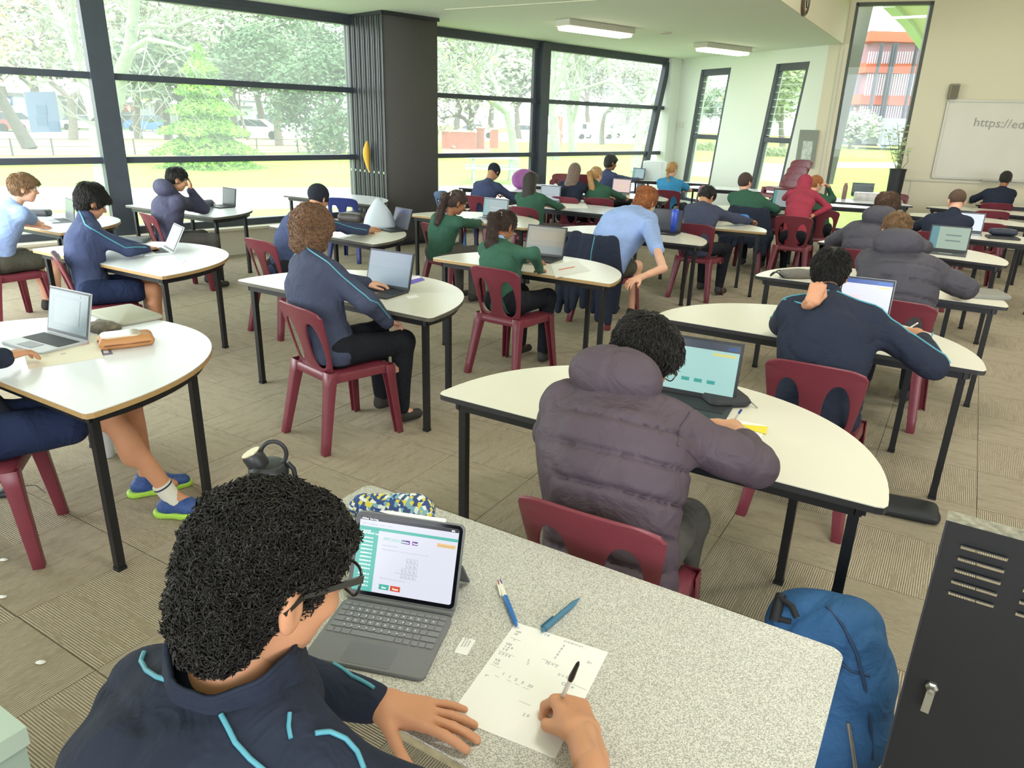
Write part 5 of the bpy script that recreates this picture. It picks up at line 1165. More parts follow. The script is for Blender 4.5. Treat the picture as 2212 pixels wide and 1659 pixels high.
        if fancy and st not in ('beanie', 'hood'):
            # locks: tapered curved strands rooted over the scalp
            me = hobj.data; rr = np.random.default_rng(seed); vv = me.vertices; n = len(vv); mb = MB(); ids = rr.choice(n, fancy)
            for i_ in ids:
                v = vv[int(i_)]; p = v.co; nn = v.normal
                if st in ('curly', 'afro'):
                    rad = rr.uniform(.005, .009)*sc*(1.5 if st == 'curly' else 1); tx = nn.orthogonal().normalized(); tx = Matrix.Rotation(rr.uniform(0, 6.28), 3, nn) @ tx; ty = nn.cross(tx); pts = []; ph = rr.uniform(0, 6.28); L = rr.uniform(.020, .034)*sc
                    for t in np.linspace(0, 1, 8): a = ph+t*rr.uniform(4.5, 6.5) if 0 else ph+t*5.6; pts.append(p-nn*.006+tx*(math.cos(a)*rad)+ty*(math.sin(a)*rad*.9)+(nn*.9+tx*.5)*(L*t*.55))
                    kq = 1.9 if st == 'curly' else 1; mb.tube(pts, [.0016*sc*kq]*3+[.0014*sc*kq]*4+[.0004], 3, cap=False)
                else:
                    dn = Vector(-u*.8+f*.35); q = (dn-nn*dn.dot(nn)); q = q.normalized() if q.length > .05 else nn.orthogonal().normalized(); q = (Matrix.Rotation(rr.normal()*.35, 3, nn) @ q); L = rr.uniform(.02, .045)*sc; b_ = Vector(np.cross(nn, q))
                    wv = rr.uniform(-1, 1)*.006; pts = [p-nn*.003+q*(L*t)+nn*(.010*math.sin(t*2.2)*rr.uniform(.5, 1))+b_*wv*math.sin(t*4) for t in np.linspace(0, 1, 5)]
                    mb.tube(pts, [.0018*sc, .0022*sc, .002*sc, .0014*sc, .0003], 3, cap=False)
            lo_ = mb.build('hair_strands', hm, rt, sm=180); lo_['kind'] = 'stuff'
    if glasses:
        for sg in (-1, 1):
            c = head+(f*.108+l*sg*.033+u*.004)*sc-loc; pts = []
            for a in np.linspace(0, 2*math.pi, 25): ca, sa = math.cos(a), math.sin(a); pts.append(Vector(c+(l*.027*math.copysign(abs(ca)**.7, ca)+u*.021*math.copysign(abs(sa)**.7, sa)-f*.004*abs(ca))*sc))
            MB().tube(pts, .0022*sc, 6).build('spectacle_rim', m_spec, rt, sm=60)
            MB().add(pts[:-1], [tuple(range(24))]).build('lens', m_lens, rt)
            a = Vector(head+(f*.106+l*sg*.060+u*.014)*sc-loc); b = Vector(head+(f*.0+l*sg*.088+u*.012)*sc-loc); e = Vector(head+(-f*.02+l*sg*.088-u*.01)*sc-loc)
            MB().bar(a, b, .0035*sc, .011*sc, w2=.003*sc, h2=.006*sc).bar(b, e, .003*sc, .006*sc).build('temple', m_spec, rt)
        MB().tube([Vector(head+(f*.111+l*.009+u*.008)*sc-loc), Vector(head+(f*.115+u*.011)*sc-loc), Vector(head+(f*.111-l*.009+u*.008)*sc-loc)], .0022*sc, 6).build('spectacle_bridge', m_spec, rt)
    out.update(root=rt, loc=loc, sh=sh, el=el, wr=wr, neck=neck, head=head, F=Fh, lean=lean, back=back, Lf=Lf, F2=F2, hip=hip, kn=kn, an=an, nb=nb); PEOPLE[key] = out
    return out
# ------------------------------------------------------------------ the pupils
def npv(v): return np.array([v[0], v[1], v[2]], float)
def headpt(px, py, s, ang, fo=None, z=None):
    if z is not None: return npv(on(px, py, z))
    r = ray(px, py); F = np.array([math.cos(R3(ang)), math.sin(R3(ang))]); t = (fo+F[0]*s[0]+F[1]*s[1])/(r[0]*F[0]+r[1]*F[1]); return np.array([r[0]*t, r[1]*t, H+r[2]*t])
def look(az, pitch): return V(math.cos(R3(az))*math.cos(R3(pitch)), math.sin(R3(az))*math.cos(R3(pitch)), math.sin(R3(pitch)))
def sit(key, label, s, ang, hd, lk, hl=None, hr=None, fo=None, z=None, neck=None, sc=.93, drop=.15, **k):
    F = np.array([math.cos(R3(ang)), math.sin(R3(ang)), 0]); Lx = np.array([-F[1], F[0], 0]); s3 = V(s[0], s[1], 0)
    h = headpt(*hd, s, ang, fo, z); hip = s3-F*.06; hip[2] = .535
    lka = look(*lk)
    if neck is None:
        b = nrm(hip-h); lh = nrm(V(lka[0], lka[1], 0)); neck = h+b*(drop+.02)*sc-lh*.045*sc
    else: neck = npv(neck)
    hs = []
    for i, q in enumerate((hl, hr)):
        if q is None: q = s3+F*.44+Lx*(.13, -.13)[i]+V(0, 0, .765)
        elif len(q) == 3 and isinstance(q[0], (int,)): q = npv(on(*q))
        hs.append(npv(q))
    return person(key, label, (hip[0], hip[1]), ang, neck, h, lka, hs, sc=sc, **k)
def S_(k): return CH[k][0]
far = dict(vox=.02, hv=.009, handv=.0068)
mid = dict(vox=.015, hv=.0072, handv=.0056)
near = dict(vox=.011, hv=.0055, handv=.0042)
hp = lambda x, y, z=.755: npv(on(x, y, z))
sit('l2', 'boy in navy jacket with teal piping and wavy black hair typing on the left laptop', (-2.98, 5.14), 33, (200, 437), (38, -30), hp(300, 532), hp(318, 538), z=1.11, top='blue', hair=('mop', 'black'), legs=('nshort', 1), piping=True, skin='tan', collar='stand', sleeve=.95, bulk=1.08, fancy=2500, **mid)
sit('sky', 'fair haired boy in light blue shirt typing at the left edge of the room', (-4.30, 6.05), 62, (52, 406), (30, -12), hp(75, 487), hp(85, 483), z=1.12, top='sky', hair=('bowl', 'light'), legs=('shorts', 1), skin='fair', collar='blue', sleeve=.3, bulk=1.0, fancy=1500, **mid)
sit('hood', 'dark haired boy in dark blue hooded jacket by the window, hand on his face', (-3.46, 7.40), 45, (383, 387), (28, -22), V(-3.34, 7.60, .99), hp(455, 438, .76), z=1.12, top='hood', hair=('short', 'black'), legs=('grey',), hooded=True, skin='warm', bulk=1.15, elbows=(V(-3.28, 7.72, .80), None), hn=((V(.1, -.1, 1), nrm(V(.8, .6, .1))), None), fancy=900, **mid)
sit('back', 'figure in dark knit beanie and navy jacket behind the curly haired boy', (-1.92, 6.05), 52, (688, 428), (60, -25), hp(795, 493), hp(790, 500), z=1.08, top='blue', hair=('beanie', 'beanie'), legs=('black',), piping=True, skin='tan', **mid)
sit('curly', 'boy with long curly brown hair in navy jacket with teal piping at the laptop', (-.98, 3.93), 45, (676, 500), (62, -20), hp(790, 612, .77), V(-.72, 3.98, .66), z=1.13, top='slate', hair=('curly', 'curly'), hair_sc=1.12, legs=('black',), piping=True, skin='fair', collar='stand', bulk=1.12, sc=.97, fancy=5000, hn=None, poles=((0, .9, -.3), (.2, -1, -.4)), **near)
sit('pony', 'girl in green jumper with brown ponytail writing at the ply edged table', (-.03, 5.16), 55, (1090, 488), (45, -35), hp(1140, 560), hp(1165, 582), fo=.22, top='green', hair=('pony', 'dbrown'), legs=('black',), skin='brown', collar='shirt', bulk=.98, sc=.9, fancy=2200, **near)
sit('girl2', 'girl in green jumper with dark side ponytail typing beside the partition', (-.70, 7.1), 48, (988, 437), (20, -28), hp(1020, 478), hp(1035, 480), z=1.03, top='green', hair=('pony', 'dbrown'), legs=('grey',), skin='brown', collar='shirt', sc=.88, fancy=700, **mid)
sit('gin', 'ginger haired boy in light blue shirt bent over beside a blue bottle', (.80, 6.55), 50, (1394, 437), (55, -42), hp(1405, 480), hp(1378, 602, .67), z=1.06, top='sky', hair=('mop', 'ginger'), legs=('shorts', 1), skin='fair', collar='blue', sleeve=(.3, .3), bulk=1.38, sc=1.0, elbows=(None, hp(1432, 580, .70)), fancy=1500, **mid)
sit('nav', 'boy in dark slate fleece bent forward over the table, arm stretched right', (1.96, 7.80), 45, (1528, 425), (40, -55), hp(1560, 470), hp(1620, 478), z=1.02, top='slate', hair=('short', 'black'), legs=('black',), skin='tan', bulk=1.12, fancy=500, **mid)
sit('e', 'boy in navy jacket holding his ear, writing at the cream half-round table', S_('e'), 66, (1793, 590), (60, -25), hp(1752, 655, 1.02), hp(1984, 718, .785), z=1.10, neck=on(1795, 660, .99), top='dnavy', hair=('short', 'black'), legs=('nshort', 1), skin='tan', piping=True, collar='stand', bulk=1.16, sc=.97, fancy=2500, hn=((nrm(V(.25, .1, .9)), nrm(V(-.4, -.9, .1))), (nrm(V(-.55, .8, -.05)), nrm(V(.1, 0, 1)))), poses=('fist', 'grip'), elbows=(hp(1690, 700, .79), hp(2015, 790, .80)), sleeve=.72, poles=((.1, 1, -.8), (-.7, -1, -.2)), vox=.011, hv=.0055, handv=.0042)
sit('r24', 'short haired fair boy in dark grey hooded puffer jacket behind the ear holding boy', S_('r24'), 62, (1935, 500), (75, -22), hp(1965, 560), V(2.95, 4.72, .80), fo=.28, top='gpuff', hair=('buzz', 'light'), legs=('black',), hooded=True, quilt=5, bulk=1.30, sc=.98, skin='fair', fancy=1500, vox=.012, hv=.006, handv=.005)
sit('r23', 'boy with wavy brown hair in dark grey hooded puffer jacket, second of the two puffers', S_('r23'), 62, (1915, 450), (40, -18), None, hp(1995, 545), fo=.25, top='gpuff', hair=('mop', 'brown'), legs=('black',), hooded=True, quilt=5, bulk=1.2, sc=.96, skin='fair', fancy=1200, **mid)
sit('r25', 'boy with cropped brown hair in navy jacket before the white screened laptop', S_('r25'), 66, (2066, 434), (80, -18), None, None, fo=.05, top='dnavy', hair=('buzz', 'brown'), legs=('black',), bulk=1.1, sc=.96, skin='fair', collar='stand', **mid)
sit('fr', 'dark haired boy in dark jacket at the whiteboard wall, far right', S_('fr'), 80, (2172, 387), (55, -20), None, None, fo=.05, top='dnavy', hair=('short', 'black'), legs=('black',), bulk=1.1, sc=.96, skin='brown', **far)
sit('grn', 'dark haired boy in green jumper and blue collar at the black tablet case', S_('grn'), 62, (1610, 393), (35, -15), None, hp(1665, 455), fo=.08, top='green', hair=('short', 'dbrown'), legs=('black',), collar='shirt', bulk=1.15, skin='fair', **far)
sit('long', 'girl in green jumper with very long straight dark hair', S_('long'), 62, (1147, 392), (50, -30), None, None, fo=.12, top='green', hair=('long', 'dark'), legs=('grey',), sc=.9, skin='tan', **far)
sit('blond', 'girl in green jumper with blond ponytail at the pink screened laptop', S_('blond'), 62, (1288, 378), (40, -12), None, None, fo=.06, top='green', hair=('pony', 'blond'), legs=('black',), collar='stand', sc=.92, skin='fair', **far)
sit('braid', 'girl in bright blue shirt with long blond braid', S_('braid'), 64, (1452, 366), (40, -20), None, None, fo=.10, top='turq', hair=('braid', 'blond'), legs=('black',), sleeve=.3, sc=.94, skin='fair', **far)
sit('lng2', 'figure with long light brown hair in dark jacket near the window mullion', S_('lng2'), 66, (1242, 370), (75, -15), None, None, z=1.12, top='dnavy', hair=('long', 'ash'), legs=('black',), sc=.9, skin='fair', **far)
sit('win', 'figure in navy jacket at the window with head resting low on one arm', S_('win'), 62, (1066, 372), (60, -55), None, None, z=1.08, top='blue', hair=('beanie', 'beanie'), legs=('black',), sc=.95, **far)
c = on(1322, 352, 1.14); sit('cap', 'boy in navy jacket with dark hair sitting tall at the far corner laptop', Vector((c.x-.05, c.y-.15, 0)), 40, (1320, 352), (20, -12), None, hp(1378, 387), z=1.14, top='blue', hair=('mop', 'black'), legs=('black',), sc=.98, skin='brown', **far)
chair(Vector((c.x-.08, c.y-.22, 0)), 40, 'maroon chair under the tall sitting boy at the far corner laptop')
sit('red', 'figure in red hooded top leaning on the table before the leaning window', S_('red'), 62, (1738, 398), (60, -40), hp(1700, 432, .76), None, z=1.10, top='red', hair=('hood', 'red'), legs=('black',), sc=.84, **far)
c = on(1765, 398, 1.08); sit('hand', 'sandy haired figure in green jumper propping head on hand beside the red hood', Vector((c.x+.02, c.y-.2, 0)), 70, (1762, 398), (10, -25), None, V(c.x+.14, c.y-.02, 1.06), z=1.08, top='green', hair=('short', 'ginger'), legs=('black',), sc=.92, skin='fair', poles=((0, .9, -.35), (.6, -.5, -1)), **far)
chair(Vector((c.x, c.y-.28, 0)), 70, 'maroon chair under the figure propping head on hand')
# purple-grey puffer jacket
PU = sit('purple', 'dark haired boy with glasses in purple-grey hooded puffer jacket, writing', S_('purple'), 63, (1392, 775), (22, -34), hp(1440, 900, .765), hp(1588, 920, .785), z=1.035, neck=on(1330, 862, .955), top='puff', hair=('mop', 'black'), legs=('grey',), hooded=True, quilt=5, bulk=1.30, sleeve=.66, sc=.96, skin='warm', fancy=5200, glasses=True, poses=('type', 'grip'),
        elbows=(hp(1195, 935, .80), hp(1632, 1008, .80)), hoodsz=(.10, .155, .10), poles=((-.1, 1.2, .1), (-.8, -1.1, 0)), vox=.0095, hv=.0045, handv=.0036, hn=(None, (nrm(V(-.75, .65, -.1)), nrm(V(.2, .1, 1)))))
# the writer at the front desk
HE = person('hero', 'boy with short curly black hair, glasses and navy jacket writing at the front desk', (-.50, .52), 62, npv(on(575, 1440, 1.0))+V(-.03, -.02, 0), npv(on(582, 1240, 1.16)), look(43, -20),
        [npv(on(822, 1520, .765)), V(.140, .955, .775)], top='dnavy', hair=('afro', 'black'), legs=('nshort', 1), piping=False, skin='tan', collar='none', bulk=1.0, shdrop=.080, shw=.150, wr_amp=.008, elbows=(None, V(.17, .67, .775)), hair_sc=.94, sc=1.03, vox=.0085, hv=.0036, handv=.0030, sleeve=(.93, .40), poses=('spread', 'grip'),
        poles=((.2, .6, -.2), (-.1, -.9, .25)), hn=((nrm(V(.86, -.12, -.10)), nrm(V(.12, .05, 1))), (nrm(V(-.22, .9, -.12)), nrm(V(.25, .25, 1)))), fancy=17000, glasses=True, seed=11)
# ================================================================== THINGS ON TABLES AND FLOOR
m_sil = mat('grey aluminium shell', '8E9296', .35, .6); m_dkp = mat('dark plastic', '2B2D31', .45); m_key = mat('key grey', '6C6C70', .6); m_keyb = mat('black keys', '1E1F22', .6)
m_pap = mat('white paper', 'ECEBE6', .8); m_pap2 = mat('cream paper', 'E3DCC6', .8)
def scr(c, e=.75):
    m = mat('screen %s %.2f' % (c, e), c, .25, emit=e*.72); m.node_tree.nodes['Principled BSDF'].inputs['Base Color'].default_value = (.02, .02, .022, 1); return m
def laptop(p, ang, label, w=.31, d=.215, tilt=20, shell=None, screen='9FB4BE', bits=(), deck=None, cat='laptop', keys=True, e=.7, hh=None):
    """p: middle of the base on the table; ang: the way its user looks"""
    t = empty(cat, (p[0], p[1], p[2]), ang-90, label, cat); sh = shell or m_sil; hh = hh or d
    b = MB().prism(rrect(w, d, .012, 3), 0, .012, .002).build('base', deck or sh, t)
    if keys:
        kb = MB().box((0, .028, .0125), (w*.88, d*.46, .002)).build('keyboard', m_keyb if shell is not m_sil else m_key, t)
        MB().box((0, -d*.30, .0125), (w*.34, d*.28, .0014)).build('trackpad', mat('trackpad', '7A7C80', .4), t)
    a = R3(tilt); Mx = Matrix.Translation((0, d/2-.006, .012)) @ Matrix.Rotation(-a, 4, 'X')
    def scp(x, z, y=0): return Mx @ Vector((x, y, z))
    mb = MB(); mb.box((0, .004, hh/2), (w, .007, hh), M=Mx); mb.build('lid', sh, t)
    MB().box((0, -.0005, hh/2), (w-.006, .002, hh-.006), M=Mx).build('bezel', m_dkp, t)
    s = MB().box((0, -.0022, hh/2+.003), (w-.022, .0012, hh-.030), M=Mx).build('screen', scr(screen, e), t)
    for (x0, z0, x1, z1, c) in bits:     # flat picture elements, 0..1 across the screen
        W_, Hh = w-.022, hh-.030; cx = (-.5+(x0+x1)/2)*W_; cz = .018+(z0+z1)/2*Hh
        MB().box((cx, -.0034, cz), ((x1-x0)*W_, .0008, (z1-z0)*Hh), M=Mx).build('picture', scr(c, e), s)
    return t, Mx, s
EN = [(.0, .0, .2, .96, '5FA9A4'), (.3, .45, .8, .52, 'AFC0BE'), (.3, .3, .7, .34, 'AFC0BE'), (0, .96, 1, 1, '6E8288')]
def lp(px, py, ang, label, **k): return laptop(on(px, py, TZ), ang, label, **k)
lp(98, 742, 62, 'grey laptop open on the near left white table', w=.32, d=.22, tilt=14, shell=mat('pale grey shell', 'B8BABC', .4, .2), screen='7F999A', bits=[(.15, .2, .8, .82, '8CA5A4'), (.15, .9, .8, .95, '8CA5A4')], e=.55)
lp(335, 545, 38, 'white laptop whose screen shows a pale cracked picture', w=.29, d=.21, tilt=28, shell=mat('white shell', 'D9DDE0', .4), screen='B9CDD6', bits=[(.0, .0, .33, .45, 'D5E2E6'), (.36, .0, .66, .5, 'DCE8EA'), (.69, 0, 1, .4, 'D0DEE4'), (0, .48, .3, 1, 'D8E5E8'), (.34, .53, .62, 1, 'CFDFE6'), (.66, .44, 1, 1, 'DCE9EC')], e=.75)
lp(478, 447, 50, 'slim dark laptop on the table by the window', w=.29, d=.20, tilt=8, shell=m_dkp, screen='6F7F7C', e=.4)
lp(128, 478, 45, 'laptop of the boy in light blue shirt at left', w=.29, d=.20, tilt=8, screen='9DB0B4', e=.5)
lp(812, 632, 62, 'large dark laptop with blue grey screen before the curly haired boy', w=.345, d=.235, tilt=16, shell=m_dkp, screen='93ABBB', bits=[(0, .55, 1, .8, '9CAFC2'), (0, .8, 1, 1, '9FB1C6')], e=.6)
lp(1160, 560, 62, 'tan reflecting laptop before the ponytail girl', w=.35, d=.24, tilt=14, shell=m_dkp, screen='ABA68C', bits=[(.1, .5, .95, .85, 'B8AD8C'), (0, 0, 1, .3, '8F9B94')], e=.5)  # the tan reflection is put into the screen's glow colours
lp(1058, 474, 60, 'laptop with teal sidebar page before the girl beside the partition', w=.32, d=.21, tilt=10, shell=m_sil, screen='8FA7A8', bits=EN, e=.6)
lp(1180, 438, 62, 'laptop with grey blue page before the very long haired girl', w=.30, d=.21, tilt=8, screen='A4B2BC', bits=[(.2, .35, .8, .4, '8E9CA6')], e=.6)
lp(1432, 504, 62, 'dark screened laptop beside the blue bottle', w=.31, d=.22, tilt=10, shell=m_dkp, screen='5A5D68', e=.35)
lp(1335, 420, 60, 'laptop with pink page before the blond girl', w=.31, d=.22, tilt=8, shell=m_sil, screen='E6C6BE', bits=[(.35, .3, .7, .6, 'EBCDA8')], e=.8)
lp(1370, 388, 40, 'laptop with teal page at the far corner table', w=.31, d=.21, tilt=8, shell=m_dkp, screen='9CC0C6', bits=EN, e=.7)
lp(2042, 548, 58, 'thick black rugged laptop with teal sidebar page', w=.33, d=.23, tilt=14, shell=mat('rugged black shell', '4A4C50', .6), screen='A9BFAE', bits=[(0, 0, .2, 1, '5F96A0'), (.4, .6, .8, .66, '6F8480'), (.4, .35, .8, .41, '6F8480')], e=.8)
lp(2085, 505, 60, 'laptop with bright white page in front of the cropped hair boy', w=.31, d=.21, tilt=10, screen='D9E3F0', e=1.0)
lp(2215, 438, 75, 'laptop with pale teal page at the right edge', w=.34, d=.22, tilt=8, screen='A8D8D8', bits=[(0, .92, 1, 1, '6FB0A0')], e=.9)
lp(1858, 690, 62, 'tablet laptop with blue header page beside the ear holding boy', w=.29, d=.19, hh=.215, tilt=10, shell=m_sil, screen='E3E6F2', bits=[(0, .86, 1, 1, '3F5FA8'), (.7, .9, .96, .95, '5E9BE8'), (.72, .76, .95, .81, 'F0E2A0'), (.05, .2, .4, .5, 'F0DCE0')], e=1.0)
lp(1478, 880, 64, 'laptop with pale teal page and dark toolbar before the puffer jacket boy', w=.34, d=.235, tilt=13, shell=m_dkp, screen='A6D2CC', bits=[(0, .86, 1, 1, '3C4450'), (.86, .895, .97, .95, '3A6EB4'), (.68, .76, .97, .81, 'D6D27A'), (.34, .2, .44, .27, '3FA094'), (.5, .2, .60, .27, '3FA094'), (.66, .2, .76, .27, '3FA094'), (0, 0, .06, .86, '7FBDB6')], e=.95)
lp(1862, 424, 70, 'closed up dark laptop on the white table by the tall window', w=.34, d=.2, tilt=5, shell=m_dkp, screen='3C4048', e=.2)
# tablet in black folio, handbag, books on the green jumper boy's table
t, Mx, s = lp(1682, 452, 55, 'tablet in thick black folio on the table before the green jumper boy', w=.27, d=.18, hh=.25, tilt=12, shell=mat('black folio', '1F2024', .7), screen='A6B2B4', bits=[(0, 0, .16, 1, '4FA79C')], keys=False, e=.7, cat='tablet')
def slab(name, cat, label, px, py, w, d, h, ang, m, z=TZ, r=.02, parts=(), soft=.3, group=None):
    p = on(px, py, z); t = empty(name, p, ang, label, cat, group); o = MB().prism(rrect(w, d, min(r, w/3, d/3), 4), 0, h, min(h*soft, .012)).build('body', m, t, sm=50); return t
def pouch(name, cat, label, px, py, w, d, h, ang, m, z=TZ, zipm=None, seed=1, vox=.005, parts=None):
    p = on(px, py, z); t = empty(name, p, ang, label, cat); S = SDF(V(-w*.7, -d*.8, -.01), V(w*.7, d*.8, h*1.5), vox)
    S.cap((-w/2+h*.5, 0, h*.46), (w/2-h*.5, 0, h*.46), h*.46, k=0); S.D[:] = .12
    for y in (-1, 1): S.cap((-w/2+h*.5, y*(d/2-h*.5), h*.48), (w/2-h*.5, y*(d/2-h*.5), h*.48), h*.48, k=.03)
    S.ell((0, 0, h*.5), (w*.46, d*.44, h*.56), None, .02); ww = waves(seed, 6, 25, 80); S.field(lambda X, Y, Z: .003*ww(X, Y, Z)); S.cut(V(0, 0, .001), V(0, 0, -1))
    o = quads_obj('body', [S.mesh()], m, t, (0, 0, 0))
    if zipm: MB().tube([(-w*.42, -d*.30, h*.92), (-w*.2, -d*.33, h*1.0), (w*.2, -d*.33, h*1.0), (w*.42, -d*.30, h*.92)], .003, 6).build('zip', zipm, t)
    return t
m_zip = mat('dark zip', '26272B', .5); m_zipl = mat('steel zip', 'A8A8A8', .3, .8)
m_grey_s = mat('grey felt sleeve', '8C8B82', .9, bump=.2, bscale=400)
slab('laptop_sleeve', 'sleeve', 'pale grey laptop sleeve behind the tan pencil case', 272, 684, .37, .23, .022, -38, mat('stone sleeve', 'A9A896', .8), r=.02)
t = pouch('tote_bag', 'bag', 'folded plaid cloth bag between laptop and grey sleeve', 218, 712, .20, .12, .035, -30, mat('plaid cloth', '6B6252', .8, var=.5, vscale=40), seed=5)
# tan pencil case with clear lid
t = pouch('pencil_case', 'pencil case', 'tan leather pencil case with clear plastic top on left table', 274, 745, .235, .145, .055, 33, mat('tan leather', 'B98250', .55, bump=.05), seed=3, vox=.004)
MB().prism([(x-.02, y) for x, y in rrect(.165, .115, .03, 4)], .050, .0595, .004).build('clear_lid', mat('clear vinyl', 'CFC0A4', .08, coat=1), t, sm=40); MB().tube([(x*1.0, y*1.0, .024) for x, y in rrect(.230, .142, .035, 5)], .0035, 6).build('zip', mat('brown zip', '7A4A2C', .6), t)
def sheet(name, cat, label, pts, m=m_pap, z=TZ+.0005, th=.0012, marks=(), curl=0):
    P = [on(*p, z) for p in pts]; t = empty(name, P[0], label=label, cat=cat); vs = [p-P[0] for p in P]; n = len(vs)
    MB().add(vs+[v+Vector((0, 0, th)) for v in vs], [tuple(range(n-1, -1, -1)), tuple(range(n, 2*n))]+[(k, (k+1) % n, n+(k+1) % n, n+k) for k in range(n)]).build('sheet', m, t)
    for (u0, v0, u1, v1, c) in marks:
        A, B, C, D = vs[:4]; q = lambda u, v: (A*(1-u)+B*u)*(1-v)+(D*(1-u)+C*u)*v+Vector((0, 0, th+.0004)); r = [q(u0, v0), q(u1, v0), q(u1, v1), q(u0, v1)]
        MB().add(r, [(0, 1, 2, 3)]).build('print', mat('print '+c, c, .7), t)
    return t
sheet('worksheet', 'paper', 'cream worksheet with small pictures sticking out under the left laptop', [(45, 745), (210, 722), (224, 772), (62, 798)], m_pap2, marks=[(.72, .2, .86, .4, 'D9A8A0'), (.4, .3, .5, .36, 'C8BFA8'), (.45, .6, .52, .66, 'D0B8B0'), (.1, .6, .3, .64, 'CFC8B4')])
sheet('photo_card', 'card', 'small dark picture card peeking from the tan pencil case', [(218, 757), (238, 753), (244, 765), (222, 768)], mat('violet print', '6F6A80', .5), marks=[(.2, .2, .7, .7, 'C9C9D4')])
sheet('worksheet', 'paper', 'pale sheet lying in front of the pale picture laptop', [(345, 566), (400, 562), (392, 574), (352, 575)], m_pap)
slab('laptop_sleeve', 'sleeve', 'dark grey sleeve behind the pale picture laptop', 275, 522, .33, .20, .03, 10, mat('charcoal sleeve', '5A5E62', .8))
slab('pencil_case', 'pencil case', 'black box case beside the light blue shirt boy\'s hands', 80, 466, .26, .12, .06, 5, m_dkp)
sheet('notebook', 'paper', 'purple and white sheet behind the large dark laptop', [(868, 600), (905, 595), (918, 605), (878, 617)], mat('purple print', '6A55B8', .7), marks=[(.3, .05, .98, .5, 'E6E2EA')])
sheet('card', 'card', 'small white card on the curly haired boy\'s table', [(877, 640), (899, 637), (905, 642), (883, 645)], m_pap)
# bent white folder and dark bag on the table of the beanie figure
p = on(826, 497, TZ); t = empty('folder', p, 30, 'bent white plastic folder standing against a dark laptop', 'folder')
me = MB(); n = 9; vs = []
for i in range(n):
    u = i/(n-1); w_ = .17-.10*u*u
    for j in range(5):
        v = j/4*2-1; vs.append((v*w_+.02*u, .03+.10*u+.03*v*v, .30*u*(1-.25*abs(v)**2)))
me.add(vs, [(i*5+j, i*5+j+1, (i+1)*5+j+1, (i+1)*5+j) for i in range(n-1) for j in range(4)]); f = me.build('sheet', mat('white folder plastic', 'C9D4DE', .35), t, sm=80); md = f.modifiers.new('s', 'SOLIDIFY'); md.thickness = .003
lp(845, 497, 42, 'dark laptop behind the bent white folder', w=.30, d=.2, tilt=18, shell=m_dkp, screen='4E5262', bits=[(0, .8, 1, 1, '4A5590')], e=.4)
pouch('handbag', 'bag', 'dark brown leather bag lying on the beanie figure\'s table', 762, 480, .30, .18, .10, -20, mat('dark brown leather', '3B3432', .5, bump=.2, bscale=30), seed=8, vox=.01, zipm=m_zipl)
# small things near the girls
mb_ = lambda: MB()
def pencil(px0, py0, px1, py1, label, m, z=TZ+.004, r=.0035, name='pencil', cat='pencil'):
    a = on(px0, py0, z); b = on(px1, py1, z); t = empty(name, a, label=label, cat=cat); d = b-a
    MB().tube([Vector((0, 0, 0)), d*.9], r, 6).build('barrel', m, t); MB().tube([d*.9, d], [r, .0006], 6).build('tip', mat('pale wood', 'D9BC8E', .7), t); return t
pencil(1207, 583, 1243, 576, 'orange pencil on the ponytail girl\'s table', mat('orange paint', 'C9673F', .4))
sheet('worksheet', 'paper', 'white worksheet on the ponytail girl\'s table', [(1190, 572), (1245, 562), (1275, 585), (1200, 600)], m_pap)
sheet('worksheet', 'paper', 'white worksheet beside the very long haired girl\'s laptop', [(1203, 432), (1262, 432), (1270, 450), (1205, 450)], m_pap)
def bottle(px, py, label, r=.035, h=.22, col='2F4FB8', capc='4A4A40', z=TZ, m=None, caph=.03):
    p = on(px, py, z); t = empty('bottle', p, label=label, cat='bottle'); MB().lathe([(r*.9, 0), (r, .006), (r, h*.78), (r*.72, h*.90), (r*.5, h*.92), (r*.5, h-caph*.6)], n=20).build('body', m or mat('bottle '+col, col, .3), t, sm=40)
    MB().lathe([(r*.62, h-caph), (r*.64, h-caph+.004), (r*.60, h), (r*.3, h+.004)], n=20).build('cap', mat('cap '+capc, capc, .4), t, sm=40); return t
bottle(1455, 502, 'blue drink bottle on the table beside the ginger boy', .042, .26); bottle(1808, 535, 'small dark grey bottle on the left end of the cream table', .036, .16, '4A4C50', '2B2C30')
bottle(1822, 430, 'tall pinkish brown bottle on the white table by the tall window', .035, .25, '8C6A60', 'B08070')
p = on(1356, 800, TZ); t = empty('cup', p+Vector((.02, .03, 0)), label='bright green cup standing behind the puffer jacket boy\'s head', cat='cup'); MB().lathe([(.036, 0), (.042, .20), (.040, .20), (.034, .01)], n=24).build('body', mat('green plastic', '4FC06A', .3), t, sm=40); MB().lathe([(.044, .20), (.044, .215), (.03, .222)], n=24).build('lid', MATS['green plastic'], t, sm=40)
pouch('pencil_case', 'pencil case', 'blue and pink pouch under the hand of the bent over navy boy', 1600, 480, .19, .10, .085, 10, mat('blue pink cloth', '3F7FC8', .7, var=.4, vscale=8), seed=6, vox=.008)
pouch('handbag', 'bag', 'cream handbag beside the black tablet folio', 1733, 446, .26, .16, .12, 10, mat('cream leather', 'A39C84', .6), seed=9, vox=.01, zipm=m_zip)
for k, c in enumerate(('C9CDD4', 'D9D2BE')): slab('book', 'book', ('lower grey book', 'upper cream book')[k]+' of the pair beside the cream handbag', 1735+3*k, 463, .28-.03*k, .19, .015, 5+6*k, mat('book '+c, c, .7), z=TZ+.016*k)
slab('folder', 'folder', 'black folder under the dark pencil case at right', 2165, 515, .30, .22, .02, -22, m_dkp)
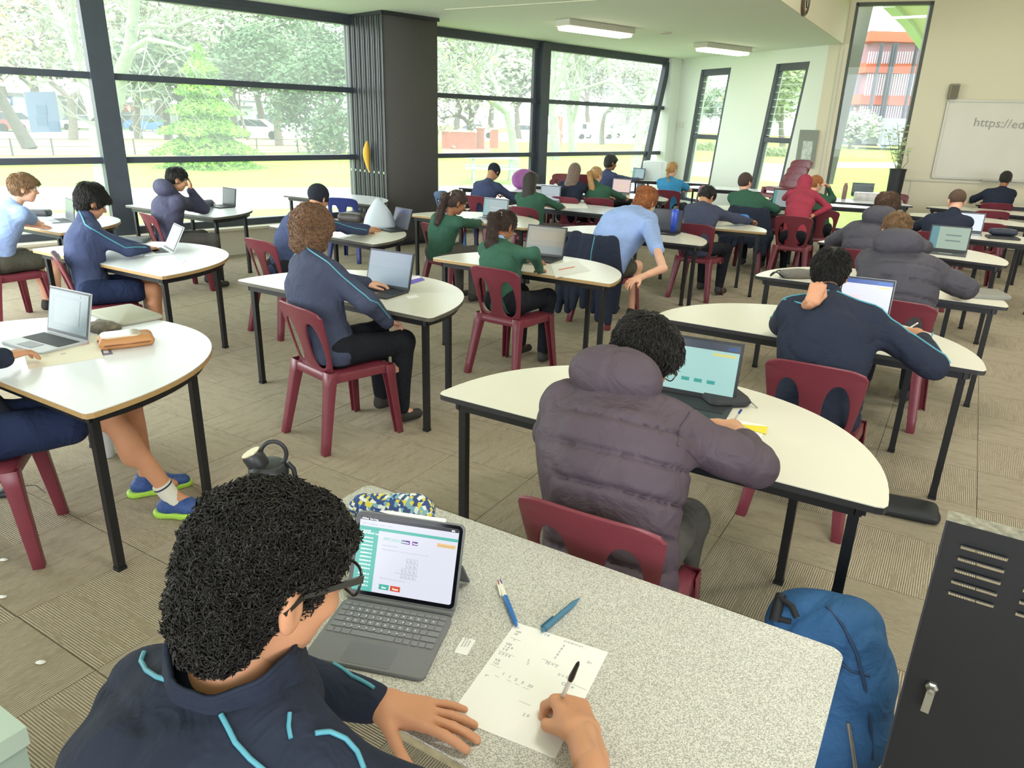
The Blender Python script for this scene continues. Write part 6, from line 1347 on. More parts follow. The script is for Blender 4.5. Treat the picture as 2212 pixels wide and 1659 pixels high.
pouch('pencil_case', 'pencil case', 'dark blue pencil case lying on the black folder', 2165, 508, .27, .13, .07, -22, mat('dark blue cloth', '2E3444', .6), z=TZ+.021, seed=12, vox=.008, zipm=m_zipl)
slab('laptop_sleeve', 'sleeve', 'grey felt case on the right end of the half-round table', 2108, 638, .36, .24, .032, -12, m_grey_s, r=.03)
t = pouch('pencil_case', 'pencil case', 'speckled grey pencil case with black cord loop on half-round table', 1722, 600, .27, .11, .06, 10, mat('speckled grey cloth', '77746E', .9, var=.25, vscale=120), seed=14, vox=.007); MB().tube([(-.13+.05*math.cos(a)-.03, .045*math.sin(a), .03+.02*math.sin(a*2)) for a in np.linspace(0, 6.28, 18)], .005, 6).build('cord', m_zip, t, sm=60)
t = slab('hard_case', 'case', 'black zipped hard case beside the puffer jacket boy\'s laptop', 1552, 858, .17, .25, .035, 10, mat('black eva', '2C2D31', .7, bump=.2, bscale=300), r=.03); MB().tube([(x, y, .018) for x, y in rrect(.172, .252, .03, 4)]+[rrect(.172, .252, .03, 4)[0]+(.018,)], .003, 6).build('zip', m_zip, t); MB().tube([(.085, -.11, .018), (.10, -.135, .004)], .003, 6).build('zip_pull', m_zipl, t)
sheet('worksheet', 'paper', 'white worksheet with yellow corner under the puffer jacket boy\'s hand', [(1528, 895), (1655, 920), (1640, 955), (1575, 985), (1515, 915)], m_pap); sheet('sticky_note', 'paper', 'yellow corner piece beside the writing hand of puffer jacket boy', [(1600, 917), (1658, 922), (1655, 938), (1625, 930)], mat('yellow print', 'E8D53C', .7), z=TZ+.003)
def pen_at(a, b, label, segs, name='pen'):
    """segs: (start, end, r0, r1, material, partname) along the pen"""
    a = Vector(a); b = Vector(b); t = empty(name, a, label=label, cat='pen'); d = b-a
    for s0, s1, r0, r1, m, n in segs: MB().tube([d*s0, d*(s0+(s1-s0)*.5), d*s1], [r0, (r0+r1)/2, r1], 12).build(n, m, t, sm=40)
    return t
m_clear = mat('clear plastic', 'B9B7B0', .1, coat=.6); m_ink = mat('black ink cap', '121214', .3); m_bluecap = mat('blue cap', '22357F', .3)
a = on(1578, 925, .755); pen_at(on(1560, 945, .735), on(1602, 884, .84), 'blue capped clear ballpoint in the puffer jacket boy\'s hand', [(0, .1, .0008, .003, m_zipl, 'tip'), (.1, .85, .0036, .0038, m_clear, 'barrel'), (.85, 1, .0044, .004, m_bluecap, 'cap')])
pen_at(on(1966, 708, .75), on(1982, 698, .83), 'white pen in the writing hand of the ear holding boy', [(0, .1, .001, .003, m_zipl, 'tip'), (.1, 1, .004, .004, m_pap, 'barrel')])
# far tables
slab('storage_box', 'box', 'clear plastic container with coloured things on the white table', 1875, 433, .42, .2, .12, -15, mat('milky box', 'C9C4C0', .3, var=.2, vscale=9)); p = on(1885, 418, TZ+.03)
slab('storage_box', 'box', 'white cardboard box standing in the far corner', 1412, 388, .40, .35, .36, -25, mat('white card', 'D9E0DE', .8), z=TZ, soft=.02)
pouch('backpack', 'bag', 'purple and white backpack on the window table', 1132, 408, .42, .25, .30, -20, mat('purple cloth', '9C5A98', .8, var=.3, vscale=5), seed=21, vox=.015)
# draped jackets on two chair backs
def draped(ch, label, m, seed, low=.22, piping=False):
    s, ang = CH[ch]; t = empty('jacket', (s[0], s[1], 0), ang, label, 'jacket'); S = SDF(V(-.50, -.42, low-.1), V(0, .42, .95), .011)
    for y in np.linspace(-.2, .2, 7): S.cap((-.275, y, .79), (-.335-.02*math.cos(y*20), y*1.25, .46), .045, .055, k=.03); S.cap((-.335, y*1.25, .46), (-.36-.03*math.sin(y*30), y*1.4, low+.05*math.cos(y*17)), .05, .035, k=.03)
    for sg in (-1, 1): S.cap((-.25, sg*.19, .78), (-.29, sg*.29, .50), .06, .055, k=.03); S.cap((-.29, sg*.29, .5), (-.27, sg*.27, low+.04), .055, .045, k=.03)
    ww = waves(seed, 8, 20, 60, (1, 1, .35)); S.field(lambda X, Y, Z: .009*ww(X, Y, Z)); o = quads_obj('cloth', [S.mesh()], m, t, (0, 0, 0))
    if piping: MB().tube([(-.335, -.06, .83), (-.385, -.07, .7), (-.40, -.075, .5)], .004, 6).build('piping', m_pipe, t)
draped('gin', 'navy jacket with teal piping hung over the ginger boy\'s chair back', CL['dnavy'], 31, .16, True); draped('grn', 'dark slate jacket draped over the green jumper boy\'s chair', CL['dnavy'], 32, .35)
# potted plant at the tall window
p = wp(tb-.08, 0, -.30); p.z = 0; t = empty('potted_plant', p, label='tall black planter with pale leafy plant beside the tall window', cat='plant')
MB().lathe([(.09, 0), (.12, 1.15), (.13, 1.2), (.11, 1.2), (.10, 1.1)], n=20).build('planter', mat('black planter', '26282A', .5), t, sm=40); fm = MB(); sm_ = MB(); rd = random.Random(4)
for k in range(9):
    d = Vector((rd.gauss(0, .12), rd.gauss(0, .12), rd.uniform(.3, .75))); sm_.tube([(0, 0, 1.12), Vector((0, 0, 1.12))+d*.5+Vector((rd.gauss(0, .03), 0, 0)), Vector((0, 0, 1.12))+d], .006, 5, r2=.003)
    for j in range(12):
        q = Vector((0, 0, 1.12))+d*rd.uniform(.3, 1.05); u = Vector((rd.gauss(0, 1), rd.gauss(0, 1), rd.gauss(0, .5))).normalized(); w_ = u.orthogonal().normalized(); fm.add([q, q+u*.04+w_*.016, q+u*.085, q+u*.04-w_*.016], [(0, 1, 2, 3)])
sm_.build('stem', mat('plant stem', '6E7A4A', .7), t); fm.build('foliage', mat('pale plant leaf', 'AAB98C', .6, var=.3, vscale=10), t)['kind'] = 'stuff'
# ================================================================== THE FRONT DESK AND ITS WRITER
DZ = TZ
# ---- tablet on its keyboard stand
bl_, br_ = on(748, 1283, DZ+.02), on(975, 1322, DZ+.02); c = (bl_+br_)/2; tw_ = .256; ta_ = math.degrees(math.atan2((br_-bl_).y, (br_-bl_).x)); bk_ = dirv(ta_+90)
tab = empty('tablet', (c.x, c.y, DZ), ta_, 'tablet on grey keyboard stand showing a teal and white quiz page', 'tablet')
m_case = mat('grey woven case', '77787A', .7, bump=.15, bscale=700); m_glass_b = mat('black glass bezel', '0E0F14', .12)
TH = .188; Mt = Matrix.Translation((0, .012, .014)) @ Matrix.Rotation(R3(-24), 4, 'X')
bz = MB().prism([(x, y+TH/2) for x, y in rrect(tw_, TH, .014, 6)], -.010, 0).mesh('case'); bz.transform(Matrix.Rotation(R3(90), 4, 'X')); bz.transform(Mt); link('case', bz, m_case, tab)
def tscreen(name, x0, z0, x1, z1, dep, m, r=.0, par=None):
    w, h = x1-x0, z1-z0; me = MB().prism([(x+(x0+x1)/2, y+(z0+z1)/2) for x, y in (rrect(w, h, r, 5) if r else [(-w/2, -h/2), (w/2, -h/2), (w/2, h/2), (-w/2, h/2)])], 0, .0006).mesh(name); me.transform(Matrix.Rotation(R3(90), 4, 'X')); me.transform(Matrix.Translation((0, -dep, 0))); me.transform(Mt); return link(name, me, m, par or tab)
W2 = tw_/2
tscreen('bezel', -W2+.003, .003, W2-.003, TH-.003, .001, m_glass_b, .012)
sx0, sx1, sz0, sz1 = -W2+.011, W2-.011, .012, TH-.011; SW, SHh = sx1-sx0, sz1-sz0
sc_ = tscreen('screen', sx0, sz0, sx1, sz1, .0020, scr('E4E7F4', .92), .005)
def pic(u0, v0, u1, v1, c, nm='picture', e=.92, dep=.0032): return tscreen(nm, sx0+u0*SW, sz0+v0*SHh, sx0+u1*SW, sz0+v1*SHh, dep, scr(c, e), 0, sc_)
pic(0, .955, 1, 1, '23242E'); pic(0, .83, 1, .87, '52BDAE'); pic(0, 0, .205, .85, '52BDAE')
pic(.445, .705, .53, .755, '6B3596', dep=.0040); pic(.555, .705, .61, .755, '6B3596', dep=.0040); pic(.80, .735, .985, .785, 'F2CB84', dep=.0040)
pic(.275, .055, .375, .125, '45B4A2', dep=.0040); pic(.39, .055, .49, .125, 'D8502E', dep=.0040)
m_tx = mat('screen text grey', '8C90A0', .5, emit=.5); m_txl = mat('screen text white', 'F2F6F6', .5, emit=.9); m_txd = mat('screen text dark', '6B6F84', .5, emit=.35)
def stext(body, u, v, size, m, dep=.0052):
    o = text(body, size, m, sc_, (0, 0, 0), name='lettering', ext=.0001); me = o.data; me.transform(Matrix.Rotation(R3(90), 4, 'X')); me.transform(Matrix.Translation((sx0+u*SW, -dep, sz0+v*SHh))); me.transform(Mt); return o
stext('AMC2026 Q5', .26, .715, .0095, mat('screen text green', '6FA898', .5, emit=.5)); stext('Previous', .45, .718, .0048, m_txl); stext('Next', .563, .718, .0052, m_txl); stext('Time Remaining - 00:31', .81, .750, .0040, m_txd)
stext('Intermediate Year 8', .26, .64, .0044, m_tx); stext('In this addition, letters a, b and c represent different non-zero digits.', .26, .585, .0040, m_tx); stext('What is the three-digit number abc?', .275, .20, .0042, m_tx)
stext('Save', .305, .075, .0058, m_txl); stext('Reset', .415, .075, .0058, m_txl); stext('10:04am  Tue 4 Aug', .02, .965, .0048, m_txl); stext('88%', .93, .965, .0046, m_txl); stext('Home     Competitions     Results     Logout', .03, .90, .0040, m_tx)
stext('WELCOME\nINTERMEDIATE  Year 8', .03, .80, .0046, m_txl)
for k in range(13): stext('QUESTION %02d' % (k+1), .045, .71-k*.052-(.02 if k > 8 else 0), .0044, m_txl)
for r_, row in enumerate(('  a b c', '  c a b', '+ a b c b'[0:9], '  2 0 2 6')):
    cells_ = [('a', 'b', 'c'), ('c', 'a', 'b'), ('b', 'c', 'a', 'b'), ('2', '0', '2', '6')][r_]
    for q, ch_ in enumerate(cells_):
        u = .60-.040*(len(cells_)-1-q); v = .46-.068*r_-(.012 if r_ == 3 else 0); stext(ch_, u+.007, v+.012, .0062, m_txd); 
        for (a0, b0, a1, b1) in ((0, 0, .034, .003), (0, .054, .034, .057), (0, 0, .002, .057), (.032, 0, .034, .057)): pic(u+a0, v+b0, u+a1, v+b1, 'A9ADBC', dep=.0040)
pic(.42, .305, .65, .309, 'A9ADBC', dep=.0040); stext('+', .445, .33, .006, m_tx)
# hinge stand, keyboard deck and keys
MB().box((0, .018, .007), (tw_*.96, .03, .012)).build('hinge', m_case, tab)
Mk = Matrix.Translation((0, .138, .004)) @ Matrix.Rotation(R3(36), 4, 'X'); MB().box((0, 0, .05), (tw_*.98, .005, .10), M=Mk).build('kickstand', mat('dark grey case back', '55575A', .7), tab)
dk = MB().prism([(x, y-.098) for x, y in rrect(tw_, .196, .014, 5)], 0, .009, .002).build('keyboard', m_case, tab, sm=40)
MB().prism([(x+.0, y-.158) for x, y in rrect(.104, .062, .004, 3)], .0088, .0094).build('trackpad', mat('trackpad glass', '6F7074', .35), dk)
m_keyg = mat('keyboard key grey', '7F8084', .55); kme = {}
rows_ = [(14, .010, -.016, .0095), (14, .0145, -.031, .0145), (14, .0145, -.0495, .0145), (13, .0145, -.068, .0145), (12, .0145, -.0865, .0145)]
for n_, kw_, y, kh in rows_:
    tot = tw_-.018; unit = tot/14.0
    xs = [unit]*n_
    if n_ == 13: xs = [unit*1.4]+[unit]*11+[unit*1.6]
    if n_ == 12: xs = [unit*1.9]+[unit]*10+[unit*2.1]
    x = -tot/2
    for j, wk in enumerate(xs):
        kk = (round(wk, 4), kh)
        if kk not in kme: me = MB().prism(rrect(wk-.0022, kh, .002, 2), 0, .0022, .0005).mesh('key'); me.materials.append(m_keyg); kme[kk] = me
        link('key', kme[kk], None, dk, (x+wk/2, y, .009)); x += wk
for (x0, x1) in ((-.119, -.104), (-.102, -.087), (-.085, -.066), (-.064, .032), (.034, .050), (.052, .066), (.070, .084), (.086, .100), (.102, .118)):
    kk = (round(x1-x0, 4), 9)
    if kk not in kme: me = MB().prism(rrect(x1-x0, .0145, .002, 2), 0, .0022, .0005).mesh('key'); me.materials.append(m_keyg); kme[kk] = me
    link('key', kme[kk], None, dk, ((x0+x1)/2, -.105, .009))
lt = MB(); 
for ry, n_ in ((-.031, 12), (-.0495, 11), (-.068, 10), (-.0865, 9)):
    for j in range(n_): lt.box((-.094+j*(tw_-.018)/14+(.006 if ry < -.04 else 0), ry, .0114), (.0030, .0035, .0003))
lo_ = lt.build('key_print', mat('key legend', 'E2E4E8', .5), dk); lo_['kind'] = 'stuff'
# stylus on the top edge
st_ = empty('stylus', tab.matrix_basis @ (Mt @ Vector((0, .002, TH+.004))), ta_, 'white stylus lying along the top edge of the tablet', 'stylus')
MB().tube([(-.075, 0, 0), (-.070, 0, 0), (-.055, 0, 0), (.080, 0, 0), (.083, 0, 0)], [.0008, .0018, .0044, .0044, .003], 14).build('barrel', mat('glossy white', 'EDEBE2', .25), st_, sm=40)
tab_z = 0
# ---- patterned pencil case
cp_ = on(850, 1118, DZ); pcase = empty('pencil_case', (cp_.x, cp_.y, DZ), -12, 'pencil case patterned in blue, yellow and white behind the tablet', 'pencil case')
def weave():
    m = bpy.data.materials.new('blue yellow weave'); m.use_nodes = True; nt = m.node_tree; N = nt.nodes; L = nt.links; b = N['Principled BSDF']; b.inputs['Roughness'].default_value = .8
    t = N.new('ShaderNodeTexCoord'); mp = N.new('ShaderNodeMapping'); mp.inputs['Rotation'].default_value = (0, 0, .5); L.new(t.outputs['Object'], mp.inputs[0]); v = N.new('ShaderNodeTexVoronoi'); v.inputs['Scale'].default_value = 110; v.inputs['Randomness'].default_value = .35; L.new(mp.outputs[0], v.inputs['Vector'])
    cr = N.new('ShaderNodeValToRGB'); cr.color_ramp.interpolation = 'CONSTANT'; e = cr.color_ramp.elements; e[0].color = hexc('2F4A86'); e[1].position = .3; e[1].color = hexc('DDE2DC')
    for p_, c_ in ((.5, '7EA9B8'), (.66, 'D9C94A'), (.8, '3B4E78')): x = e.new(p_); x.color = hexc(c_)
    sp_ = N.new('ShaderNodeSeparateColor'); L.new(v.outputs['Color'], sp_.inputs[0]); L.new(sp_.outputs[0], cr.inputs[0]); L.new(cr.outputs[0], b.inputs['Base Color'])
    bp = N.new('ShaderNodeBump'); bp.inputs['Strength'].default_value = .3; L.new(v.outputs['Distance'], bp.inputs['Height']); L.new(bp.outputs[0], b.inputs['Normal']); return m
S = SDF(V(-.16, -.08, -.01), V(.16, .08, .09), .0035)
S.cap((-.10, -.01, .022), (.09, -.01, .030), .024, .028, k=.02); S.cap((-.10, .022, .022), (.085, .022, .030), .022, .026, k=.03); S.cap((-.08, .0, .040), (.07, .0, .062), .014, .020, k=.03); ww = waves(4, 6, 30, 80); S.field(lambda X, Y, Z: .002*ww(X, Y, Z)); S.cut(V(0, 0, .001), V(0, 0, -1))
quads_obj('body', [S.mesh()], weave(), pcase, (0, 0, 0)); MB().tube([(.02, -.034, .030), (.06, -.036, .034), (.10, -.030, .032), (.122, -.008, .022)], .0045, 6).build('zip', m_zip, pcase, sm=60)
# ---- bottle at the left end of the desk
bp_ = on(598, 1196, DZ); bt = empty('bottle', (bp_.x, bp_.y, DZ), 10, 'dark grey flask with carry loop behind the writer\'s head', 'bottle'); m_bt = mat('charcoal powder coat', '4A4D50', .5, bump=.1, bscale=400); m_lid = mat('black lid plastic', '232427', .4)
MB().lathe([(.040, 0), (.043, .004), (.043, .155), (.040, .170), (.034, .180)], n=32).build('body', m_bt, bt, sm=40); MB().lathe([(.0432, .120), (.0436, .122), (.0436, .150), (.0432, .152)], n=32).build('band', mat('dark band', '333639', .5), bt, sm=40)
lid = MB().lathe([(.036, .178), (.038, .182), (.038, .196), (.030, .206), (.020, .208)], n=32).build('lid', m_lid, bt, sm=40); Ms = Matrix.Rotation(R3(-26), 3, 'Y'); MB().lathe([(.0195, 0), (.0205, .004), (.0205, .026), (.018, .031), (.001, .032)], c=(-.016, 0, .200), M=Ms, n=24).build('spout_cap', m_lid, bt, sm=40)
MB().lathe([(.0185, .0315), (.0185, .0335), (.001, .0335)], c=(-.016, 0, .200), M=Ms, n=24).build('cap_disc', mat('champagne metal', 'C9BE9C', .3, .7), bt, sm=40)
MB().tube([(.012+.024*math.cos(a), .0, .225+.026*math.sin(a)) for a in np.linspace(-.9, 4.2, 20)], .0042, 8).build('carry_loop', m_lid, bt, sm=60); MB().tube([(.036, 0, .205), (.047, 0, .190), (.050, 0, .160), (.046, 0, .140)], .005, 8).build('strap', m_lid, bt, sm=60)
bt.scale = (1.22, 1.22, 1.22)
# ---- paper with sums
A4 = [(1115, 1345), (1321, 1412), (1190, 1672), (920, 1585)]
P = [on(*p, DZ) for p in A4]; ux = (P[1]-P[0]).normalized(); uy = Vector((ux.y, -ux.x, 0)); pa_ = math.degrees(math.atan2(ux.y, ux.x)); pap = empty('worksheet', (P[0].x, P[0].y, DZ), pa_, 'white sheet of pencilled sums under the writer\'s hands', 'paper')
MB().box((.105, -.1485, .0008), (.21, .297, .0008)).build('sheet', m_pap, pap); m_gr = mat('pencil grey', '8A8A90', .8); m_bi = mat('blue ink', '3A5A9A', .6)
for body, x, y, s, r, m in (('5', .010, -.018, .008, 0, m_gr), ('b85\n68', .012, -.030, .0085, 0, m_gr), ('2', .018, -.056, .008, 0, m_gr), ('b85\n+ 6 8\n5 8', .010, -.074, .009, 0, m_gr), ('2 0 2 6', .008, -.107, .0095, 0, m_gr), ('9/8\n125', .010, -.128, .009, 0, m_gr),
                            ('1   1   5   3   30', .040, -.158, .011, -6, m_gr), ('6*', .012, -.176, .008, 0, m_gr), ('1.0', .070, -.012, .010, 0, m_bi), ('2+4+8+0+x+...', .115, -.012, .008, 0, m_gr), ('9\n8\n5\n4\n2', .118, -.028, .010, -4, m_gr), ('76 = 2', .105, -.090, .010, 0, m_gr), ('2\n 2', .070, -.100, .009, 0, m_gr),
                            ('0 = 5', .140, -.110, .010, 0, m_gr), ('2n', .180, -.050, .010, 0, m_gr), ('O ( x', .155, -.130, .012, 0, m_gr), ('F', .190, -.160, .010, 0, m_gr), ('2 0', .120, -.235, .010, 0, m_gr)):
    o = text(body, s, m, pap, (x, y, .0013), (0, 0, R3(r)), 'handwriting', .00012)
mb = MB()
for x0, y0, x1, y1 in ((.010, -.050, .034, -.052), (.006, -.098, .042, -.100), (.008, -.141, .030, -.143), (.095, -.080, .135, -.084), (.030, -.166, .040, -.167), (.056, -.166, .066, -.167), (.074, -.168, .084, -.169), (.092, -.170, .106, -.171), (.165, -.118, .205, -.122), (.100, -.205, .125, -.207), (.172, -.150, .205, -.154)): mb.bar((x0, y0, .0014), (x1, y1, .0014), .0005, .0002)
o = mb.build('ruled_line', m_gr, pap); o['kind'] = 'stuff'
Cp = [on(*p, DZ) for p in ((1003, 1372), (1030, 1378), (1007, 1423), (978, 1414))]; ccx = sum(Cp, Vector())/4; u_ = (Cp[0]-Cp[3]); ca_ = math.degrees(math.atan2(u_.y, u_.x)); crd = empty('card', (ccx.x, ccx.y, DZ), ca_, 'small white printed slip beside the keyboard', 'card'); MB().box((0, 0, .0006), (.050, .028, .0008)).build('slip', m_pap, crd)
for k, b_ in enumerate(('Username: p2041', 'Password: 7731', 'Code 5502')): text(b_, .0045, m_gr, crd, (-.005+.002*k, .006-.006*k, .0012), (0, 0, R3(0)), 'lettering', .0001)
# ---- pens on the desk
m_bw = mat('pen white', 'E9E6D6', .3); m_bb = mat('pen blue', '2E6FB8', .3); m_tealp = mat('matt petrol pen', '3F6E88', .5)
pn = pen_at(on(1078, 1256, DZ+.008), on(1117, 1354, DZ+.007), 'four colour ballpoint, white top and blue barrel', [(0, .06, .0045, .0058, m_bw, 'top'), (.05, .36, .0058, .0062, m_bw, 'upper_barrel'), (.36, .90, .0062, .0056, m_bb, 'barrel'), (.90, .98, .0050, .0025, m_bb, 'cone'), (.98, 1.0, .001, .0006, m_zipl, 'tip')])
d = (on(1117, 1354, DZ+.007)-on(1078, 1256, DZ+.008)); sd = Vector((-d.y, d.x, 0)).normalized()
MB().bar(sd*-.006+d*.06+Vector((0, 0, .002)), sd*-.0085+d*.32, .0035, .004).build('clip', m_bw, pn)
for k, c_ in enumerate(('1F6B44', '2A3F8F', 'B03038')): a_ = k*1.6-.6; MB().tube([d*.01+sd*math.cos(a_)*.0038+Vector((0, 0, .0040*math.sin(a_)+.003)), d*.10+sd*math.cos(a_)*.0052+Vector((0, 0, .0052*math.sin(a_)+.002))], .0014, 6).build('slider', mat('slider '+c_, c_, .4), pn)
pn = pen_at(on(1171, 1362, DZ+.008), on(1252, 1292, DZ+.007), 'petrol blue click pen lying on the speckled desk', [(0, .05, .0036, .0040, m_tealp, 'button'), (.05, .80, .0066, .0062, m_tealp, 'barrel'), (.80, 1.0, .0062, .0012, m_tealp, 'cone')])
d = on(1252, 1292, DZ+.007)-on(1171, 1362, DZ+.008); sd = Vector((-d.y, d.x, 0)).normalized(); MB().bar(sd*.0075+d*.04+Vector((0, 0, .003)), sd*.0072+d*.34+Vector((0, 0, .003)), .003, .004).build('clip', m_tealp, pn)
pen_at(on(1196, 1545, DZ+.004), on(1250, 1430, .875), 'clear ballpoint with black cap in the writer\'s right hand', [(0, .04, .0006, .0016, m_zipl, 'tip'), (.04, .10, .0016, .0036, m_clear, 'cone'), (.10, .72, .0040, .0040, m_clear, 'barrel'), (.68, .73, .0052, .0054, m_ink, 'cap_rim'), (.73, .96, .0056, .0036, m_ink, 'cap'), (.96, 1, .0036, .0018, m_ink, 'cap_end')])
# ---- writer's jacket details
def onjacket(P_, pts, off=.0022, r=.0035, name='piping', m=None):
    """lay a cord on the jacket through points picked on its surface"""
    o = P_['top']; loc = Vector(P_['loc']); bvh = BVHTree.FromPolygons([v.co.copy() for v in o.data.vertices], [tuple(p.vertices) for p in o.data.polygons]); out = []
    for (x, y) in pts:
        h = bvh.ray_cast(Vector((0, 0, H))-loc, Vector(ray(x, y)).normalized(), 9)
        if h[0] is not None: out.append(h[0]+h[1]*off*(1 if h[1].dot(Vector(ray(x, y))) < 0 else -1))
    if len(out) > 1:
        q = [out[0]]
        for a, b in zip(out[:-1], out[1:]):
            for t in (.25, .5, .75, 1): 
                c = a.lerp(b, t); n = bvh.find_nearest(c); q.append(n[0]+n[1]*off if n[0] is not None else c)
        MB().tube(q, r, 8).build(name, m or m_pipe, P_['root'], sm=60)
onjacket(HE, [(478, 1545), (492, 1572), (508, 1605), (540, 1640), (575, 1668), (600, 1700)]); onjacket(HE, [(312, 1412), (306, 1430), (318, 1450), (340, 1464), (366, 1472)]); onjacket(HE, [(625, 1542), (623, 1570), (628, 1596)], r=.003)
onjacket(HE, [(680, 1586), (712, 1583), (745, 1598), (770, 1625), (785, 1662)]); onjacket(HE, [(688, 1418), (720, 1436), (760, 1462), (808, 1488)])
n0 = HE['neck']; nbh = HE['nb']; bk = HE['back']; Lfh = HE['Lf']; upc = nrm(nbh-n0)
cm = MB(); nu, nv = 44, 9; cax = nrm(upc*.9+V(0, 0, .3)); c1_ = nrm(Lfh-cax*np.dot(Lfh, cax)); c2_ = np.cross(c1_, cax); c2_ = c2_ if np.dot(c2_, bk) > 0 else -c2_
for j in range(nv):
    v = j/(nv-1)
    for i in range(nu):
        a = 2*math.pi*i/nu; bkw = (1-math.cos(a))/2; hgt = -.055+(.115+.020*math.sin(a)**2)*v; rr_ = .112-.030*v**.7+.003*math.sin(5*a+v*4)*(1-v)+.002*math.sin(9*a)*v
        p = n0-HE['loc']+cax*hgt+(c2_*math.cos(a)*1.02+c1_*math.sin(a))*rr_-bk*(.008*v); cm.v.append(tuple(p))
cm.f = [(j*nu+i, j*nu+(i+1) % nu, (j+1)*nu+(i+1) % nu, (j+1)*nu+i) for j in range(nv-1) for i in range(nu)]; cm.mi = [0]*len(cm.f)
co = cm.build('collar', CL['dnavy'], HE['root'], sm=180); md = co.modifiers.new('s', 'SOLIDIFY'); md.thickness = .007; md.offset = 0; md = co.modifiers.new('b', 'SUBSURF'); md.levels = 1; md.render_levels = 1
ts = [Vector(co.data.vertices[(nv-1)*nu+i].co) for i in range(nu)]; MB().tube(ts+[ts[0]], .0042, 6).build('collar_edge', CL['dnavy'], HE['root'], sm=180)
zc = Vector(n0+bk*.075-Lfh*.05+upc*.0-HE['loc']); MB().tube([zc, zc+Vector((.012, -.004, -.012)), zc+Vector((.014, -.006, -.034))], .0025, 6).build('zip_pull', m_zipl, HE['root'], sm=60)
# seams on the puffer jacket
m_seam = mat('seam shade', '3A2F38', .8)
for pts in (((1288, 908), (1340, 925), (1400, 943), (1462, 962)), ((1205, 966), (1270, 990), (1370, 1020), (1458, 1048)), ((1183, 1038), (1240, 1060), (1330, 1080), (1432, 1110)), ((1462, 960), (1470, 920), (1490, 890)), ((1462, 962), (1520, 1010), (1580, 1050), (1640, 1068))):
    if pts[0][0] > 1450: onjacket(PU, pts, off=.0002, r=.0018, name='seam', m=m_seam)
# ---- the cut off pupil at the left edge: sleeve, hand, shorts, stretched leg and shoe
wr_ = npv(on(6, 772, .785)); NE = person('near', 'person in dark jacket and navy shorts, legs stretched out, cut by left edge', (-2.10, 2.62), 12, V(-2.50, 2.70, 1.0), V(-2.52, 2.78, 1.2), look(40, -20), [V(-2.62, 3.2, .775), wr_], top='dnavy', hair=('short', 'dark'), legs=('nshort', 1), sc=.98, skin='tan', bulk=1.15, vox=.011, hv=.009, handv=.0042,
    knees=(V(-1.72, 3.02, .52), npv(on(235, 900, .52))), feet=(V(-1.75, 3.12, .09), npv(on(375, 1075, .09))), shoes='shoe', poses=('type', 'type'), hn=(None, (nrm(V(.35, 1, 0)), V(0, 0, 1))))
for ch_ in [c for c in NE['root'].children if c.name.startswith('shoe')]: bpy.data.objects.remove(ch_)
m_shb = mat('blue mesh shoe', '2F4C86', .6, var=.25, vscale=60); m_lime = mat('lime sole', 'A6D24A', .5); m_sock = mat('white ribbed sock', 'DDDACB', .9, bump=.3, bscale=300)
def sneaker(an_, ang, root, loc):
    f_ = np.array([math.cos(R3(ang)), math.sin(R3(ang)), 0]); s_ = np.array([-f_[1], f_[0], 0]); a = np.array([an_[0], an_[1], 0])
    S = SDF(a-.25, a+.25, .0055); S.cap(a-f_*.045+V(0, 0, .045), a+f_*.06+V(0, 0, .045), .036, .038, k=.02); S.cap(a+f_*.06+V(0, 0, .043), a+f_*.155+V(0, 0, .034), .040, .032, k=.03); S.cap(a-f_*.02+V(0, 0, .05), a-f_*.01+V(0, 0, .095), .042, .040, k=.02); S.cut(V(a[0], a[1], .022), V(0, 0, -1)); S.cut(a+V(0, 0, .105), V(0, 0, 1)); up_ = quads_obj('shoe', [S.mesh()], m_shb, root, loc)
    S = SDF(a-.25, a+.25, .0055); S.cap(a-f_*.055+V(0, 0, .018), a+f_*.05+V(0, 0, .018), .044, .044, k=.02, flat=(V(0, 0, 1), 1.0)); S.cap(a+f_*.05+V(0, 0, .018), a+f_*.165+V(0, 0, .020), .046, .034, k=.03); S.cut(V(a[0], a[1], .030), V(0, 0, 1)); S.cut(V(a[0], a[1], .001), V(0, 0, -1)); so_ = quads_obj('sole', [S.mesh()], m_lime, up_, (0, 0, 0)); so_.location = Vector(-np.array(loc)*1.0)
    for k in range(4): p0 = Vector(a+f_*(.05+.022*k)+V(0, 0, .082-.006*k)-np.array(loc)); MB().bar(p0-Vector(s_)*.022, p0+Vector(s_)*.022, .006, .004).build('lace', mat('yellow lace', 'C9C64A', .7), up_)
sneaker(NE['an'][1], 2, NE['root'], NE['loc']); sneaker(NE['an'][0], 30, NE['root'], NE['loc'])
a = NE['an'][1]; kd = nrm(NE['kn'][1]-a); MB().tube([Vector(a-NE['loc']+kd*t-V(0, 0, .01)) for t in (-.01, .03, .07, .10)], [.040, .039, .041, .042], 16).build('sock', m_sock, NE['root'], sm=60); MB().tube([Vector(a-NE['loc']+kd*t-V(0, 0, .01)) for t in (.083, .091)], .0428, 16).build('sock_stripe', mat('navy stripe', '2B3550', .8), NE['root'], sm=60)
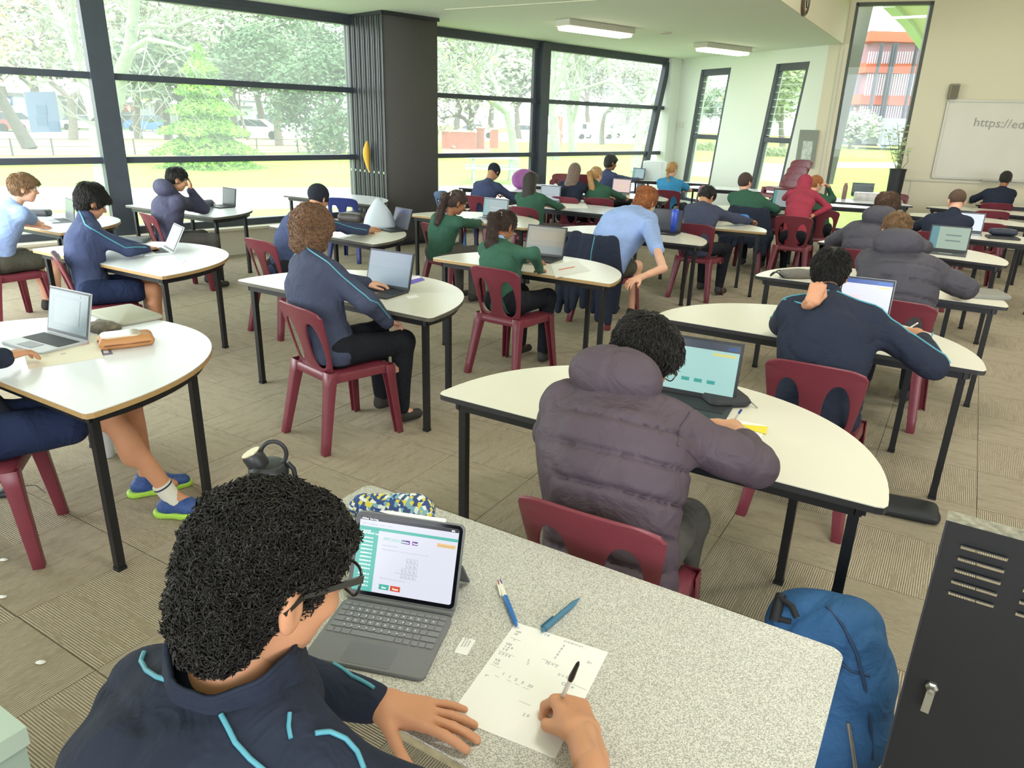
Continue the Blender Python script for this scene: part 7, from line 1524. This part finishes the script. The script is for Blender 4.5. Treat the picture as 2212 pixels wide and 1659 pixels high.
# ---- backpack on the floor
def P3(x, y, z): return on(x, y, z)
bc = Vector((.93, 1.73, 0)); bk_o = empty('backpack', bc, -35, 'blue backpack slumped on the carpet beside the front desk', 'backpack')
S = SDF(V(-.30, -.28, -.01), V(.32, .28, .60), .0075)
S.cap((0, 0, .13), (.0, 0, .36), .165, .135, k=.05, flat=(V(0, 1, 0), 1.25)); S.cap((-.06, 0, .40), (.05, .0, .42), .105, .10, k=.06); S.cap((.08, -.02, .16), (.10, -.02, .30), .13, .11, k=.05); S.cap((-.08, -.06, .11), (.10, -.06, .11), .11, k=.05); ww = waves(5, 9, 10, 34); w5 = waves(9, 7, 40, 80); w6 = waves(19, 4, 14, 30, (1, 1, .5)); S.field(lambda X, Y, Z: .020*ww(X, Y, Z)+.005*w5(X, Y, Z)+.016*np.exp(-np.abs(w6(X, Y, Z)/.13)**1.4)); S.cut(V(0, 0, .001), V(0, 0, -1))
m_bp = cloth('blue backpack nylon', '35608F', .7, .2, 60); bo_ = quads_obj('body', [S.mesh()], m_bp, bk_o, (0, 0, 0))
bvb = BVHTree.FromPolygons([v.co.copy() for v in bo_.data.vertices], [tuple(p.vertices) for p in bo_.data.polygons]); Mi = Matrix.Rotation(R3(35), 3, 'Z')
def onbag(pts, r, name, m, lift=.004, flat=None):
    out = []
    for x, y in pts:
        d = Mi @ Vector(ray(x, y)).normalized(); o0 = Mi @ (Vector((0, 0, H))-bc); h = bvb.ray_cast(o0, d, 9)
        if h[0] is not None: out.append(h[0]+h[1]*lift)
    if len(out) > 1: return MB().tube(out, r, 8).build(name, m, bk_o, sm=60)
m_web = mat('black webbing', '1E2024', .7)
onbag([(1700, 1262), (1690, 1290), (1682, 1318), (1676, 1340)], .016, 'shoulder_strap', m_web, .006); onbag([(1660, 1300), (1685, 1296), (1712, 1312), (1722, 1335)], .009, 'grab_handle', m_web, .012); onbag([(1650, 1330), (1680, 1335), (1708, 1342)], .008, 'webbing', m_web, .006)
onbag([(1785, 1310), (1820, 1350), (1850, 1410), (1868, 1480), (1880, 1560), (1885, 1640)], .005, 'zip', mat('dark blue zip', '1F3A5C', .6), .001); onbag([(1800, 1420), (1840, 1450), (1880, 1460)], .004, 'zip', MATS['dark blue zip'], .001); onbag([(1832, 1560), (1840, 1610), (1846, 1656)], .006, 'zip_pull', m_zipl, .004)
# ---- black metal cabinet panel at the right edge
c0 = on(2046, 1124, 1.0); c0.z = 0; cab = empty('metal_cabinet', c0, -33, 'black metal cabinet door with vent slots at right edge', 'cabinet'); m_blk = mat('black powder coat', '0C0D10', .6, bump=.08, bscale=500); m_lip = mat('worn grey top edge', '8A8878', .5, .3, var=.4, vscale=60)
cw, chh, cd = .62, 1.0, .045
slots = [(sx, sz) for sx in (.055, .175, .295, .415) for sz in (.945, .917, .889, .861, .833)]
# front sheet with real slots, built as strips between them
mb = MB(); xs_ = [0]+[v for sx in (.035, .155, .275, .395) for v in (sx, sx+.082)]+[cw]; zs_ = sorted({0, chh}|{v for _, z in slots for v in (z, z+.008)})
for i in range(len(xs_)-1):
    for j in range(len(zs_)-1):
        x0, x1, z0, z1 = xs_[i], xs_[i+1], zs_[j], zs_[j+1]
        if (i % 2 == 1) and i < 8 and (z1-z0) < .0085: continue
        mb.box(((x0+x1)/2, .001, (z0+z1)/2), (x1-x0, .002, z1-z0))
pn_ = mb.mesh('door_sheet'); bm = bmesh.new(); bm.from_mesh(pn_); bmesh.ops.remove_doubles(bm, verts=bm.verts, dist=.0001); bm.to_mesh(pn_); bm.free(); link('door_sheet', pn_, m_blk, cab)
MB().box((cw/2, cd/2, chh+.001), (cw+.004, cd, .003)).build('top_edge', m_lip, cab); MB().bar((.0, .0, 0), (.0, .0, chh), .004, .004).bar((.001, cd/2, 0), (.001, cd/2, chh), .003, cd, up=(0, 1, 0)).build('side_flange', mat('flange grey', '2C2E34', .35), cab); MB().box((cw-.001, cd/2, chh/2), (.003, cd, chh)).build('side_flange', m_blk, cab)
for sx in (.035, .155, .275, .395):
    for _, z in slots[:5]: MB().bar((sx+.002, -.004, z+.010), (sx+.080, -.004, z+.010), .008, .003, up=(0, .5, 1)).build('louvre', m_blk, cab)
lk = MB().lathe([(.012, 0), (.013, .003), (.013, .010), (.008, .012), (.008, .026), (.001, .027)], c=(.052, 0, .60), M=Matrix.Rotation(R3(90), 3, 'X'), n=6).build('lock', mat('dull nickel', 'A9A79C', .35, .8), cab); MB().bar((.052, -.022, .60), (.050, -.026, .545), .016, .004, up=(0, 1, 0)).build('hasp', MATS['dull nickel'], cab)
# ---- sleeve lying on the floor, pale green box, cable mouse, scraps
fs0 = on(1948, 1105, 0); t = empty('laptop_sleeve', (fs0.x, fs0.y, 0), -25, 'black laptop sleeve lying on the carpet by the table leg', 'sleeve')
S = SDF(V(-.22, -.16, -.01), V(.22, .16, .08), .006); S.cap((-.13, -.07, .022), (.13, -.07, .03), .022, k=.02); S.cap((-.13, .07, .022), (.13, .07, .022), .022, k=.02); S.cap((-.12, -.0, .024), (.12, .0, .028), .024, .030, k=.05); S.cap((-.12, -.04, .024), (.12, -.04, .03), .024, k=.05); S.cap((-.12, .04, .024), (.12, .04, .024), .024, k=.05); ww = waves(2, 5, 15, 35); S.field(lambda X, Y, Z: .003*ww(X, Y, Z)); S.cut(V(0, 0, .001), V(0, 0, -1)); quads_obj('body', [S.mesh()], mat('black neoprene', '1D2022', .6, bump=.15, bscale=200), t, (0, 0, 0)); MB().tube([(-.15, -.088, .03), (0, -.094, .034), (.15, -.088, .03)], .003, 6).build('zip', m_zip, t)
bxp = on(28, 1478, .42); bx = empty('storage_box', (bxp.x-.17, bxp.y-.17, 0), -31, 'pale green lidded box at the bottom left corner', 'box'); MB().box((0, 0, .19), (.42, .34, .38), taper=1.03).build('body', mat('pale green board', '9DB0A2', .7), bx); MB().box((0, 0, .395), (.445, .365, .05)).build('lid', mat('pale green lid', 'B4C6B6', .7), bx)
mp_ = on(14, 1070, .0); t = empty('computer_mouse', (mp_.x, mp_.y, 0), 20, 'black mouse with curled cable on the carpet at left edge', 'mouse'); S = SDF(V(-.08, -.06, -.01), V(.08, .06, .06), .004); S.ell((0, 0, .012), (.052, .031, .026), None, .01); S.cut(V(0, 0, .001), V(0, 0, -1)); quads_obj('shell', [S.mesh()], m_dkp, t, (0, 0, 0)); MB().tube([(.05, 0, .012), (.08, .02, .03), (.12, .03, .02), (.15, 0, .004), (.17, -.03, .003)], .002, 6).build('cable', m_dkp, t, sm=60)
for k, (x, y) in enumerate(((88, 1432), (8, 1210), (5, 1290))):
    p = on(x, y, .002); S_b = MB().lathe([(.012, 0), (.015, .003), (.007, .007), (.001, .008)], n=9).build('paper_scrap', m_pap, sm=60, loc=p); S_b.scale = (1.2, .7, 1); tag(S_b, ('tiny cream scrap on the carpet near the green box', 'white scrap on the carpet at the left edge', 'lower white scrap on the carpet at the left edge')[k], 'scrap')
p = on(232, 975, 0); bottle(232, 985, 'white flask standing on the carpet under the left table', .038, .22, 'D2D6D8', 'B8C0C8', z=0)
